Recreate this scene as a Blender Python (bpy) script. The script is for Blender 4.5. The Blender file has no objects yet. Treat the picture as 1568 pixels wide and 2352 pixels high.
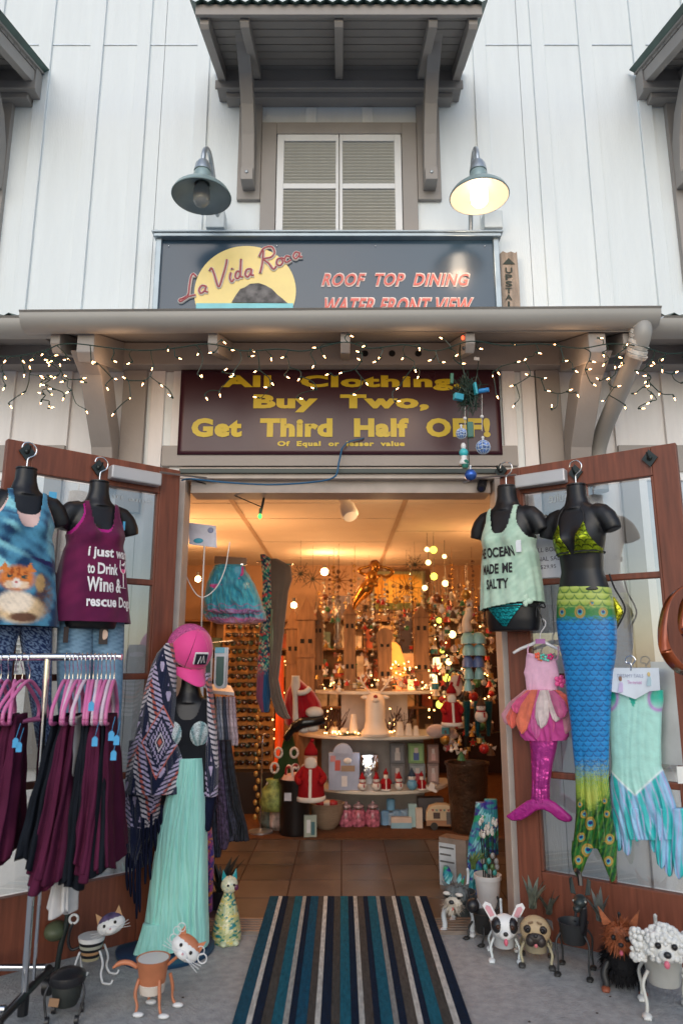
import bpy, math, random
import numpy as np
from mathutils import Vector, Matrix
random.seed(7); np.random.seed(7)
R = math.radians; PI = math.pi
scene = bpy.context.scene
COL = scene.collection

# ---------------- camera, sky, sun, exposure ----------------
CAMY, CAMZ, PITCH = -4.0, 1.36, R(12.0)
cam_d = bpy.data.cameras.new("camera"); cam = bpy.data.objects.new("camera", cam_d); COL.objects.link(cam)
cam.location = (0, CAMY, CAMZ); cam.rotation_euler = (R(90) + PITCH, 0, 0)
cam_d.sensor_fit = 'VERTICAL'; cam_d.sensor_height = 36.0; cam_d.lens = 24.75
cam_d.clip_start = 0.05; cam_d.clip_end = 500
cam_d.dof.use_dof = True; cam_d.dof.focus_distance = 3.9; cam_d.dof.aperture_fstop = 1.6
scene.camera = cam
world = bpy.data.worlds.new("World"); scene.world = world; world.use_nodes = True
wn = world.node_tree; wn.nodes.clear()
wo = wn.nodes.new('ShaderNodeOutputWorld'); wb = wn.nodes.new('ShaderNodeBackground'); sk = wn.nodes.new('ShaderNodeTexSky')
sk.sky_type = 'NISHITA'; sk.sun_disc = False; sk.sun_elevation = R(28); sk.sun_rotation = R(185)
sk.dust_density = 1.0; sk.air_density = 1.15; sk.ozone_density = 1.1
wb.inputs['Strength'].default_value = 0.10
wn.links.new(sk.outputs[0], wb.inputs[0]); wn.links.new(wb.outputs[0], wo.inputs[0])
sun_d = bpy.data.lights.new("sun", 'SUN'); sun_d.energy = 0.6; sun_d.angle = R(60); sun_d.color = (1.0, 0.98, 0.96)
sun = bpy.data.objects.new("sun", sun_d); COL.objects.link(sun); sun.rotation_euler = (R(62), 0, R(-5))
scene.view_settings.view_transform = 'Standard'; scene.view_settings.look = 'None'
scene.view_settings.exposure = 0.68; scene.view_settings.gamma = 1; scene.view_settings.use_curve_mapping = False

# ---------------- helpers ----------------
CP, SP = math.cos(PITCH), math.sin(PITCH)
def ray(x, y):
    u = (x - 784) / 1617.0; v = (1176 - y) / 1617.0
    return Vector((u, CP - v * SP, SP + v * CP))
CAM = Vector((0, CAMY, CAMZ))
def P(x, y, d):
    r = ray(x, y); return CAM + r * (d / r.y)
def PZ(x, y, z=0.0):
    r = ray(x, y); return CAM + r * ((z - CAMZ) / r.z)
class Plane:
    def __init__(s, pt, n): s.p = Vector(pt); s.n = Vector(n).normalized()
    def hit(s, x, y, off=0.0):
        r = ray(x, y); q = s.p + s.n * off
        return CAM + r * ((q - CAM).dot(s.n) / r.dot(s.n))
def PY(d): return Plane((0, CAMY + d, 0), (0, -1, 0))

def lin(c):
    if isinstance(c, str):
        c = c.lstrip('#'); c = [int(c[i:i + 2], 16) / 255 for i in (0, 2, 4)]
        return tuple(x / 12.92 if x <= .04045 else ((x + .055) / 1.055) ** 2.4 for x in c)
    return tuple(c)
MATS = {}
def M(name, col=(.5, .5, .5), rough=.6, metal=0., var=.12, vs=9., bump=0., bs=60., emit=0., alpha=1., stretch=None, trans=0., sheen=0., coat=0., attr=False, noise_rough=True):
    if name in MATS: return MATS[name]
    m = bpy.data.materials.new(name); m.use_nodes = True; nt = m.node_tree; N = nt.nodes; L = nt.links
    b = N['Principled BSDF']; col = lin(col)
    b.inputs['Roughness'].default_value = rough; b.inputs['Metallic'].default_value = metal
    b.inputs['Base Color'].default_value = (*col, 1)
    if rough >= .75 and not metal: b.inputs['Specular IOR Level'].default_value = .15
    if sheen: b.inputs['Sheen Weight'].default_value = sheen
    if coat: b.inputs['Coat Weight'].default_value = coat; b.inputs['Coat Roughness'].default_value = .15
    if trans: b.inputs['Transmission Weight'].default_value = trans
    if alpha < 1: b.inputs['Alpha'].default_value = alpha
    tc = N.new('ShaderNodeTexCoord'); mp = N.new('ShaderNodeMapping'); L.new(tc.outputs['Object'], mp.inputs[0])
    if stretch: mp.inputs['Scale'].default_value = stretch
    if var or attr:
        nz = N.new('ShaderNodeTexNoise'); nz.inputs['Scale'].default_value = vs; nz.inputs['Detail'].default_value = 6
        L.new(mp.outputs[0], nz.inputs[0])
        mr = N.new('ShaderNodeMapRange'); mr.inputs[1].default_value = .3; mr.inputs[2].default_value = .7
        mr.inputs[3].default_value = 1 - var; mr.inputs[4].default_value = 1 + var; L.new(nz.outputs[0], mr.inputs[0])
        mx = N.new('ShaderNodeMix'); mx.data_type = 'RGBA'; mx.blend_type = 'MULTIPLY'; mx.inputs[0].default_value = 1
        if attr:
            at = N.new('ShaderNodeAttribute'); at.attribute_name = 'Col'; L.new(at.outputs['Color'], mx.inputs[6])
        else: mx.inputs[6].default_value = (*col, 1)
        L.new(mr.outputs[0], mx.inputs[7]); L.new(mx.outputs[2], b.inputs['Base Color'])
        if noise_rough:
            m2 = N.new('ShaderNodeMapRange'); m2.inputs[3].default_value = max(0, rough - .08); m2.inputs[4].default_value = min(1, rough + .08)
            L.new(nz.outputs[0], m2.inputs[0]); L.new(m2.outputs[0], b.inputs['Roughness'])
    if bump:
        n2 = N.new('ShaderNodeTexNoise'); n2.inputs['Scale'].default_value = bs; n2.inputs['Detail'].default_value = 4
        L.new(mp.outputs[0], n2.inputs[0]); bp = N.new('ShaderNodeBump'); bp.inputs['Strength'].default_value = bump; bp.inputs['Distance'].default_value = .01
        L.new(n2.outputs[0], bp.inputs['Height']); L.new(bp.outputs[0], b.inputs['Normal'])
    if emit:
        b.inputs['Emission Color'].default_value = (*col, 1); b.inputs['Emission Strength'].default_value = emit
    MATS[name] = m; return m
def MC(col, rough=.6, **k):           # quick material keyed by colour
    return M('paint_%s_%d_%s' % (str(col), int(rough * 100), '_'.join('%s%s' % kv for kv in k.items())), col, rough, **k)

def link(o, parent=None):
    COL.objects.link(o)
    if parent is not None: o.parent = parent
    return o
def tag(o, label=None, cat=None, group=None, kind=None):
    if label: o['label'] = label
    if cat: o['category'] = cat
    if group: o['group'] = group
    if kind: o['kind'] = kind
    return o
def T(name, label, cat, loc=(0, 0, 0), rz=0., group=None):
    o = bpy.data.objects.new(name, None); o.empty_display_size = .05; COL.objects.link(o)
    o.location = loc; o.rotation_euler = (0, 0, rz); tag(o, label, cat, group); return o
def mw(o):
    if o is None: return Matrix.Identity(4)
    return (mw(o.parent) if o.parent else Matrix.Identity(4)) @ Matrix.LocRotScale(o.location, o.rotation_euler, o.scale)
def vec(p): return Vector(p)
class MB:
    def __init__(s): s.v = []; s.f = []
    def add(s, vs, fs):
        n = len(s.v); s.v += [tuple(v) for v in vs]; s.f += [tuple(i + n for i in f) for f in fs]; return s
    def box(s, c, size, rz=0., rx=0., ry=0.):
        x, y, z = [a / 2 for a in size]; m = Matrix.Rotation(rz, 3, 'Z') @ Matrix.Rotation(ry, 3, 'Y') @ Matrix.Rotation(rx, 3, 'X')
        c = vec(c); vs = [c + m @ vec((a * x, b * y, d * z)) for a in (-1, 1) for b in (-1, 1) for d in (-1, 1)]
        return s.add(vs, [(0, 1, 3, 2), (4, 6, 7, 5), (0, 4, 5, 1), (2, 3, 7, 6), (0, 2, 6, 4), (1, 5, 7, 3)])
    def b2(s, a, b):
        return s.box([(a[i] + b[i]) / 2 for i in range(3)], [abs(b[i] - a[i]) for i in range(3)])
    def bar(s, p0, p1, w, h, up=(0, 0, 1)):
        p0, p1 = vec(p0), vec(p1); d = (p1 - p0).normalized(); sd = d.cross(vec(up))
        if sd.length < 1e-4: sd = d.cross(vec((1, 0, 0)))
        sd.normalize(); u = sd.cross(d)
        vs = [p + sd * (a * w / 2) + u * (b * h / 2) for p in (p0, p1) for a, b in ((-1, -1), (1, -1), (1, 1), (-1, 1))]
        return s.add(vs, [(0, 3, 2, 1), (4, 5, 6, 7), (0, 1, 5, 4), (1, 2, 6, 5), (2, 3, 7, 6), (3, 0, 4, 7)])
    def tube(s, pts, r, n=8, caps=True):
        pts = [vec(p) for p in pts]; k = len(pts); rs = r if isinstance(r, (list, tuple)) else [r] * k
        vs = []; prev = None
        for i, p in enumerate(pts):
            d = (pts[min(i + 1, k - 1)] - pts[max(i - 1, 0)])
            if d.length < 1e-9: d = vec((0, 0, 1))
            d.normalize()
            if prev is None:
                a = d.cross(vec((0, 0, 1)));
                if a.length < 1e-3: a = d.cross(vec((1, 0, 0)))
            else: a = prev - d * prev.dot(d)
            a.normalize(); prev = a; b = d.cross(a)
            vs += [p + (a * math.cos(2 * PI * j / n) + b * math.sin(2 * PI * j / n)) * rs[i] for j in range(n)]
        fs = [(i * n + j, i * n + (j + 1) % n, (i + 1) * n + (j + 1) % n, (i + 1) * n + j) for i in range(k - 1) for j in range(n)]
        if caps: fs += [tuple(range(n))[::-1], tuple((k - 1) * n + j for j in range(n))]
        return s.add(vs, fs)
    def lathe(s, prof, c=(0, 0, 0), n=16, sx=1., sy=1., caps=True):     # prof: (r, z)
        vs = [(c[0] + r * sx * math.cos(2 * PI * j / n), c[1] + r * sy * math.sin(2 * PI * j / n), c[2] + z) for r, z in prof for j in range(n)]
        k = len(prof); fs = [(i * n + j, i * n + (j + 1) % n, (i + 1) * n + (j + 1) % n, (i + 1) * n + j) for i in range(k - 1) for j in range(n)]
        if caps: fs += [tuple(range(n))[::-1], tuple((k - 1) * n + j for j in range(n))]
        return s.add(vs, fs)
    def ball(s, c, r, n=10, m=7, rot=None):
        r = r if isinstance(r, (list, tuple)) else (r, r, r); rot = rot or Matrix.Identity(3); c = vec(c)
        vs = [c + rot @ vec((0, 0, -r[2]))]
        for i in range(1, m):
            a = PI * i / m - PI / 2
            vs += [c + rot @ vec((r[0] * math.cos(a) * math.cos(2 * PI * j / n), r[1] * math.cos(a) * math.sin(2 * PI * j / n), r[2] * math.sin(a))) for j in range(n)]
        vs.append(c + rot @ vec((0, 0, r[2]))); e = len(vs) - 1
        fs = [(0, 1 + (j + 1) % n, 1 + j) for j in range(n)] + [(e, e - n + j, e - n + (j + 1) % n) for j in range(n)]
        fs += [(1 + i * n + j, 1 + i * n + (j + 1) % n, 1 + (i + 1) * n + (j + 1) % n, 1 + (i + 1) * n + j) for i in range(m - 2) for j in range(n)]
        return s.add(vs, fs)
    def prism(s, poly, ext):            # poly: 3-D points, ext: extrusion vector
        n = len(poly); a = [vec(p) for p in poly]; e = vec(ext); vs = a + [p + e for p in a]
        return s.add(vs, [tuple(range(n))[::-1], tuple(range(n, 2 * n))] + [(i, (i + 1) % n, n + (i + 1) % n, n + i) for i in range(n)])
    def build(s, name, mat, parent=None, smooth=False, local=False, bevel=0., subs=0, remesh=0.):
        me = bpy.data.meshes.new(name); vs = s.v; o = bpy.data.objects.new(name, me)
        if parent is not None:
            if not local:
                inv = mw(parent).inverted(); vs = [tuple(inv @ vec(v)) for v in vs]
        else:
            a = np.array(vs); c = (a.min(0) + a.max(0)) / 2; c[2] = a[:, 2].min(); o.location = c; vs = (a - c).tolist()
        me.from_pydata(vs, [], s.f); me.update()
        if mat: me.materials.append(mat)
        if smooth:
            me.polygons.foreach_set('use_smooth', [True] * len(me.polygons))
            if smooth == 'auto':
                try: me.set_sharp_from_angle(angle=R(40))
                except Exception: pass
        link(o, parent)
        if remesh:
            md = o.modifiers.new('r', 'REMESH'); md.mode = 'VOXEL'; md.voxel_size = remesh; md.use_smooth_shade = True
            ms = o.modifiers.new('s', 'SMOOTH'); ms.iterations = 6; ms.factor = .6
        if bevel:
            md = o.modifiers.new('b', 'BEVEL'); md.width = bevel; md.segments = 2; md.limit_method = 'ANGLE'
        if subs:
            md = o.modifiers.new('s', 'SUBSURF'); md.levels = subs; md.render_levels = subs
        return o
def dup(o, parent=None):
    c = o.copy(); COL.objects.link(c)
    if parent is not None: c.parent = parent
    for ch in list(o.children): dup(ch, c)
    return c
def spline(pts, n=8):
    pts = [vec(p) for p in pts]; out = []
    for i in range(len(pts) - 1):
        a, b, c, d = pts[max(i - 1, 0)], pts[i], pts[i + 1], pts[min(i + 2, len(pts) - 1)]
        for k in range(n):
            t = k / n; out.append(.5 * ((2 * b) + (c - a) * t + (2 * a - 5 * b + 4 * c - d) * t * t + (3 * b - a - 3 * c + d) * t ** 3))
    out.append(pts[-1]); return out

def grid(name, pos, mat, col=None, parent=None, closed=True, mask=None, solid=0., smooth=True, caps=False):
    nv, nu, _ = pos.shape; vs = pos.reshape(-1, 3)
    if parent is not None:
        inv = np.array(mw(parent).inverted()); vs = vs @ inv[:3, :3].T + inv[:3, 3]; loc = None
    else:
        loc = (vs.min(0) + vs.max(0)) / 2; loc[2] = vs[:, 2].min(); vs = vs - loc
    ju = nu if closed else nu - 1
    i, j = np.meshgrid(np.arange(nv - 1), np.arange(ju), indexing='ij')
    a = i * nu + j; b = i * nu + (j + 1) % nu; q = np.stack([a, b, b + nu, a + nu], -1)
    if mask is not None: q = q[mask[:, :ju]]
    q = q.reshape(-1, 4)
    if mask is not None:      # drop loose verts
        used, invi = np.unique(q, return_inverse=True); q = invi.reshape(-1, 4); vs = vs[used]
        if col is not None: col = col.reshape(-1, 3)[used]
    fs = q.tolist()
    if caps: fs += [list(range(nu))[::-1], [(nv - 1) * nu + k for k in range(nu)]]
    me = bpy.data.meshes.new(name); me.from_pydata(vs.tolist(), [], fs); me.update(); me.materials.append(mat)
    if smooth: me.polygons.foreach_set('use_smooth', [True] * len(me.polygons))
    if col is not None:
        at = me.color_attributes.new('Col', 'FLOAT_COLOR', 'POINT'); c = col.reshape(-1, 3)
        at.data.foreach_set('color', np.concatenate([c, np.ones((len(c), 1))], 1).astype(np.float32).ravel())
    o = bpy.data.objects.new(name, me)
    if loc is not None: o.location = loc
    link(o, parent)
    if solid:
        md = o.modifiers.new('t', 'SOLIDIFY'); md.thickness = solid; md.offset = 0
    return o
def sm(a, b, x): t = np.clip((x - a) / (b - a), 0, 1); return t * t * (3 - 2 * t)
def mixc(c0, c1, t): t = np.asarray(t)[..., None]; return np.asarray(c0) * (1 - t) + np.asarray(c1) * t
def A(c): return np.array(lin(c))
def drape(name, rows, plane, mat, off=0., bulge=.04, back=.015, folds=0., nf=6, colfn=None, parent=None, nu=96, nv=120, ph=0., caps=True, grow=None):
    """cloth body whose outline rows (y, x0, x1) lie on a real plane; closed, with real thickness and folds"""
    rows = sorted(rows); ys = np.array([r[0] for r in rows], float); x0 = np.array([r[1] for r in rows], float); x1 = np.array([r[2] for r in rows], float)
    yy = np.linspace(ys[0], ys[-1], nv)[:, None]; th = np.linspace(0, 2 * PI, nu, endpoint=False)[None, :]
    w = (1 - np.cos(th)) / 2; sn = np.sin(th)
    X0 = np.interp(yy, ys, x0); X1 = np.interp(yy, ys, x1); X = X0 + (X1 - X0) * w; Y = yy + 0 * w
    u = (X - 784) / 1617; v = (1176 - Y) / 1617
    r = np.stack([u, CP - v * SP, SP + v * CP], -1); n = np.array(plane.n); p = np.array(plane.p) + n * off; c = np.array(CAM)
    t = ((p - c) @ n) / (r @ n); pos = c + r * t[..., None]
    V = (Y - ys[0]) / (ys[-1] - ys[0]); g = V if grow is None else grow(V)
    bu = bulge(V) if callable(bulge) else bulge
    if callable(back): back = back(V)
    dep = np.where(sn > 0, bu * np.abs(sn) ** .6, -back * np.abs(sn) ** .6)
    ww = w + .035 * np.sin(w * 11 + ph * 3 + V * 4) + .02 * np.sin(w * 23 + V * 9 + ph) + .03 * np.sin(V * 3 + ph)
    am = .65 + .55 * np.sin(w * 7 + ph * 1.7 + V * 2.2) * np.cos(V * 5 + w * 3)
    fo = folds * g * (am * np.sin(ww * nf * 2 * PI + ph + 1.3 * np.sin(V * 3 + ph)) + .35 * np.sin(ww * nf * 4.7 * PI + ph * 2 + V * 2) + .18 * np.sin(V * 26 + w * 9 + ph) * np.sin(w * 13 + V * 4)) * np.minimum(1, 6 * w * (1 - w))
    pos = pos + n * (dep + fo)[..., None]
    col = colfn(w + 0 * V, V, X, Y) if colfn else None
    return grid(name, pos, mat, col, parent, caps=caps)

def text_mesh(s, bold=0., space=1.):
    cu = bpy.data.curves.new('t', 'FONT'); cu.body = s; cu.size = 1; cu.offset = bold; cu.space_character = space; cu.resolution_u = 3
    cu.align_x = 'LEFT'; o = bpy.data.objects.new('t', cu); COL.objects.link(o)
    dg = bpy.context.evaluated_depsgraph_get(); dg.update(); me = bpy.data.meshes.new_from_object(o.evaluated_get(dg))
    vs = np.array([v.co[:] for v in me.vertices]); fs = [tuple(p.vertices) for p in me.polygons]
    bpy.data.objects.remove(o); bpy.data.curves.remove(cu); bpy.data.meshes.remove(me)
    vs = vs[:, :2]; mn, mx = vs.min(0), vs.max(0); return (vs - mn) / (mx - mn), fs       # normalised 0..1
def put_text(name, s, box, fn, mat, parent, bold=0., space=1., shear=0., warp=None):
    """box x0,x1,z0,z1 in the surface's own coordinates; fn maps (a,b) -> world point"""
    uv, fs = text_mesh(s, bold, space); a = box[0] + (box[1] - box[0]) * uv[:, 0]; b = box[2] + (box[3] - box[2]) * uv[:, 1]
    a = a + shear * (b - box[2]) 
    mb = MB(); mb.v = [tuple(fn(x, z)) for x, z in zip(a, b)]; mb.f = fs
    return mb.build(name, mat, parent)
# ---------------- materials ----------------
white_wall = M('painted_siding', (.76, .81, .83), .55, var=.028, vs=3, bump=.25, bs=25, stretch=(6, 6, .6))
low_wall = M('siding_lower_warm_lit', (.78, .76, .755), .55, var=.05, vs=3, bump=.25, bs=25, stretch=(6, 6, .6))  # same siding below the porch, string-light warmth put into its colour
taupe = M('taupe_trim_paint', (.32, .292, .272), .55, var=.06, vs=5, bump=.15, bs=40)
soffit_m = M('soffit_paint', (.27, .25, .235), .6, var=.07, vs=6)
gutter_m = M('gutter_enamel', (.36, .345, .32), .4, var=.05, vs=2)
shutter_white = M('shutter_white', (.78, .78, .78), .5, var=.03)
louver_m = M('louver_cream', (.58, .57, .52), .5, var=.05)
dark = M('hole_shade', (.02, .02, .02), .8)  # near-black colour standing for the shade inside holes
door_wood = M('door_mahogany', (.175, .050, .026), .48, var=.3, vs=5, bump=.1, bs=40, stretch=(9, 9, .7))
steel = M('brushed_steel', (.55, .56, .58), .35, metal=.9)
chrome = M('chrome', (.75, .76, .78), .15, metal=1., var=0)
alu = M('grey_enamel', (.50, .50, .52), .4, metal=.3, var=.04)
black_pl = M('black_plastic', (.012, .012, .014), .38, var=.1)
black_gl = M('mannequin_black', (.007, .007, .009), .42, var=.15, vs=4)
green_metal = M('corrugated_green', (.05, .10, .085), .45, var=.2)
galv = M('galvanised', (.50, .54, .57), .35, metal=.7, var=.15, vs=20)
bronze_dk = M('dark_bronze', (.035, .045, .045), .4, metal=.5)
concrete = M('concrete_pavement', (.35, .355, .355), .85, var=.16, vs=26, bump=.8, bs=90)
tile_m = [M('slate_tile_%d' % i, c, .42, var=.3, vs=5, bump=.12, bs=14) for i, c in enumerate([(.066, .047, .038), (.082, .060, .050), (.054, .040, .034), (.074, .058, .050)])]
carpet_m = M('carpet_brown', (.12, .055, .028), .95, var=.18, vs=30, bump=.5, bs=300)
ceil_m = M('ceiling_tile', (.70, .64, .56), .8, var=.03, vs=6, bump=.1, bs=120)
inwall_m = M('interior_wall', (.45, .30, .20), .8, var=.06)
def glass_mat():
    m = bpy.data.materials.new('window_glass'); m.use_nodes = True; nt = m.node_tree; N = nt.nodes; N.clear()
    o = N.new('ShaderNodeOutputMaterial'); g = N.new('ShaderNodeBsdfGlossy'); t = N.new('ShaderNodeBsdfTransparent'); x = N.new('ShaderNodeMixShader'); f = N.new('ShaderNodeFresnel')
    f.inputs[0].default_value = 1.5; g.inputs['Roughness'].default_value = .02; t.inputs[0].default_value = (.97, .985, .98, 1)
    a = N.new('ShaderNodeMath'); a.operation = 'MULTIPLY'; a.inputs[1].default_value = 4.0; nt.links.new(f.outputs[0], a.inputs[0])
    nt.links.new(a.outputs[0], x.inputs[0]); nt.links.new(t.outputs[0], x.inputs[1]); nt.links.new(g.outputs[0], x.inputs[2]); nt.links.new(x.outputs[0], o.inputs[0]); return m
glass = glass_mat()

# ---------------- ground ----------------
g = MB().b2((-60, -60, -.3), (60, -.02, 0)).build('pavement', concrete); tag(g, kind='structure')
g = MB().b2((-60, -.02, -.3), (60, 40, -.006)).build('ground', concrete); tag(g, kind='structure')

# ---------------- building ----------------
bld = T('shop_building', 'white board and batten seaside shop building with taupe trim and open double doors', 'building')
OX0, OX1, OH = -.94, .93, 2.47
ow = MB()
ow.b2((-3.6, .012, 0), (OX0, .22, 7)); ow.b2((OX1, .012, 0), (3.6, .22, 7)); ow.b2((OX0, .012, OH), (OX1, .22, 7))
ow = ow.build('outer_wall', taupe, bld)
# siding panels
xs = [-3.6, -2.4, -1.19, 1.19, 2.4, 3.6]
for i in range(5):
    a, b = xs[i] + .002, xs[i + 1] - .002
    if i == 2:
        MB().b2((a, 0, OH), (b, .0115, 5.433)).build('siding_panel', white_wall, ow)
        MB().b2((a, 0, 0), (OX0, .0115, OH - .002)).build('siding_panel', low_wall, ow)
        MB().b2((OX1, 0, 0), (b, .0115, OH - .002)).build('siding_panel', low_wall, ow)
    else:
        MB().b2((a, 0, 3.262), (b, .0115, 5.433)).build('siding_panel', white_wall, ow)
        MB().b2((a, 0, 0), (b, .0115, 3.258)).build('siding_panel', low_wall, ow)
    MB().b2((a, -.002, 5.441), (b, .0115, 7)).build('siding_panel', white_wall, ow)
    MB().b2((a, -.006, 5.4335), (b, .0115, 5.4405)).build('flashing', galv, ow)
for x in (-3.0, -2.68, -2.34, -1.99, -1.645, -1.33, -.925, .925, 1.32, 1.64, 2.0, 2.36, 2.7, 3.0):
    MB().b2((x - .043, -.021, 3.3), (x + .043, -.0005, 6.9)).build('batten', white_wall, ow, bevel=.003)
for x in (-.2, .17):
    MB().b2((x - .035, -.021, 4.8), (x + .035, -.0005, 4.93)).build('batten', taupe if 0 else white_wall, ow, bevel=.003)
for x in (-2.35, -2.0, -1.66, -1.1, -.97, 1.0, 1.12, 1.66, 1.96, 2.3):
    MB().b2((x - .04, -.021, .05), (x + .04, -.0005, 3.08)).build('batten', low_wall, ow, bevel=.003)

def window(cx):
    """louvred upper window with trim; parts of the building"""
    w = MB()
    zt, zb = 4.80, 3.62
    w.b2((cx - .50, -.04, zb), (cx - .405, .0, zt)); w.b2((cx + .405, -.04, zb), (cx + .50, .0, zt)); w.b2((cx - .405, -.04, zt - .085), (cx + .405, 0, zt))
    win = w.build('window_trim', taupe, bld, bevel=.004)
    sh = MB(); y0, y1 = -.034, -.004
    for a, b in ((-.40, -.356), (-.022, -.003), (.003, .022), (.356, .40)): sh.b2((cx + a, y0, 3.64), (cx + b, y1, 4.713))
    for a, b in ((-.356, -.022), (.022, .356)):
        for za, zb2 in ((4.665, 4.713), (4.315, 4.352), (3.64, 3.80)): sh.b2((cx + a, y0, za), (cx + b, y1, zb2))
    sh.build('shutter_frame', shutter_white, win, bevel=.003)
    MB().b2((cx - .40, -.003, 3.64), (cx + .40, -.0005, 4.713)).build('shutter_backing', louver_m, win)
    slat = MB().box((0, 0, 0), (.334, .028, .006), rx=R(38)).v
    me = None
    for c in (-.189, .189):
        for z0, z1 in ((3.80, 4.315), (4.352, 4.665)):
            n = int((z1 - z0) / .0225)
            for k in range(n):
                z = z0 + .0125 + k * (z1 - z0 - .01) / n
                if me is None:
                    o = MB().box((0, 0, 0), (.334, .030, .006), rx=R(-33)).build('louver_slat', louver_m, win, local=True); me = o.data
                else: o = link(bpy.data.objects.new('louver_slat', me), win)
                o.location = (cx + c, -.018, z)
    return win
window(-.015); 
for cx in (-2.775, 2.745):
    w = MB(); w.b2((cx - .62, -.04, 3.62), (cx - .5, 0, 4.95)); w.b2((cx + .5, -.04, 3.62), (cx + .62, 0, 4.95)); w.b2((cx - .5, -.04, 4.75), (cx + .5, 0, 4.83)); w.build('window_trim', taupe, bld)
for s in (-1, 1):
    MB().b2((-.015 + s * .578 - .075, -.03, 4.24), (-.015 + s * .578 + .075, -.0005, 4.95)).build('bracket_backing', taupe, bld, bevel=.004)

def canopy(cx):
    c = bpy.data.objects.new('window_canopy', None); link(c, bld); c.location = (cx, 0, 0)
    def bb(name, mb, m, **k): return mb.build(name, m, c, local=True, **k)
    yF, zF, yB, zB = -.715, 4.925, -.10, 5.135      # soffit line
    sl = (zB - zF) / (yB - yF); zz = lambda y: zF + sl * (y - yF)
    n = 8
    for k in range(n):
        ya = yF + (yB + .02 - yF) * k / n; yb = yF + (yB + .02 - yF) * (k + 1) / n - .007
        bb('soffit_board', MB().prism([(-.785, ya, zz(ya)), (-.785, yb, zz(yb)), (-.785, yb, zz(yb) + .018), (-.785, ya, zz(ya) + .018)], (1.57, 0, 0)), soffit_m)
    # corrugated roof sheet
    r = MB(); N = 96; L = 1.66
    def cv(i, y, t): x = -L / 2 + L * i / N; return (x, y, zz(y) + .045 + .011 * math.cos(2 * PI * i / 4.0) + t)
    v = [cv(i, y, t) for t in (0, .003) for y in (yF - .05, -.02) for i in range(N + 1)]; K = N + 1; f = []
    for i in range(N): f += [(i, i + 1, K + i + 1, K + i), (2 * K + i, 3 * K + i, 3 * K + i + 1, 2 * K + i + 1), (i, 2 * K + i, 2 * K + i + 1, i + 1)]
    r.add(v, f); bb('corrugated_roofing', r, green_metal)
    bb('roof_deck', MB().prism([(-.80, yF + .01, zz(yF) + .02), (-.80, -.02, zz(-.02) + .02), (-.80, -.02, zz(-.02) + .033), (-.80, yF + .01, zz(yF) + .033)], (1.6, 0, 0)), soffit_m)
    bb('fascia_board', MB().b2((-.80, yF - .022, zF - .035), (.80, yF, zF + .035)), taupe, bevel=.003)
    for x in (-.755, -.53, 0, .53, .755):
        ya, yb = yF + .012, -.05
        dr = .085 if abs(x) > .6 else .07
        bb('rafter', MB().prism([(x - .025, ya, zz(ya) - .005), (x - .025, yb, zz(yb) - .005), (x - .025, yb, zz(yb) - dr - .01), (x - .025, ya + .02, zz(ya) - dr), (x - .025, ya, zz(ya) - dr + .02)], (.05, 0, 0)), taupe, bevel=.003)
    bb('ledger_beam', MB().b2((-.79, -.11, 4.985), (.79, -.002, 5.17)), taupe, bevel=.004)
    bb('ledger_moulding', MB().b2((-.735, -.085, 4.945), (.735, -.0025, 4.984)), taupe, bevel=.004)
    bb('ledger_moulding', MB().b2((-.80, -.128, 4.980), (.80, -.1105, 5.04)), taupe, bevel=.004)
    for s in (-1, 1):
        x = s * .575 - .04
        pf = [(-.02, 4.30), (-.10, 4.30), (-.115, 4.33), (-.115, 4.42), (-.15, 4.62), (-.22, 4.78), (-.33, 4.90), (-.47, 4.985), (-.55, 5.0)]
        pb = [(-.50, 5.02), (-.36, 5.02), (-.22, 4.93), (-.11, 4.80), (-.045, 4.62), (-.03, 4.45)]
        bb('knee_brace', MB().prism([(x, a, b) for a, b in pf + pb], (.08, 0, 0)), taupe, bevel=.004)
        bb('brace_foot', MB().b2((x + .002, -.15, 4.295), (x + .078, -.09, 4.38)), taupe, bevel=.004)
        bb('bolt', MB().ball((x + .04, -.152, 4.345), (.011, .008, .011)), galv, smooth=True)
    return c
c0 = canopy(-.015)
for x in (-2.775, 2.745):
    c = dup(c0, bld); c.location = (x, 0, 0)

# porch roof over the entrance
pr = bpy.data.objects.new('porch_roof', None); link(pr, bld)
def pb(name, mb, m, **k): return mb.build(name, m, pr, local=True, **k)
ys_, zs_, yw_, zw_ = -.62, 3.035, -.02, 3.255
sl = (zw_ - zs_) / (yw_ - ys_); pz = lambda y: zs_ + sl * (y - ys_)
for k in range(6):
    ya = ys_ + .1 * k; yb = ya + .1
    pb('soffit_board', MB().prism([(-1.60, ya, pz(ya)), (-1.60, yb - .002, pz(yb)), (-1.60, yb - .002, pz(yb) + .02), (-1.60, ya, pz(ya) + .02)], (3.19, 0, 0)), soffit_m)
r = MB(); N = 4 * 44; L = 3.34; K = N + 1
v = [(-L / 2 + L * i / N, y, pz(y) + .07 + .012 * math.cos(2 * PI * i / 4) + t) for t in (0, .003) for y in (ys_ - .02, -.022) for i in range(K)]; f = []
for i in range(N): f += [(i, i + 1, K + i + 1, K + i), (2 * K + i, 3 * K + i, 3 * K + i + 1, 2 * K + i + 1), (i, 2 * K + i, 2 * K + i + 1, i + 1)]
r.add(v, f); pb('corrugated_roofing', r, galv)
pb('roof_deck', MB().prism([(-1.62, ys_, pz(ys_) + .022), (-1.62, -.024, pz(-.024) + .022), (-1.62, -.024, pz(-.024) + .05), (-1.62, ys_, pz(ys_) + .05)], (3.22, 0, 0)), taupe)
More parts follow.
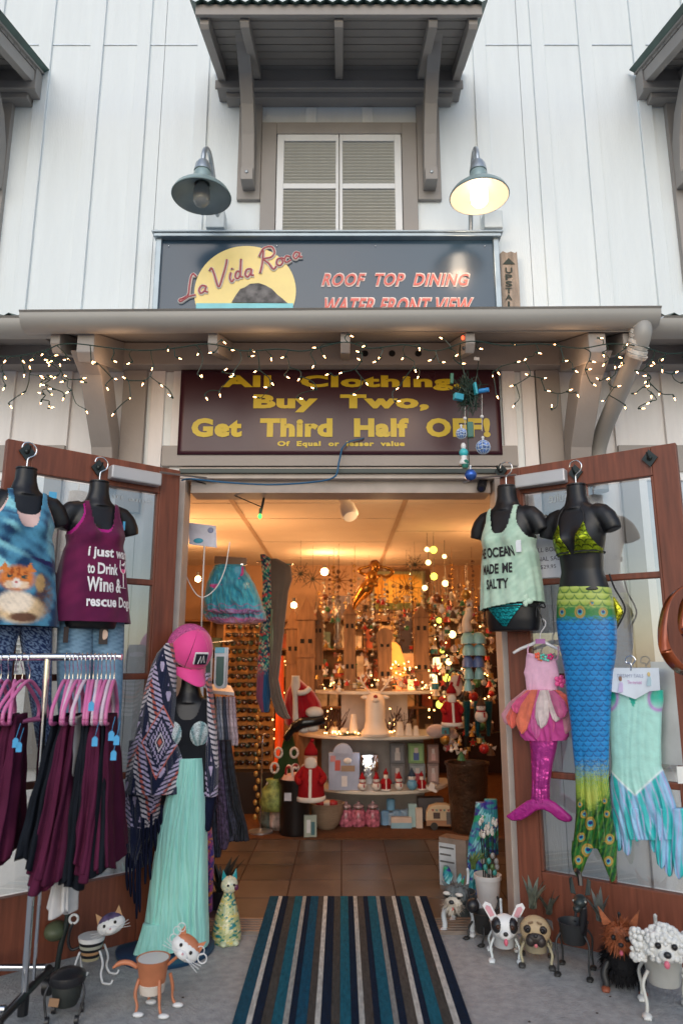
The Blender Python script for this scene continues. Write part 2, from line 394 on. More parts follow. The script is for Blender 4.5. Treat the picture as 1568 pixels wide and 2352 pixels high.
def gutter(x0, x1, y, z, dz=0., r=.075, cap=True):
    prof = [(-r, .055), (-r - .008, .062), (-r - .012, .052), (-r - .002, .045)]
    prof = [(y - r - .012, .060), (y - r, .066), (y - r, .048)] + [(y - r * math.cos(a), .045 - r * .92 * math.sin(a)) for a in [PI * k / 14 for k in range(1, 11)]] + [(y + r * .85, .002), (y + r * .85, .05)]
    inner = [(y + r * .85 - .006, .05), (y + r * .85 - .006, 0)] + [(y - (r - .006) * math.cos(a), .045 - (r * .92 - .006) * math.sin(a)) for a in [PI * k / 14 for k in range(10, 0, -1)]] + [(y - r + .006, .048)]
    poly = prof + inner; n = len(poly)
    g = MB(); vs = [(x, a, z + b + d) for x, d in ((x0, 0), (x1, dz)) for a, b in poly]
    g.add(vs, [(i, (i + 1) % n, n + (i + 1) % n, n + i) for i in range(n)])
    if cap:
        k = len(prof)
        for s, (x, d) in enumerate(((x0, 0), (x1, dz))): g.add([(x + (.002 if s else -.002) * 0, a, z + b + d) for a, b in prof], [tuple(range(k))])
    return pb('gutter', g, gutter_m, smooth='auto')
gutter(-1.635, 1.625, -.635, 3.046, .022)
for s in (-1, 1):
    gutter(s * 1.5 - .0 if s > 0 else -4.2, 4.2 if s > 0 else -1.5, -.50, 3.085)
    # corrugated side roofs
    r = MB(); xa, xb = (1.68, 4.2) if s > 0 else (-4.2, -1.68); N = 4 * 33; K = N + 1
    v = [(xa + (xb - xa) * i / N, y, 3.15 + .37 * (y + .58) + .012 * math.cos(2 * PI * i / 4) + t) for t in (0, .003) for y in (-.58, -.022) for i in range(K)]; f = []
    for i in range(N): f += [(i, i + 1, K + i + 1, K + i), (2 * K + i, 3 * K + i, 3 * K + i + 1, 2 * K + i + 1), (i, 2 * K + i, 2 * K + i + 1, i + 1)]
    r.add(v, f); pb('corrugated_roofing', r, green_metal)
    pb('roof_deck', MB().prism([(min(s * 1.66, s * 4.2), -.47, 3.09), (min(s * 1.66, s * 4.2), -.024, 3.22), (min(s * 1.66, s * 4.2), -.024, 3.25), (min(s * 1.66, s * 4.2), -.47, 3.12)], (2.54, 0, 0)), soffit_m)
for x in (-1.49, -1.33, -.67, .02, .67, 1.33, 1.49):
    big = abs(abs(x) - 1.33) < .01; w = .045 if big else .025; ya, yb = -.60, -.12; dr = .15 if big else .10
    pb('rafter', MB().prism([(x - w, ya, pz(ya) - .003), (x - w, yb, pz(yb) - .003), (x - w, yb, pz(yb) - dr - (.04 if big else .02)), (x - w, ya + .04, pz(ya) - dr), (x - w, ya, pz(ya) - dr + .04)], (2 * w, 0, 0)), taupe, bevel=.004)
for x in (-2.6, -2.05, 2.05, 2.6):
    pb('rafter', MB().prism([(x - .025, -.42, 3.10), (x - .025, -.12, 3.19), (x - .025, -.12, 3.06), (x - .025, -.42, 3.0)], (.05, 0, 0)), taupe)
pb('ledger_beam', MB().b2((-4, -.12, 3.075), (4, -.002, 3.215)), taupe, bevel=.004)
for px in (838, 900, 960):
    p = P(px, 812, 3.878); pb('vent_hole_shade', MB().lathe([(.019, 0), (.019, .004)], n=20), dark).matrix_local = Matrix.Translation((p.x, -.121, p.z)) @ Matrix.Rotation(R(90), 4, 'X')  # flat black disc on the beam paints the shade inside each hole
for s in (-1, 1):
    x = s * 1.36
    pb('knee_brace', MB().prism([(x - .06, -.03, 2.36), (x - .06, -.10, 2.34), (x - .06, -.17, 2.55), (x - .06, -.42, 2.88), (x - .06, -.57, 2.955), (x - .06, -.40, 2.975), (x - .06, -.22, 2.93), (x - .06, -.06, 2.68)], (.12, 0, 0)), taupe, bevel=.005)
    pb('bracket_backing', MB().b2((s * 1.235 - .07, -.04, 2.2), (s * 1.235 + .07, -.0005, 3.074)), taupe, bevel=.004)
# downspout
a, b = P(1470, 770, 3.36), P(1372, 1032, 3.93)
dsp = MB().tube(spline([a + vec((.01, .0, .06)), a + vec((0, .01, -.03)), a.lerp(b, .5), b, b + vec((0, .01, -.25))], 6), .047, 14)
pb('downspout', dsp, gutter_m, smooth='auto')
el = MB()
for k in range(7): 
    q = a + vec((.008, .0, .055)).lerp(vec((-.012, .03, -.09)), k / 6); el.tube([q, q + vec((-.004, .012, -.014))], [.056 - .003 * (k % 2), .050 + .004 * (k % 2)], 14)
pb('downspout_elbow', el, M('crumpled_foil', (.62, .60, .56), .5, var=.25, vs=25, bump=1., bs=45), smooth='auto')

# door frame and header
df = MB(); df.b2((OX0, -.035, 0), (-.905, .12, 2.4)); df.b2((.888, -.035, 0), (OX1, .12, 2.4)); df.b2((OX0, -.035, 2.402), (OX1, .25, OH))
df = df.build('door_frame', M('frame_beige', (.50, .43, .38), .5), bld, bevel=.003)
MB().b2((-1.05, -.045, 2.475), (1.03, -.0005, 2.60)).build('header_trim', taupe, df, bevel=.004)
MB().b2((OX0 + .002, -.06, 2.43), (OX1 - .002, -.036, 2.455)).build('door_track', bronze_dk, df)
MB().b2((-.884, .02, 2.33), (.874, .20, 2.401)).build('inner_header', M('header_inner', (.42, .36, .32), .6), df)
MB().b2((-.88, -.05, .0), (.87, .16, .012)).build('threshold', M('threshold_metal', (.30, .25, .22), .45, metal=.6), df)
for k in range(6): MB().b2((-.88, -.045 + k * .035, .0125), (.87, -.033 + k * .035, .017)).build('threshold_ridge', M('threshold_metal'), df)
# side windows at the picture edges
for s, x0, x1 in ((-1, -2.6, -1.72), (1, 1.72, 2.6)):
    w = MB(); w.b2((x0 - .1, -.05, 2.44), (x1 + .1, -.0215, 2.60)); w.b2((x0 - .1, -.05, .9), (x0, -.0215, 2.44)); w.b2((x1, -.05, .9), (x1 + .1, -.0215, 2.44)); w.b2((x0 - .1, -.06, .8), (x1 + .1, -.0215, .9))
    w = w.build('window_trim', taupe, bld)
    f = MB(); f.b2((x0, -.04, .9), (x0 + .05, -.022, 2.44)); f.b2((x1 - .05, -.04, .9), (x1, -.022, 2.44)); f.b2((x0 + .05, -.04, 2.39), (x1 - .05, -.022, 2.44)); f.b2((x0 + .05, -.04, .9), (x1 - .05, -.022, .95))
    f.build('window_frame', shutter_white, w)
    if s < 0:
        for k in range(52):
            o = MB().box(((x0 + x1) / 2, -.03, .965 + k * .0272), (x1 - x0 - .1, .02, .004), rx=R(35)).build('blind_slat', shutter_white, w)
    MB().b2((x0 + .05, -.026, .95), (x1 - .05, -.024, 2.39)).build('pane', M('window_print', (.50, .54, .60), .15, var=.4, vs=4), w)

# ---- doors ----
def make_door(name, hinge, ang, mirror):
    """hinge at local origin; door runs along local +x*mirror; outside face at local -y"""
    d = bpy.data.objects.new(name, None); link(d, bld); d.location = (*hinge, 0); d.rotation_euler = (0, 0, ang)
    W = .92; m = mirror; fx = lambda x: x * m
    f = MB(); S = .118
    def bx(x0, x1, z0, z1, y0=-.022, y1=.022, tgt=None): (tgt or f).b2((fx(x0), y0, z0), (fx(x1), y1, z1))
    bx(0, S, .03, 2.42); bx(W - S, W, .03, 2.42)
    bx(S, W - S, 2.27, 2.42, -.0215, .0215); bx(S, W - S, .03, .34, -.0215, .0215)
    f.build('door_frame_rails', door_wood, d, local=True, bevel=.004)
    zr = [.34, .80, 1.285, 1.775, 2.27]
    for z in zr[1:-1]:
        MB().b2((fx(S), -.018, z - .016), (fx(W - S), .018, z + .016)).build('muntin', door_wood, d, local=True, bevel=.006)
    for i in range(4):
        MB().b2((fx(W / 2 - .016), -.017, zr[i] + (.0162 if i else .0)), (fx(W / 2 + .016), .017, zr[i + 1] - (.0162 if i < 3 else 0))).build('muntin', door_wood, d, local=True, bevel=.006)
        for a, b in ((S, W / 2 - .016), (W / 2 + .016, W - S)):
            MB().b2((fx(a), -.003, zr[i] + .012), (fx(b), .001, zr[i + 1] - .012)).build('glass_pane', glass, d, local=True)
    # stop beads round the panes, proud
    for a, b in ((S, S + .012), (W - S - .012, W - S)):
        MB().b2((fx(a), -.0205, .3415), (fx(b), .0205, 2.2685)).build('glazing_bead', door_wood, d, local=True, bevel=.003)
    return d
AL = math.atan2(-.6402, -.7682); 
doorL = make_door('door', (-.925, -.125), AL + PI, -1)    # left leaf: runs along local -x
AR = math.atan2(-.570, .821)
doorR = make_door('door', (.905, -.125), AR, 1)
nL = vec((.6402, -.7682, 0)); nR = vec((-.570, -.821, 0))
PLL = Plane((-.925, -.125, 0), nL); PLR = Plane((.905, -.125, 0), nR)
FL = PLL.hit; FR = PLR.hit
thL, thR = math.atan2(.6402, .7682), -math.atan2(.570, .821)
mirror_txt = M('frosted_lettering', (.45, .50, .53), .4)
def door_text(s, x0, x1, yt, yb, plane, rev, door):
    a = plane.hit(x0, yt, .006); b = plane.hit(x1, yb, .006)
    fn = lambda u, v: (a.x + (b.x - a.x) * (1 - u if rev else u), a.y + (b.y - a.y) * (1 - u if rev else u), b.z + (a.z - b.z) * v)
    put_text('lettering', s, (0, 1, 0, 1), fn, mirror_txt, door)
door_text('Suite 101', 250, 350, 1133, 1158, PLL, True, doorL)
door_text('Suite', 1258, 1305, 1133, 1150, PLR, True, doorR)
def closer(plane, x0, x1, y0, y1, door, arm_to):
    a, b = plane.hit(x0, (y0 + y1) / 2 , .055), plane.hit(x1, (y0 + y1) / 2, .055)
    za = plane.hit((x0 + x1) / 2, y0, .08).z; zb = plane.hit((x0 + x1) / 2, y1, .08).z
    zc = (za + zb) / 2; a.z = b.z = zc
    MB().bar(a, b, .06, .072).build('door_closer', alu, door, bevel=.008)
    h = plane.hit(x1 if x1 < 784 else x0, y0 + 3, .06); h.z = zc + .045
    mid = (vec(h) + vec(arm_to)) / 2 + vec((0, -.06, .0))
    MB().tube([h, vec(arm_to)], .006, 6).tube([vec(arm_to), vec(arm_to) + vec((.10 if arm_to[0] < 0 else -.10, .14, -.03))], .009, 6).build('closer_arm', steel, door)
closer(PLL, 252, 368, 1072, 1110, doorL, (-.78, -.03, 2.405))
closer(PLR, 1184, 1300, 1078, 1118, doorR, (.76, -.03, 2.405))
for pl, door, pts in ((PLL, doorL, ((62, 1038), (226, 1075))), (PLR, doorR, ((1150, 1082), (1321, 1086), (1491, 1053)))):
    for x, y in pts:
        c = pl.hit(x, y, .027); tx = vec((-pl.n.y, pl.n.x, 0)) * .038; up = vec((0, 0, .045))
        MB().prism([c - tx, c - up, c + tx, c + up], pl.n * .008).ball(c + pl.n * .012, .013).build('diamond_hook_plate', bronze_dk, door)
        MB().tube([c + pl.n * .01, c + pl.n * .05, c + pl.n * .062 + vec((0, 0, .018))], .005, 6).build('hook', bronze_dk, door)
# steel push plate and knob on the right leaf
a = PLR.hit(1510, 1518, .026)
tx = vec((math.cos(AR), math.sin(AR), 0))
zt, zb = PLR.hit(1520, 1520, .026).z, PLR.hit(1520, 1755, .026).z
s0 = (PLR.hit(1503, 1640, .026) - vec((.905, -.125, 0))).dot(tx)
p0 = vec((.905, -.125, 0)) + tx * min(s0, .815) + nR * .0225
MB().prism([p0 + vec((0, 0, zb)), p0 + tx * .10 + vec((0, 0, zb)), p0 + tx * .10 + vec((0, 0, zt)), p0 + vec((0, 0, zt))], nR * .003).build('steel_plate', steel, doorR)
p1 = vec((.905, -.125, 0)) + tx * .865 + nR * .025 + vec((0, 0, PLR.hit(1548, 1790, .03).z))
MB().tube([p1, p1 + nR * .012, p1 + nR * .014], [.028, .028, .02], 20).build('lock_cylinder', steel, doorR, smooth='auto')

# ---------------- interior shell ----------------
cm = bpy.data.objects.new('interior', None); link(cm, bld)
IY0, IY1, IX0, IX1, CZ = .24, 5.2, -3.0, 2.3, 2.6
MB().b2((IX0 - .1, IY0, 0), (IX0, IY1, CZ + .2)).build('side_wall', inwall_m, cm)
MB().b2((IX1, IY0, 0), (IX1 + .1, IY1, CZ + .2)).build('side_wall', inwall_m, cm)
MB().b2((IX0 - .1, IY1, 0), (IX1 + .1, IY1 + .1, CZ + .2)).build('back_wall', inwall_m, cm)
MB().b2((IX0, IY0 - .018, 0), (OX0 - .002, IY0 + .002, CZ + .2)).b2((OX1 + .002, IY0 - .018, 0), (IX1, IY0 + .002, CZ + .2)).b2((IX0, IY0 - .0185, OH + .002), (IX1, IY0 + .001, CZ + .2)).build('front_wall', inwall_m, cm)
MB().b2((IX0 - .1, IY0, CZ + .03), (IX1 + .1, IY1, CZ + .1)).build('ceiling_deck', taupe, cm)
me = None
xs = [-2.98, -2.22, -.86, .50, 1.86, 2.28]
for i in range(len(xs) - 1):
    for k in range(8):
        y = .26 + k * .62
        MB().b2((xs[i] + .007, y, CZ + random.uniform(-.002, .002)), (xs[i + 1] - .007, y + .606, CZ + .014)).build('ceiling_tile', ceil_m, cm)
# seams
for x in (-.86, .50): MB().b2((x - .02, .26, CZ - .006), (x + .02, 5.2, CZ - .0025)).build('ceiling_strip', M('ceiling_strip', (.40, .30, .22), .7), cm)
# floor: slate tiles and carpet
fl = MB().b2((IX0, .16, -.008), (IX1, 5.2, -.004)).build('floor', M('grout', (.10, .06, .045), .9)); tag(fl, kind='structure')
k = 0
ty = .17
for r_ in range(5):
    for c_ in range(-9, 8):
        x = c_ * .322 + .0 + .16 * (r_ % 2) * 0; 
        if x < IX0 + .1 or x > IX1 - .3: continue
        d_ = .345
        o = MB().b2((x + .004, ty, -.0035), (x + .318, ty + d_ - .008, .004 + random.uniform(-.001, .001))).build('floor_tile', random.choice(tile_m), fl)
    ty += .345
cp = MB().b2((IX0, 1.90, -.0035), (IX1, 5.2, .012)).build('carpet', carpet_m); tag(cp, kind='structure')
# building depth behind and roofline
MB().b2((-3.6, .225, 2.8), (3.6, 5.4, 6.9)).build('building_body', taupe, bld)
MB().b2((-3.6, .225, 0), (-3.12, 5.4, 2.79)).b2((2.42, .225, 0), (3.6, 5.4, 2.79)).b2((-3.1, 5.32, 0), (2.41, 5.4, 2.79)).build('building_body', taupe, bld)
# ================= signs =================
D_S = 3.88
def onp(d, name, s, xl, xr, yt, yb, mat, parent, bold=0., space=1., shear=0., off=.0):
    a = P(xl, (yt + yb) / 2, d); b = P(xr, (yt + yb) / 2, d); zt = P(0, yt, d).z; zb = P(0, yb, d).z
    return put_text(name, s, (a.x, b.x, zb, zt), lambda u, v: (u, CAMY + d - off, v), mat, parent, bold, space, shear)
sg = T('restaurant_sign', 'large dark blue restaurant sign with yellow sun and red lettering above the porch gutter', 'sign', (-.06, -.12, 3.2))
x0, x1 = P(362, 540, D_S).x, P(1142, 540, D_S).x; zt = P(0, 540, D_S).z
sign_blue = M('sign_navy', (.028, .060, .10), .22, var=.05, vs=2, coat=.15)
fr_m = M('sign_frame_metal', (.30, .36, .40), .35, metal=.5)
yS = CAMY + D_S
MB().b2((x0 + .03, yS - .0, 3.28), (x1 - .03, -.022, zt - .03)).build('sign_panel', sign_blue, sg)
MB().b2((x0, yS - .022, 3.27), (x0 + .033, -.0215, zt - .035)).build('side_frame', fr_m, sg, bevel=.003); MB().b2((x1 - .033, yS - .022, 3.27), (x1, -.0215, zt - .035)).build('side_frame', fr_m, sg, bevel=.003)
MB().b2((x0 - .012, yS - .045, zt - .0349), (x1 + .012, -.021, zt - .012)).b2((x0 - .022, yS - .055, zt - .0119), (x1 + .022, -.021, zt)).build('top_frame', fr_m, sg, bevel=.003)
# sun disc
S2 = lambda x, y: P(x * .5, y * .5 + 490, D_S)
cx = S2(1133, 152); rr = (S2(1366, 380).x - S2(900, 380).x) / 2; cz = cx.z - rr; wl = S2(0, 436).z - .01
mz = S2(0, 416).z
dsc = []; N = 72; 
sun_c = M('sun_yellow', (.92, .72, .28), .4, var=.06)
dsc = [(cx.x + rr * math.cos(2 * PI * k / N), yS - .001, cz + rr * math.sin(2 * PI * k / N)) for k in range(N)]
MB().prism([p[:1] + (yS - .001,) + p[2:] for p in dsc if p[2] > 3.29], (0, -.004, 0)).build('sun_emblem', sun_c, sg)
ch = math.sqrt(max(.01, rr * rr - (mz - cz) ** 2)) - .005
MB().prism([(cx.x - ch, yS - .0055, mz), (cx.x + ch, yS - .0055, mz), (cx.x + ch, yS - .0055, 3.30), (cx.x - ch, yS - .0055, 3.30)], (0, -.003, 0)).build('sea_emblem', M('sea_teal', (.22, .60, .66), .4), sg)
rk = [(1065, 413), (1085, 380), (1105, 352), (1125, 345), (1150, 328), (1190, 325), (1220, 335), (1250, 352), (1275, 378), (1300, 398), (1320, 416)]
MB().prism([S2(a, b) + vec((0, -.009, 0)) for a, b in rk], (0, -.003, 0)).build('rock_emblem', M('rock_grey', (.13, .12, .12), .6, var=.7, vs=22), sg)
SC = [[(903, 296), (890, 284), (880, 300), (873, 340), (868, 378), (850, 393), (828, 402), (832, 411), (852, 400), (870, 388), (902, 380)],
 [(950, 342), (930, 338), (917, 357), (925, 373), (942, 362), (950, 342), (944, 362), (957, 368)],
 [(966, 270), (974, 258), (986, 285), (1006, 344), (1024, 300), (1040, 245), (1044, 218)],
 [(1063, 278), (1058, 302), (1066, 320), (1077, 308)], [(1067, 258), (1068, 262)],
 [(1106, 275), (1090, 274), (1083, 297), (1094, 306), (1105, 285), (1109, 216), (1106, 290), (1118, 298)],
 [(1156, 262), (1137, 264), (1128, 285), (1139, 299), (1153, 280), (1157, 262), (1156, 288), (1168, 290)],
 [(1211, 178), (1206, 238), (1196, 280)], [(1192, 205), (1212, 168), (1248, 160), (1262, 186), (1246, 208), (1213, 216), (1235, 236), (1256, 262), (1270, 250)],
 [(1290, 212), (1276, 218), (1272, 238), (1287, 246), (1300, 230), (1291, 212), (1310, 216)],
 [(1333, 207), (1316, 203), (1308, 222), (1318, 231), (1338, 220)],
 [(1376, 189), (1358, 185), (1348, 204), (1359, 215), (1373, 200), (1377, 188), (1377, 206), (1390, 206)]]
for nm, r_, o_, c_ in (('script_outline', .0125, .006, (.80, .72, .68)), ('script_lettering', .0062, .014, (.42, .09, .10))):
    mb = MB()
    for st in SC: mb.tube(spline([S2(a, b) + vec((0, -o_, 0)) for a, b in st], 5), [r_ * (1 if nm != 'script_lettering' or len(st) > 2 else 1.0)] * ((len(st) - 1) * 5 + 1), 6)
    mb.build(nm, MC(c_, .45), sg, smooth=True)
redL = MC((.68, .13, .10), .4); paleL = MC((.85, .68, .62), .4)
for s_, a, b, yt, yb in (('ROOF  TOP  DINING', 737, 1072, 627, 660), ('WATER FRONT VIEW', 735, 1078, 683, 723)):
    onp(D_S, 'lettering_outline', s_, a, b, yt, yb, paleL, sg, bold=.055, space=1.08, shear=.25, off=.004)
    onp(D_S, 'lettering', s_, a + 2, b - 2, yt + 3, yb - 3, redL, sg, bold=.018, space=1.12, shear=.25, off=.008)
for x in (388, 636, 862, 1112): MB().ball(P(x, 566, D_S) + vec((0, -.003, 0)), .005).build('screw', chrome, sg)

us = T('upstairs_sign', 'narrow weathered wooden board with UPSTAIRS lettering and arrow beside the restaurant sign', 'sign', (1.0, -.05, 3.3))
a = P(1146, 580, 3.93); b = P(1186, 580, 3.93); wd = M('weathered_wood', (.36, .29, .24), .8, var=.3, vs=6, stretch=(8, 8, .8), bump=.4)
z0 = 3.27
prof = [(a.x, a.z - .01), (a.x + .02, a.z + .008), (a.x + .045, a.z - .004), (a.x + .07, a.z + .006), (b.x - .012, a.z - .005), (b.x, a.z + .006), (b.x + .004, a.z - .2), (b.x, z0), (a.x + .003, z0), (a.x - .003, a.z - .25)]
MB().prism([(x, -.075, z) for x, z in prof], (0, .035, 0)).build('board', wd, us, bevel=.003)
blk = MC((.02, .03, .02), .6)
for i, ch_ in enumerate('UPSTAIRS'):
    y = 622 + i * 15.5; w_ = 8 if ch_ != 'I' else 2.5
    onp(3.925, 'lettering', ch_, 1167 - w_, 1167 + w_, y - 6.5, y + 6, blk, us, bold=.02, off=.006)
a = P(1167, 598, 3.925); MB().prism([(a.x - .038, -.0755, a.z - .028), (a.x + .038, -.0755, a.z - .028), (a.x, -.0755, a.z + .014)], (0, -.004, 0)).build('arrow', blk, us)

bn = T('sale_banner', 'maroon vinyl banner with yellow clothing sale lettering hung above the doors', 'banner', (0, -.04, 2.53))
a = P(417, 850, 3.95); b = P(1150, 1045, 3.955)
nu, nv = 60, 20; U, V = np.meshgrid(np.linspace(0, 1, nu), np.linspace(0, 1, nv))
bz = lambda v: a.z + (b.z - a.z) * v
pos = np.stack([a.x + (P(1153, 1045, 3.955).x - a.x) * U, -.051 - .0010 * np.sin(U * 17 + V * 3) * np.sin(V * 3.1), bz(V)], -1)
grid('banner_sheet', pos, M('banner_maroon', (.046, .010, .018), .30, var=.08, vs=3), None, bn, closed=False, solid=.003)
yel = M('banner_yellow', (.62, .46, .015), .4, var=.05)
for s_, xl, xr, yt, yb, bo, sp in (('All  Clothing,', 508, 1062, 862, 897, .05, 1.12), ('Buy  Two,', 582, 984, 906, 947, .055, 1.1), ('Get  Third  Half  OFF!', 440, 1125, 960, 1004, .055, 1.1), ('Of  Equal  or  lesser  value', 637, 929, 1013, 1028, .05, 1.15)):
    onp(3.9440, 'lettering', s_, xl, xr, yt, yb, yel, bn, bold=bo, space=sp)

# ================= gooseneck lamps =================
lampL = MC((.30, .40, .40), .35)
def lamp(px, lit):
    c = P(px, 453, 3.52)
    t = T('wall_lamp', ('lit gooseneck barn lamp glowing white, on the right above the sign' if lit else 'unlit grey-green gooseneck barn lamp with glass jar, on the left above the sign'), 'lamp', (c.x, -.02, c.z), 0, 'gooseneck lamps above the restaurant sign')
    s = MB(); pr_ = [(.165, 0), (.168, .004), (.155, .03), (.125, .058), (.085, .078), (.05, .088), (.05, .15), (.042, .165), (.0, .168)]
    inn = [(.0, .16), (.036, .145), (.043, .082), (.08, .072), (.12, .052), (.150, .026), (.162, 0)]
    s.lathe(pr_[::-1], c, 36, caps=False); 
    s.build('shade', M('shade_enamel', (.32, .42, .42), .3, metal=.2, var=.05), t, smooth='auto')
    MB().lathe(inn, c, 36, caps=False).build('shade_inside', M('shade_inner_lit', (.34, .28, .22), .5, var=0, emit=.12) if lit else M('shade_inner', (.30, .34, .34), .4), t, smooth='auto')
    MB().lathe([(.03, .09), (.045, .05), (.048, -.0), (.045, -.03), (.03, -.048), (.0, -.052)], c, 20).build('glass_jar', M('lit_bulb_glass', (1, .86, .68), .3, var=0, emit=9) if lit else M('jar_glass', (.30, .30, .29), .15, var=.05), t, smooth=True)
    MB().lathe([(.05, .165), (.042, .21), (.03, .23)], c, 18).build('neck', galv, t, smooth='auto')
    w = vec((c.x + .02, -.02, c.z + .0))
    MB().tube(spline([c + vec((0, 0, .2)), c + vec((0, .01, .30)), c + vec((.005, .08, .375)), c + vec((.01, .18, .36)), vec((c.x + .02, -.15, c.z + .20)), vec((c.x + .03, -.04, c.z + .03)), vec((c.x + .03, -.005, c.z))], 6), .014, 10).build('gooseneck_arm', galv, t, smooth=True)
    q = P(px + 32, 512, 3.9)
    MB().box((q.x, -.07, q.z + .02), (.115, .09, .12)).build('junction_box', MC((.55, .60, .62), .4), t, bevel=.006)
    if lit:
        l = bpy.data.lights.new('lamp_light', 'POINT'); l.energy = 2.2; l.color = (1, .74, .5); l.shadow_soft_size = .05
        o = bpy.data.objects.new('lamp_light', l); o.location = c + vec((0, 0, -.065)); COL.objects.link(o)
lamp(463, False); lamp(1100, True)

# ================= string lights =================
bul = [(x * .25, 718.7 + y * .25) for x, y in [(75,412),(188,415),(410,362),(335,412),(380,428),(475,395),(515,430),(465,448),(548,452),(485,475),(600,410),(640,430),(838,430),(910,470),(1025,430),(1222,447),(1415,480),(1545,300),(35,553),(228,536),(285,545),(355,575),(430,570),(388,628),(428,605),(540,568),(575,567),(615,620),(735,612),(803,640),(660,708),(55,660),(240,718),(80,828),(445,665),(512,703),(410,748),(472,742),(595,758),(385,797),(440,877),(453,830),(785,882),(1030,600),(972,658),(1180,622),(1200,780),(1065,898),(1333,618),(1458,642)]]
bul += [(x * .5, 490 + y * .5) for x, y in [(810,660),(915,635),(988,637),(1015,580),(1050,626),(1148,624),(1140,660),(1243,650),(1318,657),(1465,618),(1478,640),(1450,685),(906,738),(930,762),(1020,730),(1075,725),(1083,748),(1192,720),(1305,742),(1382,750),(1240,765),(1242,800),(1457,810),(1007,815),(940,833),(1192,848),(1360,847),(1520,735),(797,850)]]
bul += [(784 + x * .5, 490 + y * .5) for x, y in [(27,555),(117,603),(95,643),(177,655),(168,675),(95,682),(355,600),(290,655),(475,582),(425,668),(447,685),(513,665),(15,727),(105,768),(40,830),(270,790),(240,862),(332,703),(357,738),(538,690),(620,620),(782,597),(888,637),(855,660),(793,687),(990,600),(1010,683),(695,740),(710,720),(865,747),(915,763),(800,787),(708,826),(797,872),(1030,820),(963,903),(930,812),(1060,715),(1117,718),(1135,678),(1172,573),(1198,637),(1215,680),(1257,655),(1253,693),(1280,675),(1303,620),(1292,688),(1145,777),(1187,770),(1240,752),(1250,800),(1210,860),(1075,820),(1345,720),(1400,703),(1415,745),(1420,673),(1470,703),(1300,880),(1330,828),(1360,897),(1425,860),(1420,785),(1420,820),(1460,820),(1380,800),(1405,765),(1520,832),(1515,738),(1555,780),(1562,660),(1485,660)]]
sl_ = T('string_lights', 'icicle string of small warm white bulbs on green wire hung under the porch gutter', 'string lights', (0, -.6, 2.9))
wire_m = MC((.012, .035, .025), .5)
main = [(-15, 818), (40, 818), (105, 805), (135, 792), (180, 790), (260, 800), (330, 805), (400, 800), (480, 790), (560, 806), (640, 802), (700, 806), (790, 786), (850, 800), (930, 792), (1000, 806), (1080, 784), (1160, 794), (1240, 790), (1330, 800), (1400, 790), (1470, 796), (1530, 812), (1590, 808)]
mp_ = spline([P(x, y, 3.33 + .02 * math.sin(i)) for i, (x, y) in enumerate(main)], 8)
wr = MB().tube(mp_, .0032, 5); pts = [(p, True) for p in mp_]
bm0 = None
for x, y in sorted(bul, key=lambda b: b[1]):
    p = P(x, y, 3.36 + random.uniform(-.05, .04))
    q = min((q for q, _ in pts), key=lambda q: (q - p).length + (0.06 if q.z < p.z else 0))
    mid = (p + q) / 2 + vec((random.uniform(-.025, .025), random.uniform(-.01, .01), random.uniform(-.02, .01)))
    wr.tube(spline([q, mid, p], 3), .0026, 4); pts += [(p, 0), (mid, 0)]
    d_ = vec((random.uniform(-1, 1), random.uniform(-.4, .2), random.uniform(-1, .35))).normalized()
    wr.tube([p, p + d_ * .018], .0042, 6)
    if bm0 is None:
        bo = MB().lathe([(.0020, 0), (.0029, .004), (.0023, .011), (.0007, .018)], n=7).build('bulb', M('warm_bulb', (1, .50, .20), .3, var=0, emit=11), sl_, local=True, smooth=True); bm0 = bo.data
    else: bo = link(bpy.data.objects.new('bulb', bm0), sl_)
    bo.matrix_local = Matrix.Translation(p + d_ * .016 - sl_.location) @ vec((0, 0, 1)).rotation_difference(d_).to_matrix().to_4x4()
wr.build('wire', wire_m, sl_)
# faint practical glow of the string (the bulbs' own light)
for x in (-1.2, -.4, .4, 1.25):
    l = bpy.data.lights.new('string_glow', 'POINT'); l.energy = .8; l.color = (1, .58, .30); l.shadow_soft_size = .12
    o = bpy.data.objects.new('string_glow', l); o.location = (x, -.5, 2.86); COL.objects.link(o)

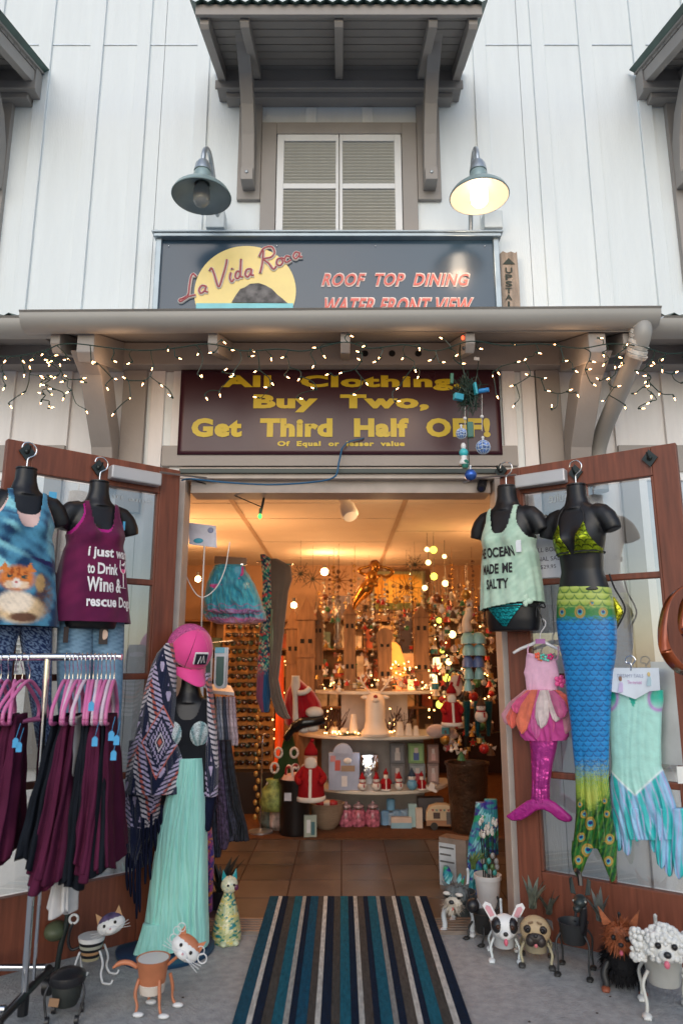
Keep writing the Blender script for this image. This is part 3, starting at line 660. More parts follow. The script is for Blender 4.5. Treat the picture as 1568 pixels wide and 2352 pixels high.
# ================= mannequin torsos =================
TZ = [0, .05, .12, .20, .29, .37, .45, .52, .57, .60, .63, .68, .73]
TX = [.125, .135, .137, .125, .103, .108, .127, .137, .138, .112, .062, .047, .046]
TY = [.078, .090, .095, .085, .072, .078, .088, .082, .070, .060, .052, .048, .046]
class Torso:
    def __init__(s, loc, rz, scale=1.0): s.m = np.array(Matrix.Translation(loc) @ Matrix.Rotation(rz, 4, 'Z') @ Matrix.Scale(scale, 4)); s.loc = loc; s.rz = rz; s.sc = scale
    def loc_pos(s, th, z, off=0., flare=0., fz=.40, fold=0., nf=9, bust=1.):
        rx = np.interp(z, TZ, TX); ry = np.interp(z, TZ, TY)
        if flare is not None and flare != 0.:
            ex = .128 + flare * np.maximum(0, fz - z); ey = .088 + flare * .9 * np.maximum(0, fz - z)
            k = sm(fz + .03, fz - .03, z); rx = np.where(z < fz + .03, np.maximum(rx, rx * (1 - k) + ex * k), rx); ry = np.where(z < fz + .03, np.maximum(ry, ry * (1 - k) + ey * k), ry)
        f = fold * np.sin(th * nf + 2 * np.sin(z * 9)) * np.clip((.46 - z) * 4, 0, 1)
        c, sn = np.cos(th), np.sin(th); e = .85
        x = (rx + off + f) * np.sign(c) * np.abs(c) ** e; y = -(ry + off + f) * np.sign(sn) * np.abs(sn) ** e     # th = pi/2 is the front
        b = bust * .038 * (np.exp(-(((x - .062) / .045) ** 2 + ((z - .44) / .05) ** 2)) + np.exp(-(((x + .062) / .045) ** 2 + ((z - .44) / .05) ** 2)))
        y = np.where(sn > 0, y - b, y)
        return x, y, z + 0 * x
    def world(s, x, y, z): p = np.stack([x, y, z, np.ones_like(x)], -1) @ s.m.T; return p[..., :3]
    def pt(s, x, y, z): return vec((Matrix(s.m.tolist()) @ vec((x, y, z, 1)))[:3])
    def body(s, label, group, z0=0., neck=.73, hook=True, arms=True):
        o = T('mannequin_torso' if hook else 'mannequin', label, 'mannequin', s.loc, s.rz, group)
        th = np.linspace(0, 2 * PI, 48, endpoint=False)[None, :]; z = np.linspace(z0, neck, 70)[:, None] + 0 * th
        x, y, z = s.loc_pos(th, z, bust=1.0)
        mb = MB(); W = s.world(x, y, z); nv, nu = W.shape[:2]
        vs = W.reshape(-1, 3).tolist(); fs = [(i * nu + j, i * nu + (j + 1) % nu, (i + 1) * nu + (j + 1) % nu, (i + 1) * nu + j) for i in range(nv - 1) for j in range(nu)]
        mb.add(vs, fs + [tuple(range(nu))[::-1], tuple((nv - 1) * nu + j for j in range(nu))])
        for sg_ in (-1, 1):
            if arms: mb.tube([s.pt(sg_ * .085, 0, .575), s.pt(sg_ * .125, 0, .563), s.pt(sg_ * .150, -.002, .54), s.pt(sg_ * .170, -.004, .505), s.pt(sg_ * .180, -.004, .475)], [.05, .053, .050, .046, .040], 16)
        mb.tube([s.pt(0, .0, .60), s.pt(0, 0, .625), s.pt(0, 0, .66)], [.075, .062, .048], 16)
        mb.build('torso', black_gl, o, remesh=.006)
        MB().tube([s.pt(0, 0, neck - .002), s.pt(0, 0, neck + .004), s.pt(0, 0, neck + .005)], [.0475, .0475, .04], 24).build('neck_cap', black_pl, o)
        if hook:
            h = [(0, 0, neck), (0, 0, neck + .035), (.004, 0, neck + .055), (.03, 0, neck + .075), (.036, 0, neck + .105), (.012, 0, neck + .13), (-.02, 0, neck + .125), (-.03, 0, neck + .10)]
            MB().tube(spline([s.pt(*q) for q in h], 5), .0036, 8).build('hanger_hook', chrome, o, smooth=True)
        return o
    def garment(s, name, label, cat, mat, z0, z1, off=.006, flare=0., fold=0., mask=None, colfn=None, nu=150, nv=140, group=None, solid=.002, nf=9, fz=.40):
        th = np.linspace(0, 2 * PI, nu, endpoint=False)[None, :]; z = np.linspace(z0, z1, nv)[:, None] + 0 * th
        x, y, z = s.loc_pos(th, z, off, flare, fold=fold, nf=nf, fz=fz); W = s.world(x, y, z)
        mk = None
        if mask is not None:
            m = mask(x, y, z); mk = m[:-1] & m[1:]; mk = mk & np.roll(mk, -1, 1)
        col = colfn(x, y, z) if colfn else None
        o = grid(name, W, mat, col, None, mask=mk, solid=solid)
        if label: tag(o, label, cat, group)
        return o
    def wrap(s, off, flare=0., fz=.40):
        def fn(a, b):
            r = float(np.interp(b, TZ, TX)) + off
            if b < fz: r = max(r, .128 + flare * (fz - b))
            phi = a / (r * 1.02); th = np.array(PI / 2 - phi); x, y, z = s.loc_pos(th, np.array(float(b)), off, flare, fz=fz); return s.pt(float(x), float(y), float(z))
        return fn
def tankmask(neck=.45, nw=.060, arm=.47, strap=.088, hem=None):
    def f(x, y, z):
        fr = y < 0; ax = np.abs(x)
        nl = np.where(fr, neck + (ax / nw) ** 3.5 * (.60 - neck), .53 + (ax / nw) ** 3.5 * .07)
        a = arm + np.clip((.135 - ax) / (.135 - strap), 0, 1) ** .45 * .0
        armcut = (z > arm) & (ax > strap + .045 * np.clip(1 - (z - arm) / .10, 0, 1) ** 1.5)
        return (z < nl) & ~armcut & (z < .618)
    return f
def torso_at(fn, nx, ny, rz, off=.15, scale=1.0, extra=0.):
    q = fn(nx, ny, off); return Torso((q.x, q.y, q.z - .73 * scale), rz + extra, scale)

tA = torso_at(FL, 62, 1078, thL, .17); tA.body('black hanging torso on the left door wearing the kitten print tank', 'black hanging torsos on the doors')
tB = torso_at(FL, 229, 1108, thL, .15); tB.body('black hanging torso on the left door wearing the maroon wine tank', 'black hanging torsos on the doors')
tC = torso_at(FR, 1162, 1118, thR, .14, 1.06, R(-6)); tC.body('black hanging torso on the right door in mint tank top and teal bikini bottom', 'black hanging torsos on the doors')
tD = torso_at(FR, 1322, 1115, thR, .16, 1.0, R(-12)); tD.body('black hanging torso on the right door wearing green bikini top and mermaid tail', 'black hanging torsos on the doors', z0=.185)

cloth = M('cloth_painted', (.5, .5, .5), .8, attr=True, var=.06, vs=40, sheen=.2, bump=.15, bs=300)
shiny = M('cloth_shiny', (.5, .5, .5), .38, attr=True, var=.10, vs=30, bump=.1, bs=120)
foil = M('cloth_foil', (.5, .5, .5), .25, metal=.75, attr=True, var=.2, vs=25, bump=.5, bs=60)
def scallop(X, Y, s):
    yv = Y / s; r0 = np.floor(yv); f = yv - r0; xx = np.abs(((X / s * .62 + .5 * (r0 % 2)) % 1) - .5) * 2
    c = .95 * (1 - np.sqrt(np.clip(1 - xx ** 2, 0, 1))); return np.exp(-((f - c) / .16) ** 2), f
def noise2(X, Y, s, seed=0):
    v = 0
    rs = np.random.RandomState(seed)
    for k in range(6):
        a, b, c = rs.uniform(-1, 1), rs.uniform(-1, 1), rs.uniform(0, 6.3); v = v + np.sin((X * a + Y * b) * (1 + k * .7) * 3 / s + c + 1.5 * np.sin(X * b * 2 / s + c))
    return v / 6
# kitten tank
def cat_col(x, y, z):
    x = (x + .03) * .85 + .006 * noise2(x, z, .012, 31); z = z + .006 * noise2(x, z, .010, 32)
    c = mixc(A('#4f8fb0'), A('#16395f'), sm(-.3, .5, noise2(x, z, .09, 2)))
    c = mixc(c, A('#8fd0dc'), sm(.1, .5, noise2(x, z, .12, 5)) * (z > .2))
    c = mixc(c, A('#1d1c52'), sm(.12, .3, noise2(x * .6 + z, z, .10, 8)) * (z > .25))
    c = mixc(c, A('#12304a'), sm(.02, -.06, z))
    def el(cx, cz, rx, rz, soft=.25): return sm(1 + soft, 1 - soft, np.sqrt(((x - cx) / rx) ** 2 + ((z - cz) / rz) ** 2)) * (y < 0)
    c = mixc(c, A('#7a4a22'), el(.105, .13, .035, .09) * (.5 + .5 * noise2(x, z, .02, 3)))
    c = mixc(c, A('#c9a26a'), el(.085, .19, .02, .04))
    c = mixc(c, A('#e8c79a'), el(.02, .07, .085, .06)); c = mixc(c, A('#f4e2cc'), el(.0, .10, .06, .05))
    c = mixc(c, A('#6b4a3a'), el(.03, .035, .05, .02)); 
    c = mixc(c, A('#d9803f'), el(0, .205, .062, .055)); c = mixc(c, A('#a8552a'), el(0, .235, .04, .02) * (np.sin(x * 260) > .2))
    for sg_ in (-1, 1):
        c = mixc(c, A('#d9803f'), (np.abs(x - sg_ * .045) < (.275 - z) * .55) * (z > .235) * (z < .275) * (y < 0))
        c = mixc(c, A('#2d4a4a'), el(sg_ * .026, .212, .010, .008, .1)); c = mixc(c, A('#efd0b0'), el(sg_ * .02, .175, .022, .018))
    c = mixc(c, A('#f6e6da'), el(0, .183, .016, .022)); c = mixc(c, A('#c86a6a'), el(0, .188, .007, .005, .1)); c = mixc(c, A('#3a3530'), .16 * sm(-.2, .5, noise2(x, z, .02, 41)))
    return c
tA.garment('camisole', 'pale pink camisole under the kitten print tank', 'camisole', MC((.72, .50, .47), .8), .30, .60, .007, mask=tankmask(.50, .078, .49, .085))
tA.garment('kitten_tank_top', 'blue tank top printed with an orange kitten on the leftmost torso', 'tank top', cloth, .0, .62, .014, .14, .004, tankmask(.44, .062, .47, .088), cat_col, nv=200, nu=200)
def wine_col(x, y, z): return mixc(A('#6a1c47'), A('#5a1740'), sm(-.4, .4, noise2(x, z, .1, 1)))
tB.garment('undershirt', 'magenta undershirt beneath the maroon wine tank', 'undershirt', MC((.42, .02, .22), .8), .30, .60, .007, mask=tankmask(.475, .070, .46, .092))
tk = T('wine_tank_top', 'maroon tank top with white wine and dogs slogan on the left door', 'tank top', tB.loc)
o = tB.garment('shirt', None, None, cloth, .03, .62, .014, .14, .004, tankmask(.46, .060, .45, .088), wine_col); o.parent = tk; o.matrix_parent_inverse = mw(tk).inverted()
fb = tB.wrap(.019, .14); wt = MC((.80, .78, .80), .7)
sh_ = .03
for s_, a, b, z0, z1 in (('i just want', -.085, .125, .325, .385), ('to Drink', -.085, .035, .255, .310), ('Wine &', -.085, .055, .170, .240), ('rescue Dogs', -.085, .13, .085, .150)):
    put_text('slogan', s_, (a + sh_, b + sh_, z0, z1), fb, wt, tk, bold=.03)
gl = [(.012 * math.cos(t) * 1.6, .030 * math.sin(t)) for t in [PI * k / 10 for k in range(10, 21)]]
gx, gz = .092 + sh_ * .4, .285
mb = MB().tube([fb(gx + a, gz + b + .012) for a, b in [(-.022, .035), (-.024, .0), (-.016, -.022), (0, -.03), (.016, -.022), (.024, 0), (.022, .035)]], .0018, 5).tube([fb(gx, gz - .018), fb(gx, gz - .085)], .0018, 5).tube([fb(gx - .02, gz - .088), fb(gx + .02, gz - .088)], .0018, 5)
mb.build('wine_glass_print', wt, tk)
mb = MB(); q = [fb(gx + a, gz + b) for a, b in [(-.021, .005), (-.014, -.012), (0, -.018), (.014, -.012), (.021, .005)]]; mb.v = [tuple(p) for p in q]; mb.f = [(0, 1, 2, 3, 4)]; mb.build('wine_print', MC((.75, .12, .30), .6), tk)
for a, b in ((-.006, .026), (.008, .032), (.002, .024)): MB().ball(fb(gx + a, gz + b), .004).build('paw_print', wt, tk)

def legs(name, label, cat, rowsL, rowsR, plane, off, colfn, mat, bulge=.05):
    t = T(name, label, cat, plane.hit(rowsL[0][1], rowsL[0][0], off))
    for r_ in (rowsL, rowsR): drape('trouser_leg', r_, plane, mat, off, bulge, .03, .004, 3, colfn, t, nu=60, nv=120)
    return t
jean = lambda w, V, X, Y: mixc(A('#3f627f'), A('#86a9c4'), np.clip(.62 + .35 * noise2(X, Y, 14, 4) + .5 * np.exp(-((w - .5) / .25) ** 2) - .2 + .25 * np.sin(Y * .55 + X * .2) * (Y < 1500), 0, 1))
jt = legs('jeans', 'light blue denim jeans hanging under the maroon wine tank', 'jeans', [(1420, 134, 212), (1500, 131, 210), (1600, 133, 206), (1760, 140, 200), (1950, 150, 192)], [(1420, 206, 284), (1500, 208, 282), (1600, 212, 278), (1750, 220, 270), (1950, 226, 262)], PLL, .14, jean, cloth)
for x, y, c_, h in ((152, 1458, (.05, .03, .025), 34), (238, 1462, (.06, .045, .04), 34)):
    q = FL(x, y, .21); MB().box(q, (.022 if x < 200 else .042, .004, h / 470), rz=thL).build('hang_tag', MC(c_, .5), jt)
q = FL(240, 1458, .214); MB().ball(q, (.018, .004, .024)).build('tag_print', MC((.72, .52, .42), .6), jt)
leg = lambda w, V, X, Y: mixc(A('#1c2f5a'), A('#8fa9cc'), (np.sin(X * 2.1 + 2 * np.sin(Y * .9)) * np.sin(Y * 1.9 + 1.5 * np.sin(X * .7)) > .1) * .6)
legs('leggings', 'blue speckled leggings hanging under the kitten tank', 'leggings', [(1425, -35, 52), (1500, -38, 30), (1600, -30, 22), (1740, -20, 10)], [(1425, 40, 118), (1500, 52, 118), (1600, 68, 116), (1745, 92, 120)], PLL, .15, leg, cloth)
MB().box(FL(122, 1137, .2), (.035, .004, .03), rz=thL).build('price_tag', MC((.10, .45, .75), .5), None); tag(bpy.data.objects['price_tag'], 'blue paper price tag on the strap of the kitten tank', 'price tag')
MB().box(FL(285, 1208, .2), (.012, .004, .045), rz=thL).build('price_tag', MC((.10, .45, .75), .5), None); tag(COL.objects[-1], 'blue paper price tag at the armhole of the wine tank', 'price tag')

# mint tank, bikini bottom
tk = T('mint_tank_top', 'mint green tank top with THE OCEAN MADE ME SALTY print, knotted at the hip', 'tank top', tC.loc)
def mint_mask(x, y, z): return tankmask(.475, .058, .45, .085)(x, y, z) & (z > .12 + .35 * np.clip(x, -1, .13) * .35)
o = tC.garment('shirt', None, None, cloth, .06, .62, .012, .06, .0035, mint_mask, lambda x, y, z: mixc(A('#b9d3c0'), A('#a7c5b2'), sm(-.4, .4, noise2(x, z, .05, 1))), nf=14, nv=170); o.parent = tk; o.matrix_parent_inverse = mw(tk).inverted()
kn = tC.pt(.105, -.075, .155); MB().ball(kn, (.024, .02, .028)).ball(kn + vec((.02, -.01, -.02)), (.02, .012, .016)).ball(kn + vec((-.0, -.01, -.03)), (.014, .012, .02)).build('knot', MC((.50, .65, .53), .8), tk, smooth=True)
fb = tC.wrap(.0165, .06); bk = MC((.015, .015, .018), .7)
for s_, a, b, z0, z1 in (('THE OCEAN', -.132, .066, .355, .405), ('MADE ME', -.095, .050, .275, .325), ('SALTY', -.068, .032, .20, .250)):
    put_text('slogan', s_, (a, b, z0, z1), fb, bk, tk, bold=.035)
sc_col = lambda ca, cb, s: (lambda x, y, z: mixc(A(ca) * (1), A(cb), scallop(x, -z, s)[0]))
tC.garment('bikini_bottom', 'shiny teal scale print bikini bottom with black side ties', 'bikini bottom', foil, .02, .125, .006, mask=lambda x, y, z: (y < 0) & (np.abs(x) < .012 + (z - .02) * .85), colfn=sc_col('#1b9aa0', '#06282f', .018), nv=90, nu=300)
for zz_ in (.115, .105):
    th = np.linspace(0, 2 * PI, 40); x, y, z = tC.loc_pos(th, .115 + 0 * th, .006)
mb = MB().tube([tC.pt(*q) for q in zip(x, y, z)], .004, 6)
for sg_ in (-1, 1):
    b = tC.pt(sg_ * .14, -.02, .115)
    for a in (-1, 1): mb.tube(spline([b, b + vec((a * .03, -.01, .012)), b + vec((a * .035, -.01, -.01)), b], 5), .0035, 5).tube(spline([b, b + vec((a * .01, -.01, -.04)), b + vec((a * .016 + .01, -.01, -.08 - .02 * a))], 4), .003, 5)
mb.build('bikini_ties', MC((.01, .01, .012), .6)); tag(COL.objects[-1], 'black string ties of the teal bikini bottom', 'ties')
q = FR(1208, 1216, .2); MB().box(tC.pt(.10, -.10, .40), (.028, .003, .062), rz=thR).build('price_tag', MC((.78, .80, .84), .5)); tag(COL.objects[-1], 'white paper price tag at the armhole of the mint tank', 'price tag')

# green bikini top
tp = T('bikini', 'metallic green scale print bikini top with black edging', 'bikini top', tD.loc)
cup = lambda x, y, z: (y < 0) & (z > .362) & (z < .362 + .168 * (1 - np.abs(np.abs(x) - .068) / .064))
o = tD.garment('cup', None, None, foil, .37, .53, .007, mask=cup, colfn=sc_col('#8a9a1c', '#12200a', .024), nv=120, nu=300); o.parent = tp; o.matrix_parent_inverse = mw(tp).inverted()
mb = MB()
for sg_ in (-1, 1):
    x, y, z = tD.loc_pos(PI / 2 - sg_ * np.linspace(.47, .36, 8), np.linspace(.515, .60, 8), .008); mb.tube([tD.pt(*q) for q in zip(x, y, z)] + [tD.pt(sg_ * .045, -.03, .635)], .0035, 6)
    th = np.linspace(PI / 2 - sg_ * .95, PI / 2 - sg_ * PI, 20); x, y, z = tD.loc_pos(th, .378 + 0 * th, .006); mb.tube([tD.pt(*q) for q in zip(x, y, z)], .0035, 6)
    x, y, z = tD.loc_pos(np.linspace(PI / 2 - sg_ * .08, PI / 2 - sg_ * 1.1, 12), .377 + 0 * np.linspace(0, 1, 12), .009); mb.tube([tD.pt(*q) for q in zip(x, y, z)], .004, 6)
mb.build('string', bk, tp)
# mermaid tail
def eyes(c, X, Y, pts):
    for ex, ey, r in pts:
        d = np.sqrt(((X - ex) / r) ** 2 + ((Y - ey) / (r * 1.15)) ** 2)
        c = mixc(c, A('#b98a3a'), sm(1.1, .9, d)); c = mixc(c, A('#3f8a4a'), sm(.85, .72, d)); c = mixc(c, A('#c07a30'), sm(.72, .62, d)); c = mixc(c, A('#2aa0a8'), sm(.58, .48, d)); c = mixc(c, A('#101a6a'), sm(.40, .30, np.sqrt(((X - ex) / r) ** 2 + ((Y - ey + r * .1) / r) ** 2)))
    return c
def tail_col(w, V, X, Y):
    e, f = scallop(X - .12 * Y, -Y, 11.5)
    blue = mixc(A('#1c7fc4'), A('#08306c'), e * .85); blue = mixc(blue, A('#3aa4d4'), .3 * sm(.5, 1, f) * (1 - e))
    e2, f2 = scallop(X, -Y, 15); grn = mixc(A('#9db04a'), A('#3b6a2a'), e2); grn = mixc(grn, A('#c4cf7a'), .5 * sm(.4, .9, f2) * (1 - e2))
    n = noise2(X, Y, 9, 3)
    c = mixc(grn, A('#2e7a3e'), sm(1388, 1402, Y + 6 * n)); c = mixc(c, blue, sm(1412, 1432, Y + 10 * n))
    fine = (np.sin(X * 3.1 + Y) * np.sin(Y * 2.7 - X * 1.3))
    t1 = sm(1745, 1800, Y + 22 * n + 18 * fine); c = mixc(c, mixc(A('#3f8a32'), A('#b2b545'), sm(-.5, .5, fine)), t1)
    c = mixc(c, A('#c8c45c'), sm(1790, 1825, Y) * (1 - sm(1835, 1860, Y + 8 * n)) * (.5 + .5 * fine) * np.exp(-((w - .5) / .3) ** 2))
    g2 = mixc(A('#1f6a26'), A('#083a22'), sm(-.4, .4, noise2(X, Y * .4, 8, 9))); g2 = mixc(g2, A('#8fa838'), .22 * sm(.2, .7, np.sin(X * .55 + Y * .12)))
    c = mixc(c, g2, sm(1815, 1850, Y + 14 * n - 25 * np.exp(-((w - .5) / .25) ** 2) + 20 * np.abs(w - .5)))
    c = eyes(c, X, Y, [(1300, 1408, 9), (1343, 1408, 12), (1393, 1408, 9), (1370, 1388, 5), (1345, 1868, 8), (1395, 1868, 7), (1360, 1888, 13), (1402, 1925, 10), (1353, 1950, 14), (1338, 1920, 9), (1332, 1972, 9), (1400, 1975, 10), (1335, 1845, 6), (1390, 1838, 6)])
    return c
tl = T('mermaid_tail', 'blue scale mermaid tail with green peacock feather fins worn by the right-hand torso', 'mermaid tail', FR(1343, 1560, .16))
drape('tail', [(1350, 1287, 1401), (1375, 1282, 1405), (1430, 1280, 1414), (1470, 1284, 1415), (1510, 1292, 1412), (1545, 1298, 1406), (1600, 1303, 1402), (1660, 1311, 1400), (1700, 1314, 1398), (1760, 1320, 1397), (1800, 1322, 1397), (1860, 1323, 1403), (1900, 1320, 1410), (1945, 1315, 1417)], PLR, shiny, .16, lambda v: .090 - .055 * sm(0, .75, v), lambda v: .07 - .05 * sm(0, .6, v), .006, 2, tail_col, tl, nu=220, nv=330, grow=lambda v: sm(.6, .95, v) * 2.5 + .12)
drape('fin', [(1930, 1314, 1366), (1955, 1312, 1358), (1975, 1313, 1347), (1995, 1317, 1340), (2010, 1325, 1333)], PLR, shiny, .165, .03, .01, .003, 2, tail_col, tl, nu=100, nv=50)
drape('fin', [(1930, 1362, 1417), (1960, 1378, 1416), (1985, 1388, 1415), (2005, 1396, 1415), (2022, 1405, 1411)], PLR, shiny, .165, .03, .01, .003, 2, tail_col, tl, nu=100, nv=50)
# hanging bikini bottom beside the tail
drape('bikini_bottom', [(1372, 1404, 1412), (1395, 1406, 1428), (1408, 1408, 1432), (1425, 1408, 1422), (1440, 1409, 1414)], PLR, foil, .10, .02, .01, .002, 2, lambda w, V, X, Y: mixc(A('#b5b52a'), A('#16220a'), scallop(X, -Y, 8)[0]), None, nu=50, nv=50)
tag(COL.objects[-1], 'small green foil bikini bottom hanging beside the mermaid tail', 'bikini bottom')
mb = MB().tube(spline([FR(1398, 1318, .15), FR(1410, 1350, .13), FR(1430, 1385, .12), FR(1433, 1408, .12), FR(1414, 1445, .12)], 6), .0045, 6); mb.build('trim_cord', bk); tag(COL.objects[-1], 'black cord trim hanging from the hip of the green bikini torso', 'cord')

# pink mermaid dress
pd = T('pink_mermaid_dress', "child's pink mermaid dress with tulle skirt and fin hanging on the right door", 'costume', FR(1238, 1480, .1))
pinkc = lambda w, V, X, Y: mixc(A('#e3b3cc'), A('#dba6c4'), sm(-.5, .5, noise2(X, Y, 60, 1)))
drape('bodice', [(1500, 1212, 1218), (1504, 1210, 1232), (1512, 1208, 1275), (1530, 1207, 1280), (1545, 1203, 1283), (1556, 1206, 1284), (1590, 1210, 1280)], PLR, cloth, .09, .03, .012, .002, 3, pinkc, pd)
mb = MB().tube([FR(1212, 1512, .1), FR(1211, 1492, .105), FR(1214, 1480, .105)], .004, 6).tube([FR(1278, 1516, .1), FR(1282, 1500, .105), FR(1281, 1484, .105)], .004, 6); mb.build('strap', MC((.70, .40, .55), .7), pd)
def petal(x0, x1, y0, y1, c_, k):
    xm = (x0 + x1) / 2; w0 = 10
    xt = 1245 + (xm - 1240) * .45
    rows = [(y0, xt - 7, xt + 7), (y0 + .35 * (y1 - y0), xm * .6 + xt * .4 - 15, xm * .6 + xt * .4 + 15), (y0 + .7 * (y1 - y0), xm - 16, xm + 16), (y0 + .9 * (y1 - y0), xm - 10, xm + 10), (y1, xm - 1, xm + 1)]
    drape('tulle_petal', rows, PLR, M('tulle_' + c_, lin(c_), .7, var=.2, vs=30, sheen=.4, alpha=.72), .10 + .012 * k, .016, .004, .007, 3, None, pd, nu=36, nv=30, ph=k)
pc = ['#c98a98', '#e86a58', '#d9568a', '#e8795a', '#cfa6b8', '#f08a6a', '#d86aa6', '#e2d6d2', '#e0606e', '#d85a96', '#e6d8d4', '#c9568e']
for i in range(14): petal(1166 + i * 11.2 - 12, 1166 + i * 11.2 + 12, 1584 + (i % 3), 1655 + 26 * math.sin(i * 2.2 + .4) + 20 * math.sin(PI * i / 13), pc[i % 12], i % 4)
drape('tulle_underskirt', [(1586, 1212, 1282), (1620, 1196, 1294), (1660, 1188, 1304), (1690, 1196, 1306), (1700, 1206, 1300)], PLR, M('tulle_under', lin('#c04a90'), .75, var=.12, alpha=.9), .085, .05, .01, .008, 7, None, pd, ph=1)
drape('shiny_tail', [(1680, 1212, 1284), (1720, 1219, 1277), (1760, 1221, 1268), (1800, 1222, 1262), (1842, 1220, 1262)], PLR, M('pink_foil', lin('#c0409a'), .22, metal=.55, var=.15, bump=1., bs=22), .08, .04, .012, .004, 3, None, pd, nu=70, nv=70)
fin = [(1164, 1873), (1176, 1864), (1195, 1850), (1212, 1838), (1228, 1833), (1246, 1831), (1262, 1834), (1278, 1843), (1292, 1855), (1306, 1867), (1316, 1876), (1314, 1886), (1300, 1886), (1284, 1880), (1268, 1866), (1252, 1858), (1234, 1859), (1218, 1872), (1200, 1882), (1180, 1884)]
q = [FR(a, b, .085) for a, b in fin]; MB().prism(q, nR * .035).build('fin', M('fin_magenta', lin('#a01f7c'), .5, var=.15, vs=40, bump=.5, bs=70), pd, bevel=.014, smooth=True)
for x, y, c_ in ((1234, 1506, (.85, .12, .06)), (1246, 1509, (.10, .55, .45)), (1263, 1508, (.75, .03, .20)), (1256, 1512, (.2, .7, .6)), (1240, 1511, (.8, .2, .1))):
    mb = MB(); c = FR(x, y, .125)
    for k in range(5): mb.ball(c + vec((.011 * math.cos(k * 1.257), 0, .011 * math.sin(k * 1.257))), (.007, .004, .007), 8, 5)
    mb.build('flower', MC(c_, .5), pd, smooth=True)
mb = MB(); c = FR(1286, 1565, .13)
for k in range(5): mb.ball(c + vec((.02 * math.cos(k * 1.257), 0, .02 * math.sin(k * 1.257))), (.013, .004, .013), 10, 6)
mb.ball(c, (.01, .007, .01)); mb.build('flower_tag', MC((.75, .08, .28), .4), pd, smooth=True)
hg = T('white_hanger', 'white plastic hanger holding the pink mermaid dress', 'hanger', FR(1240, 1478, .1))
MB().tube(spline([FR(1178, 1500, .1), FR(1195, 1490, .1), FR(1220, 1480, .1), FR(1240, 1472, .1), FR(1262, 1482, .1), FR(1288, 1494, .1)], 5), [.007 + .002 * math.sin(i / 25 * PI) for i in range(26)], 8).build('hanger_bar', MC((.75, .75, .78), .4), hg, smooth=True)
MB().tube(spline([FR(1240, 1472, .1), FR(1240, 1455, .1), FR(1250, 1440, .1), FR(1252, 1428, .1), FR(1244, 1422, .1), FR(1236, 1428, .1)], 5), .0035, 6).build('hanger_hook', MC((.75, .75, .78), .4), hg, smooth=True)
MB().box(FR(1240, 1473, .112), (.05, .003, .024), rz=thR).build('size_label', MC((.45, .18, .42), .5), hg)

# mint costume on a printed card
mc_ = T('mint_mermaid_costume', "child's mint and lilac mermaid costume with ragged hem hanging at the far right", 'costume', FR(1455, 1700, .1))
def mcol(w, V, X, Y):
    body = mixc(A('#b4e2d8'), A('#86cdc2'), (np.sin(X * 1.7) * np.sin(Y * 1.5 + X * .6) * .5 + .5) * .6)
    sw = np.sin(X * .17 - (Y - 1700) * .022 + 1.8 * np.sin(Y * .021 + X * .03)); sw2 = np.sin(X * .23 - Y * .028 + 2.4 * np.sin(Y * .023 + X * .012))
    fl = mixc(A('#2fb3b5'), A('#8fbfe0'), sm(-.3, .5, sw)); fl = mixc(fl, A('#b69ad0'), np.exp(-((sw2) / .28) ** 2) * .8)
    bound = 1765 + 58 * (1 - np.abs((X - 1462) / 62)); t = sm(bound - 3, bound + 3, Y)
    c = mixc(body, fl, t); c = mixc(c, A('#e8f0f0'), np.exp(-((Y - bound) / 3.) ** 2) * .9)
    top = sm(1632, 1600, Y); e = np.minimum(np.abs(X - 1400), np.abs(X - 1515))
    c = mixc(c, A('#25b39c'), top * (e < 20) + 0.); c = mixc(c, A('#b48ac8'), np.exp(-((np.sqrt((e / 22) ** 2 + ((Y - 1602) / 28) ** 2) - 1) / .16) ** 2) * (Y < 1640))
    c = mixc(c, A('#25b39c'), (np.abs(X - 1458) < 10 - (Y - 1600) * .4) * (Y < 1622))
    return c
drape('costume_body', [(1585, 1390, 1522), (1610, 1392, 1523), (1635, 1397, 1519), (1700, 1400, 1517), (1760, 1404, 1518), (1800, 1400, 1535), (1850, 1405, 1552), (1900, 1420, 1552), (1925, 1428, 1556)], PLR, shiny, .085, .045, .012, .006, 6, mcol, mc_, nu=150, nv=180, grow=lambda v: .15 + sm(.5, 1, v) * 2)
for i, (xa, xb, y0, y1) in enumerate([(1405, 1432, 1880, 1952), (1425, 1452, 1890, 1962), (1446, 1474, 1880, 1930), (1468, 1492, 1880, 1918), (1486, 1514, 1880, 1955), (1500, 1532, 1880, 1992), (1520, 1548, 1880, 2010), (1538, 1575, 1880, 2016)]):
    m_ = (xa + xb) / 2; drape('ragged_hem', [(y0 - 25, xa, xb), (y0, xa, xb), ((y0 + y1) / 2, xa + 2, xb - 1), (y1 - 10, m_ - 7, xb - 3), (y1, m_ + 2, m_ + 8)], PLR, shiny, .08 + .01 * (i % 3), .03, .01, .005, 2, mcol, mc_, nu=50, nv=40, ph=i)
cd = T('costume_card', 'printed white cardboard hanger card with mermaid drawings above the mint costume', 'hang card', FR(1455, 1560, .1))
card = [(1396, 1534), (1512, 1534), (1515, 1585), (1490, 1588), (1458, 1606), (1420, 1592), (1394, 1586)]
MB().prism([FR(a, b, .15) for a, b in card], nR * .004).build('card', MC((.70, .76, .84), .4), cd)
MB().tube(spline([FR(1448, 1540, .155), FR(1448, 1525, .155), FR(1437, 1522, .155), FR(1438, 1510, .155), FR(1450, 1507, .155), FR(1458, 1516, .155), FR(1450, 1528, .155)], 4), .003, 6).build('card_hook', chrome, cd)
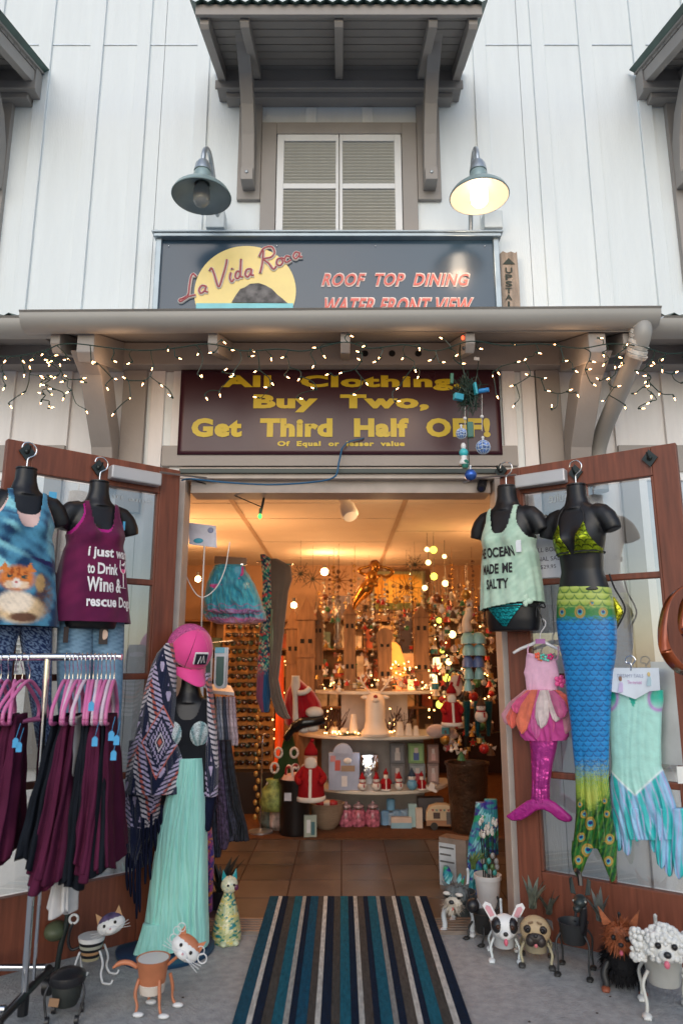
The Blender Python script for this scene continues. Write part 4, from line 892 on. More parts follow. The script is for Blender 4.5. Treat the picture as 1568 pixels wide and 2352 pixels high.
for x, y, s_, c1, c2 in ((1400, 1560, 1, (.08, .05, .04), (.25, .35, .55)), (1425, 1572, 1.2, (.25, .13, .08), (.50, .42, .65)), (1490, 1560, 1, (.6, .45, .2), (.40, .55, .62))):
    q = FR(x, y, .156); MB().ball(q + vec((0, 0, .022 * s_)), (.008 * s_, .002, .010 * s_)).build('drawn_hair', MC(c1, .6), cd)
    MB().prism([q + vec((-.006, -.002, .01)), q + vec((.006, -.002, .01)), q + vec((.018 * s_, .0, -.03 * s_)), q + vec((-.014 * s_, 0, -.03 * s_))], nR * .002).build('drawn_gown', MC(c2, .6), cd)
def ontxt(pl, name, s, x0, x1, yt, yb, off, mat, parent, bold=0.):
    a = pl.hit(x0, (yt + yb) / 2, off); b = pl.hit(x1, (yt + yb) / 2, off); zt, zb = pl.hit((x0 + x1) / 2, yt, off).z, pl.hit((x0 + x1) / 2, yb, off).z
    put_text(name, s, (0, 1, 0, 1), lambda u, v: (a.x + (b.x - a.x) * u, a.y + (b.y - a.y) * u, zb + (zt - zb) * v), mat, parent, bold)
ontxt(PLR, 'lettering', 'DREAMY TAILS', 1417, 1476, 1548, 1556, .158, MC((.35, .38, .50), .6), cd)
ontxt(PLR, 'lettering', 'The mermaid', 1440, 1472, 1563, 1571, .158, MC((.6, .25, .5), .6), cd)
# handwritten price paper behind the torso
pp = T('price_notice', 'white paper notice with handwritten price taped inside the right door', 'paper sign', FR(1255, 1280, .01))
MB().prism([FR(a, b, .008) for a, b in ((1222, 1237), (1296, 1240), (1296, 1325), (1222, 1328))], nR * .0015).build('sheet', MC((.74, .75, .84), .5), pp)
ink = MC((.10, .10, .16), .6)
for s_, a, b, y in (('ALL BODY', 1224, 1290, 1262), ('FINAL SALE', 1224, 1292, 1283), ('$29.95', 1240, 1276, 1302)): ontxt(PLR, 'handwriting', s_, a, b, y - 5, y + 5, .011, ink, pp)

# copper ribbon sculpture at the right edge
cr = [(1568 + 6, 1345), (1548, 1362), (1530, 1390), (1521, 1430), (1521, 1470), (1530, 1500), (1552, 1530), (1580, 1548), (1610, 1550)]
cp_m = M('copper_ribbon', (.34, .075, .022), .22, metal=.3, var=.4, vs=6, coat=.6)
def ribbon(pts, d, w):
    q = spline([P(x, y, d + .03 * math.sin(i * .8)) for i, (x, y) in enumerate(pts)], 8); mb = MB(); vs = []; n = len(q)
    for i, p in enumerate(q):
        a = 1.15 - i / n * .9; ww = w * (.35 + 1.1 * i / n); o = vec((math.cos(a) * ww * .5, -math.sin(a) * ww, .1 * ww)); vs += [p - o / 2, p + o / 2, p + o / 2 + vec((0, 0, .004)), p - o / 2 + vec((0, 0, .004))]
    return mb.add(vs, [(4 * i + j, 4 * i + (j + 1) % 4, 4 * i + 4 + (j + 1) % 4, 4 * i + 4 + j) for i in range(n - 1) for j in range(4)])
wsn = T('copper_spinner', 'copper coloured curled metal wind spinner at the right edge by the door', 'wind spinner', P(1560, 1450, 3.05))
ribbon(cr, 3.05, .075).build('ribbon', cp_m, wsn, smooth=True)
ribbon([(1600, 1340), (1572, 1375), (1564, 1410), (1568, 1445), (1590, 1470), (1620, 1475)], 3.1, .06).build('ribbon', cp_m, wsn, smooth=True)
MB().box(P(1562, 1780, 3.2), (.03, .003, .07)).build('price_tag', MC((.75, .75, .72), .5)); tag(COL.objects[-1], 'small white tag hanging near the door lock at the right edge', 'price tag')
# ================= clothes rack =================
RY = CAMY + 3.05
rk_ = T('clothes_rack', 'chrome rolling clothes rack at the left edge holding maroon and black skirts', 'clothes rack', (-1.25, RY, 0))
zR = P(150, 1509, 3.05).z; xe = P(277, 1507, 3.05).x
MB().tube([(-2.2, RY, zR - .004), (-1.12, RY, zR)], .0155, 12).build('top_rail', chrome, rk_, smooth='auto')
MB().tube([(-1.12, RY, zR), (xe, RY, zR + .002)], .0115, 12).tube([(xe - .004, RY, zR), (xe + .006, RY, zR)], .0135, 12).build('extension_rail', chrome, rk_, smooth='auto')
px_ = -1.225
MB().tube([(px_ - .02, RY, zR), (px_, RY, .10)], .0135, 12).build('post', chrome, rk_, smooth='auto')
MB().tube([(px_ + .012, RY + .03, 1.0), (px_ + .02, RY + .03, .14)], .007, 8).build('brace_rod', chrome, rk_, smooth='auto')
MB().tube([(px_, RY - .22, .10), (px_, RY + .24, .10)], .016, 10).build('base_bar', black_pl, rk_, smooth='auto')
for y in (-.16, .20): MB().tube([(-2.2, RY + y, .12), (px_, RY + y, .12)], .014, 10).build('base_rail', chrome, rk_, smooth='auto')
for y in (-.22, .24):
    w_ = MB().tube([(px_ - .014, RY + y, .037), (px_ + .014, RY + y, .037)], .037, 20).build('wheel', black_pl, rk_, smooth='auto')
    MB().b2((px_ - .018, RY + y - .02, .06), (px_ + .018, RY + y + .02, .10)).build('caster_fork', black_pl, rk_, bevel=.004)
MB().tube([(px_, RY - .0, .10), (px_, RY, .03)], .02, 10).build('post_foot', black_pl, rk_)
pink_m = MC((.62, .16, .36), .35)
wht_m = MC((.66, .52, .60), .35)
def hanger(x, yaw, m, tilt, lab):
    h = T('velvet_hanger', lab, 'hanger', (x, RY, zR), yaw, 'pink hangers on the clothes rack')
    r_ = .0080
    MB().tube(spline([(0, 0, -.10), (0, 0, -.055), (.0, -.018, -.03), (0, -.02, -.002), (0, 0, .017), (0, .019, .0), (0, .018, -.012)], 5), .0022, 6).build('hanger_hook', chrome, h, local=True, smooth=True)
    sh = [(0, -.165, -.245), (0, -.155, -.205), (0, -.10, -.155), (0, -.04, -.112), (0, 0, -.098), (0, .04, -.112), (0, .10, -.155), (0, .155, -.205), (0, .165, -.245), (0, .14, -.262), (0, 0, -.262), (0, -.14, -.262), (0, -.165, -.245)]
    MB().tube(spline([(a + .0, b, c) for a, b, c in sh], 4), r_, 8).build('hanger_frame', m, h, local=True, smooth=True)
    return h
fab = {}
def rack_garment(i, x, yaw, c_, zb, flare, name, lab, grp, spread=0., print_=None):
    zt = zR - .235; nu, nv = 90, 90; th = np.linspace(0, 2 * PI, nu, endpoint=False)[None, :]; V = np.linspace(0, 1, nv)[:, None]
    wy = .115 + .065 * V + flare * V ** 1.5; wx = .013 + (.028 + .02 * flare) * V
    tw = th + .25 * np.sin(th * 2 + i) + .2 * np.sin(V * 4 + i)
    f = (.016 + .010 * np.sin(th * 3 + i + V * 3)) * V ** .7 * np.sin(tw * 6 + i + 2 * V) + .007 * V * np.sin(tw * 13 + 2 * i + V) + .003 * np.sin(V * 21 + th * 2 + i)
    lx = (wx + f * .8) * np.sign(np.cos(th)) * np.abs(np.cos(th)) ** .7 + spread * V + .012 * V * np.sin(th * 2 + i); ly = (wy + f) * np.sin(th)
    z = zt + (zb - zt) * V + .015 * V * np.sin(th * 3 + i) + 0 * th; c, s = math.cos(yaw), math.sin(yaw)
    pos = np.stack([x + lx * c - ly * s, RY + lx * s + ly * c, z], -1)
    m = M('skirt_' + name[:3] + str(c_), c_, .85, var=.18, vs=12)
    col = None
    if print_: m = cloth; lxx = np.broadcast_to(z, z.shape); col = print_(lx + 0 * z, ly + 0 * z, z)
    o = grid(name, pos, m, col, None, caps=True); tag(o, lab, 'garment', grp); return o
wine = (.060, .008, .028); blk_c = (.007, .009, .014); wht_c = (.62, .60, .60)
wine2 = (.080, .011, .036)
gR = [(-1.165, blk_c, .60), (-1.148, blk_c, .56), (-1.132, wine, .55), (-1.112, wine2, .50), (-1.098, wine, .53), (-1.078, wht_c, .37), (-1.062, blk_c, .52), (-1.046, blk_c, .50), (-1.028, wine2, .58), (-1.012, wine, .54), (-.992, wine2, .57), (-.975, blk_c, .55), (-.958, wine, .56)]
cn = {blk_c: 'black', wine: 'maroon', wine2: 'wine red', wht_c: 'white'}
ordn = ['first', 'second', 'third', 'fourth', 'fifth', 'sixth', 'seventh', 'eighth', 'ninth', 'tenth', 'eleventh', 'twelfth', 'thirteenth']
for i, (x, c_, zb) in enumerate(gR):
    yaw = random.uniform(.06, .34)
    hanger(x, yaw, wht_m if i % 3 == 2 else pink_m, 0, f'{"pale" if i % 3 == 2 else "pink"} velvet hanger, {ordn[i]} from the left in the right-hand bunch on the rack')
    rack_garment(i, x, yaw, c_, zb + .03, .025 if c_ != wht_c else -.12, 'skirt', f'{cn[c_]} long skirt, {ordn[i]} from the left in the right-hand bunch on the rack', 'skirts on the clothes rack', spread=(x + 1.03) * .45)
def skull(lx, ly, z): 
    t = (np.sin(z * 70) > .55) & (np.abs(ly + .07) < .02); return mixc(np.array(blk_c), A('#c9c6cf'), t * 1.)
gL = [(-1.60, wine, .55), (-1.56, wine2, .50), (-1.525, blk_c, .56), (-1.49, wine, .53), (-1.455, blk_c, .60), (-1.425, blk_c, .58), (-1.395, wine2, .62), (-1.365, wine, .60), (-1.335, wine2, .63)]
for i, (x, c_, zb) in enumerate(gL):
    yaw = random.uniform(.10, .42)
    hanger(x + .02, yaw - (.35 if i > 6 else 0), pink_m, 0, f'bright pink velvet hanger, {ordn[i]} from the left in the left-hand bunch on the rack')
    rack_garment(i + 20, x, yaw, c_, zb, .03, 'skirt', f'{cn[c_]} {"skull print " if i == 5 else ""}long skirt, {ordn[i]} from the left in the left-hand bunch on the rack', 'skirts on the clothes rack', spread=-.01, print_=skull if i == 5 else None)
tagm = MC((.05, .33, .62), .5)
for i, (x, y) in enumerate([(36, 1706), (44, 1716), (210, 1622), (218, 1703), (256, 1690), (261, 1735), (268, 1700)]):
    q = P(x, y, 2.83); 
    o = MB().prism([q + vec(v_) for v_ in ((-.011, 0, -.018), (.011, 0, -.018), (.011, 0, .010), (.004, 0, .018), (-.004, 0, .018), (-.011, 0, .010))], (0, .002, 0)).tube([q + vec((0, 0, .016)), q + vec((.004, .02, .07))], .001, 4).build('price_tag', tagm); tag(o, ['blue price tag on the left skirts, upper', 'blue price tag on the left skirts, half hidden behind another', 'blue price tag at the top of the right skirts just under a hanger', 'blue price tag hanging on the black skirt beside the white one', 'blue price tag on the maroon skirts, upper right', 'blue price tag on the maroon skirts, lowest of all', 'blue price tag on the maroon skirts, rightmost'][i], 'price tag', 'blue price tags on the rack')

# ================= standing mannequin =================
mX, mD = -.787, 3.78
tm = Torso((mX, CAMY + mD, .555), R(6), 1.0)
mn = tm.body('black standing mannequin in pink cap, navy shawl and mint maxi skirt on a blue base', None, hook=False, neck=.72, arms=False)
head = MB(); hc = tm.pt(.0, -.005, .83)
head.ball(hc, (.072, .088, .105), 20, 14).tube([tm.pt(0, 0, .68), tm.pt(0, -.005, .76)], .045, 14).ball(tm.pt(0, -.09, .815), (.012, .016, .02)).ball(tm.pt(0, -.075, .77), (.03, .022, .022)).ball(tm.pt(0, -.08, .787), (.022, .012, .007))
head.build('head', black_gl, mn, remesh=.006)
bs = PZ(381, 2172, .02); MB().lathe([(.228, 0), (.232, .006), (.232, .018), (.222, .022), (.0, .022)], (bs.x, bs.y, .0), 56).build('base_disc', M('base_blue', (.012, .055, .12), .35, var=.1), mn, smooth='auto')
MB().tube([(bs.x + .02, bs.y + .02, .02), tuple(tm.pt(0, 0, .05))], .018, 10).build('pole', black_pl, mn)
# black tank with sequin shells
bt = T('black_tank_top', 'black tank top with silver sequin seashell cups on the standing mannequin', 'tank top', tm.loc)
o = tm.garment('shirt', None, None, M('black_jersey', (.008, .009, .013), .85, sheen=.3), .08, .62, .012, .08, .003, lambda x, y, z: tankmask(.52, .062, .50, .10)(x, y, z) & (z > .15 + .5 * (np.abs(x) - .06) * (np.abs(x) > .06) * (y < 0)), nv=160); o.parent = bt; o.matrix_parent_inverse = mw(bt).inverted()
seq = M('sequins', (.5, .5, .5), .3, metal=.6, attr=True, var=.45, vs=160, bump=1., bs=200)
sh_c = lambda x, y, z: mixc(A('#e4f0f0'), A('#5a98a0'), np.clip(.5 + .5 * np.sin(np.arctan2(z - .37, (np.abs(x) - .065) + 1e-4) * 14), 0, 1) ** 2 * .8)
o = tm.garment('seashell_cup', None, None, seq, .38, .54, .017, mask=lambda x, y, z: (y < 0) & ((np.abs(np.abs(x) - .066) / .047) ** 2 + ((z - .452) / .06) ** 2 < 1) , colfn=sh_c, nu=300, nv=120); o.parent = bt; o.matrix_parent_inverse = mw(bt).inverted()
# maxi skirt
PM = PY(mD)
skc = lambda w, V, X, Y: mixc(A('#a2ded4'), A('#93d6cb'), sm(-.4, .4, noise2(X, Y * .1, 7, 2)))
sk_ = T('mint_maxi_skirt', 'mint green pleated maxi skirt on the standing mannequin, hem spreading over the blue base', 'skirt', (mX, CAMY + mD, 0))
drape('skirt_cloth', [(1738, 412, 470), (1770, 404, 473), (1830, 385, 475), (1900, 368, 476), (2000, 352, 477), (2080, 341, 478), (2130, 334, 480), (2155, 326, 480), (2166, 322, 480)], PM, M('mint_jersey', (.5, .5, .5), .75, attr=True, var=.04, sheen=.3), .03, .12, .05, .010, 8, skc, sk_, nu=220, nv=160, grow=lambda v: .15 + v)
drape('skirt_train', [(2120, 330, 375), (2160, 318, 385), (2195, 305, 392), (2215, 330, 412), (2235, 368, 412), (2248, 376, 400)], PM, M('mint_jersey'), .12, .035, .02, .012, 4, skc, sk_, nu=100, nv=60)
# shawl
def shawl_col(w, V, X, Y):
    navy = A('#141c3a'); lav = A('#b9abc9'); org = A('#c9695a'); wh = A('#d9cfd6')
    Xs = X + (Y - 1500) * .22
    tri = np.abs(((Xs / 62) % 2) - 1); t = (Y / 150 + tri * 1.05) % 1
    feather = np.sin(Y * .62 + np.where(Xs % 124 > 62, 1, -1) * Xs * .30) > -.25
    c = mixc(navy, lav, ((t > .16) & (t < .42) & feather) * 1.); c = mixc(c, org, ((t > .42) & (t < .54) & feather) * .85); c = mixc(c, wh, ((t > .54) & (t < .76) & feather) * .9)
    box = (np.abs(((Xs / 13) % 2) - 1) > .62) & (np.abs(((Y / 17) % 2) - 1) > .35) & (t > .84); c = mixc(c, lav, box * 1.)
    d = np.abs(X - 378 + (Y - 1700) * .1) / 40 + np.abs(Y - 1700) / 82; blk2 = (np.sin(X * .9) * np.sin(Y * .36) > 0)
    md = mixc(navy, lav, ((d > .34) & (d < .62) & blk2) | ((d > .74) & (d < .95) & feather)); md = mixc(md, wh, (d > .2) & (d < .28)); md = mixc(md, org, (d < .12) | ((d > .95) & (d < 1.02)))
    c = mixc(c, md, (d < 1.02) * 1.); c = mixc(c, navy, (Y > 1895) * 1.); return c
sw = T('shawl', 'navy shawl with lavender and orange tribal pattern and fringe on the standing mannequin', 'shawl', (mX, CAMY + mD, .8))
knit = M('knit', (.5, .5, .5), .95, attr=True, var=.15, vs=60, bump=.6, bs=260, sheen=.4)
drape('shawl_cloth', [(1478, 388, 402), (1500, 366, 408), (1530, 352, 408), (1580, 338, 405), (1650, 322, 404), (1700, 312, 412), (1740, 305, 424), (1790, 298, 430), (1818, 294, 433)], PM, knit, .07, .10, .03, .010, 4, shawl_col, sw, nu=200, nv=260)
drape('shawl_cloth', [(1700, 300, 372), (1790, 291, 376), (1830, 290, 378), (1880, 290, 374), (1915, 291, 368), (1960, 293, 345), (1985, 296, 340)], PM, knit, .03, .07, .03, .012, 4, shawl_col, sw, nu=140, nv=160, ph=1.)
drape('shawl_cloth', [(1545, 474, 482), (1600, 478, 490), (1680, 477, 498), (1760, 473, 502), (1826, 470, 500)], PM, knit, .03, .06, .03, .008, 3, shawl_col, sw, nu=120, nv=160, ph=2)
drape('shawl_cloth', [(1826, 468, 498), (1850, 468, 494), (1890, 470, 488), (1905, 472, 484)], PM, MC((.008, .010, .03), .95), .02, .05, .02, .01, 4, None, sw, nu=60, nv=30, ph=2)
navy_m = MC((.008, .010, .028), .95)
for i, (x, y0, y1) in enumerate([(330, 1880, 1990), (338, 1900, 1975), (348, 1870, 1985), (358, 1880, 1955), (366, 1875, 1920), (372, 1850, 1905), (395, 1820, 1900), (397, 1840, 1906), (421, 1815, 1890), (424, 1822, 1886), (427, 1822, 1890), (300, 1960, 2060), (308, 1975, 2075), (316, 1975, 2110), (322, 1960, 2095), (292, 1960, 2045), (345, 1930, 2020), (336, 1950, 2030)]):
    q = spline([PM.hit(x, y0, .10), PM.hit(x - 1, (y0 + y1) / 2, .12), PM.hit(x + random.uniform(-3, 3), y1, .10)], 4)
    mb = MB().tube(q, [.006, .006, .007, .007, .006, .007, .007, .006, .004], 6); mb.build('fringe_tassel', navy_m, sw, smooth=True)
# cap
cpn = T('trucker_cap', 'bright pink trucker cap with mesh back and dark badge on the mannequin', 'cap', hc)
cc = hc + vec((-.008, -.012, .042)); rm = Matrix.Rotation(R(38), 3, 'Z') @ Matrix.Rotation(R(42), 3, 'X') @ Matrix.Scale(1.17, 3)
pk = M('cap_pink', (.72, .05, .26), .7, var=.06, sheen=.4); pkm = M('cap_mesh_pink', (.62, .12, .34), .85, var=.4, vs=120, bump=.8, bs=400)
def dome(a0, a1, nm, m):
    th = np.linspace(a0, a1, 24)[None, :]; ph_ = np.linspace(-.22, PI / 2 - .02, 16)[:, None]
    r0, r1, r2 = .098, .112, .108; x = r0 * np.cos(ph_) ** .9 * np.cos(th) if 0 else r0 * np.cos(ph_) * np.cos(th); y = r1 * np.cos(ph_) * np.sin(th); z = r2 * np.where(ph_ < 0, ph_ * 1.0, np.sin(ph_)) + 0 * th
    p = np.stack([x, y, z], -1) @ np.array(rm).T + np.array(cc); grid(nm, p, m, None, cpn, closed=False, solid=.003)
for k in range(6): dome(k * PI / 3 + .01 - PI / 2 - PI / 6, (k + 1) * PI / 3 - .01 - PI / 2 - PI / 6, 'cap_panel', pk if k in (0, 1, 5) else pkm)
U = np.linspace(-1, 1, 28)[None, :]; V = np.linspace(0, 1, 12)[:, None]
ang = -PI / 2 + U * .95; rad_y = .105 + V * .085 * np.cos(U * 1.25) ** .8; x = .095 * np.sin(U * .98) * (1 - .12 * V) + 0 * V; y = -(.098 * np.cos(U * .98) + V * .10 * np.cos(U * 1.35)); z = -.022 - .02 * V - .035 * U ** 2 + 0 * V
p = np.stack([x, y, z], -1) @ np.array(rm).T + np.array(cc); grid('brim', p, pk, None, cpn, closed=False, solid=.006)
MB().ball(cc + rm @ vec((0, 0, .108)), .008).build('button', pk, cpn, smooth=True)
bq = cc + rm @ vec((.022, -.112, .035)); 
def cpt(x, y, z): return cc + rm @ vec((x, y, z))
MB().prism([cpt(-.028, -.111, .012), cpt(.034, -.111, .012), cpt(.034, -.095, .062), cpt(-.028, -.095, .062)], rm @ vec((0, -.006, 0))).build('badge_border', MC((.7, .7, .72), .6), cpn)
MB().prism([cpt(-.024, -.118, .016), cpt(.030, -.118, .016), cpt(.030, -.102, .058), cpt(-.024, -.102, .058)], rm @ vec((0, -.004, 0))).build('badge', MC((.01, .01, .02), .6), cpn)
MB().tube([cpt(-.012, -.124, .022), cpt(-.004, -.112, .052), cpt(.004, -.122, .024), cpt(.010, -.110, .054), (cpt(.020, -.120, .024))], .0025, 5).build('badge_mark', MC((.7, .7, .72), .6), cpn)

# ================= door mat =================
mt = T('striped_door_mat', 'long door mat with teal, navy, brown and cream stripes lying across the threshold', 'door mat', (.045, -.4, .0))
stripe = ['#1d4f64', '#c9c9c2', '#10243a', '#4c4a46', '#1d6275', '#a7a9a4', '#10243a', '#16506a', '#4f4b47', '#c9c9c2', '#10243a', '#4c4a46', '#1d6275', '#10243a', '#b9bab4', '#4f4b47', '#10243a', '#1b5c70', '#8d8f8c', '#10243a', '#54504b', '#c9c9c2', '#10243a', '#1d6275', '#4c4a46', '#c9c9c2', '#10243a']
wid = [1.2, .5, .8, .9, 1.0, .5, .6, 1.0, .7, .5, .9, .8, 1., .7, .5, .8, .6, 1.1, .5, .7, .9, .5, .6, 1.1, .9, .6, 1.]
tot = sum(wid); x = -.415; yA, yB = -1.42, .46
for w_, c_ in zip(wid, stripe):
    dx = .91 * w_ / tot; h = .012 if c_ != '#4c4a46' else .0105
    def q(xx, yy): return xx + (.0 if yy > 0 else .012)
    MB().prism([(x + (yA > 0) * 0 + .0, yA, .0005), (x + dx - .0008, yA, .0005), (x + dx - .0008, yB, .0175), (x, yB, .0175)], (0, 0, h)).build('stripe', M('mat_' + c_, lin(c_), .95, var=.25, vs=90, bump=1., bs=350, stretch=(1, .25, 1)), mt)
    x += dx

# ================= metal pet planters =================
def T_at(px, py, name, label, rz, s=1., group='metal animal planters on the pavement', z=0.):
    p = PZ(px, py, z); t = T(name, label, 'planter' if 'planter' in name else 'statue', (p.x, p.y, z), rz, group); t.scale = (s, s, s); return t
def L(mb, nm, m, t, **k): return mb.build(nm, m, t, local=True, **k)
def planter(px, py, name, label, rz, s, pot_c, leg_c, feet_c, head, pot=(.062, .045, .152), tail=True, body=None, leg_w=.006):
    t = T_at(px, py, name, label, rz, s); r_, z0, z1 = pot
    pm = body or MC(pot_c, .45, var=.15)
    L(MB().lathe([(r_ * .75, z0), (r_ * .8, z0 + .01), (r_, z1 - .008), (r_ * 1.06, z1), (r_ * .98, z1), (r_ * .72, z0 + .012), (0, z0 + .012)], n=24), 'pot', pm, t, smooth='auto')
    lm = MC(leg_c, .5); fm = MC(feet_c, .5)
    for sx in (-1, 1):
        for sy, yy in ((-1, -.05), (1, .055)):
            L(MB().tube(spline([(sx * r_ * .8, yy * .9, z0 + .05), (sx * r_ * 1.1, yy * 1.2, z0 + .01), (sx * r_ * 1.0, yy * 1.35, z0 * .5), (sx * r_ * 1.05, yy * 1.35, .008)], 4), [leg_w] * 13, 8), 'leg', lm, t, smooth=True)
            mb = MB().ball((sx * r_ * 1.05, yy * 1.35 - .012, .008), (.017, .024, .010))
            for k in (-1, 0, 1): mb.ball((sx * r_ * 1.05 + k * .008, yy * 1.35 - .028, .006), (.006, .008, .005), 6, 5)
            L(mb, 'paw', fm, t, smooth=True)
    if tail: L(MB().tube(spline([(0, .06, z1 - .02), (0, .10, z1), (0, .12, z1 + .04), (0, .11, z1 + .07)], 4), [.007] * 12 + [.003], 6), 'tail', lm, t, smooth=True)
    head(t); return t
def eye(t, x, y, z, r=.010, c=(.012, .01, .01)):
    L(MB().ball((x, y, z), r, 10, 8).ball((x + .002, y - r * .85, z + r * .35), r * .25, 6, 4), 'eye', MC(c, .12), t, smooth=True)
wh = M('enamel_white', (.72, .72, .72), .4, var=.06); bkm = M('enamel_black', (.015, .015, .018), .35); pinkm = MC((.62, .30, .34), .5)
def ear(t, pts, m, inner=None, th=.006):
    L(MB().prism(pts, (0, th, 0)), 'ear', m, t, bevel=.002)
    if inner:
        c = sum((vec(p) for p in pts), vec((0, 0, 0))) / len(pts); L(MB().prism([c + (vec(p) - c) * .6 + vec((0, -.004, 0)) for p in pts], (0, .003, 0)), 'ear_inner', inner, t)
def boston(t):
    y = -.085; z = .158
    L(MB().ball((0, y, z), (.062, .045, .056), 20, 14).ball((0, y - .03, z - .024), (.032, .030, .026), 14, 10), 'head', wh, t, smooth=True)
    for s in (-1, 1):
        L(MB().ball((s * .033, y - .012, z + .008), (.030, .034, .036), 14, 10), 'eye_patch', bkm, t, smooth=True); eye(t, s * .032, y - .046, z + .010, .011, (.05, .02, .01))
        ear(t, [(s * .03, y, z + .035), (s * .062, y, z + .02), (s * .10, y, z + .085), (s * .088, y, z + .105), (s * .06, y, z + .095)], wh, pinkm)
    L(MB().ball((0, y - .060, z - .014), (.012, .008, .010)), 'nose', bkm, t, smooth=True); L(MB().ball((0, y - .056, z - .050), (.010, .010, .016)), 'tongue', MC((.6, .12, .18), .4), t, smooth=True)
planter(1158, 2196, 'dog_planter', 'black and white terrier planter with tall pink ears, front of the right door', R(-8), .98, (.48, .50, .52), (.62, .68, .70), (.68, .72, .74), boston)
def pug(t):
    y = -.085; z = .158; tan = M('pug_tan', (.42, .31, .18), .5, var=.15, vs=20); dk = MC((.03, .022, .02), .45)
    L(MB().ball((0, y, z), (.068, .045, .060), 20, 14), 'head', tan, t, smooth=True)
    L(MB().ball((0, y - .032, z - .022), (.040, .024, .028), 14, 10).ball((-.022, y - .036, z - .034), (.022, .02, .024)).ball((.022, y - .036, z - .034), (.022, .02, .024)), 'muzzle', dk, t, smooth=True)
    for s in (-1, 1):
        L(MB().ball((s * .032, y - .034, z + .012), (.019, .012, .017), 12, 8), 'eye_patch', dk, t, smooth=True)
        eye(t, s * .031, y - .046, z + .012, .010); ear(t, [(s * .045, y - .0, z + .05), (s * .075, y - .01, z + .045), (s * .078, y - .02, z + .005)], dk)
        L(MB().tube([(s * .008, y - .042, z + .045), (s * .03, y - .044, z + .038)], .004, 6), 'wrinkle', MC((.2, .12, .06), .6), t)
    L(MB().ball((0, y - .058, z - .006), (.010, .008, .008)), 'nose', bkm, t, smooth=True); L(MB().ball((0, y - .062, z - .044), (.008, .006, .008)), 'tongue', MC((.6, .16, .18), .4), t, smooth=True)
planter(1232, 2208, 'dog_planter', 'tan pug planter with dark muzzle standing right of the black and white terrier', R(-14), 1.02, (.34, .29, .20), (.40, .36, .24), (.04, .04, .04), pug, tail=False)
def agave(x, y, z, n, h, name, lab, c_=(.10, .15, .10), seed=0):
    rs = random.Random(seed); t = T(name, lab, 'plant', (x, y, z), 0, 'small plants in the planters')
    m = M('leaf_%s' % (c_,), c_, .6, var=.35, vs=20)
    for k in range(n):
        a = k * 2.4; l = h * rs.uniform(.7, 1.1); lean = rs.uniform(.2, .7); d = vec((math.cos(a), math.sin(a), 0)); side = vec((-d.y, d.x, 0)); w = l * .13; pts = []
        for q in range(5):
            f = q / 4; p = d * (lean * l * f ** 1.3) + vec((0, 0, l * f * (1 - .25 * lean * f))); ww = w * (1 - f) ** .7 + .0008; pts.append((p - side * ww + vec((0, 0, ww * .4)), p, p + side * ww + vec((0, 0, ww * .4))))
        vs = [v for tri in pts for v in tri]; fs = [(3 * i + j, 3 * i + j + 1, 3 * i + j + 4, 3 * i + j + 3) for i in range(4) for j in (0, 1)]
        mb = MB().add(vs + [v - vec((0, 0, .002)) for v in vs], fs + [tuple(i + 15 for i in f[::-1]) for f in fs]); L(mb, 'leaf', m, t, smooth=True)
    return t
p = PZ(1232, 2200); agave(p.x + .0, p.y + .03, .20, 9, .15, 'succulent', 'grey green succulent growing behind the pug planter head', (.13, .15, .12), 1)
p = PZ(1262, 2195); agave(p.x + .02, p.y + .05, .16, 6, .12, 'succulent', 'small pointed succulent between the pug and the dark deer planter', (.10, .11, .09), 5)
# dark donkey / deer planter
def deer(t):
    z = .26
    L(MB().tube(spline([(.04, -.03, .19), (.055, -.05, .26), (.06, -.06, .32)], 4), [.018] * 8 + [.016], 8), 'neck', bkm, t, smooth=True)
    L(MB().ball((.05, -.085, .345), (.032, .05, .030), 14, 10).ball((.04, -.125, .325), (.020, .028, .018)), 'head', bronze_dk, t, smooth=True)
    for s in (-1, 1): ear(t, [(.05 + s * .02, -.06, .365), (.05 + s * .045, -.06, .37), (.05 + s * .05, -.05, .43), (.05 + s * .035, -.055, .445)], bronze_dk); eye(t, .05 + s * .026, -.108, .352, .006, (.3, .3, .28))
    L(MB().tube(spline([(.05, -.03, .40), (.045, -.02, .45), (.03, -.03, .47)], 4), .012, 6), 'forelock', bkm, t)
planter(1322, 2232, 'deer_planter', 'dark metal long-legged deer planter between the pug and the yorkie', R(-25), 1.06, (.025, .027, .03), (.03, .033, .036), (.02, .02, .02), deer, pot=(.068, .13, .225), leg_w=.005).scale = (.95, .95, .92)
def fur(mb, c, r, n, l, rs, droop=.3, rr=.004):
    for k in range(n):
        a = rs.uniform(0, 2 * PI); b = math.asin(rs.uniform(-1, 1)); d = vec((math.cos(a) * math.cos(b), math.sin(a) * math.cos(b), math.sin(b)))
        p = vec(c) + vec((d.x * r[0], d.y * r[1], d.z * r[2])); e = p + (d + vec((0, 0, -droop))).normalized() * l * rs.uniform(.6, 1.2); sd = d.cross(vec((.3, .2, 1))).normalized() * rr
        mb.add([p - sd, p + sd, e], [(0, 1, 2)])
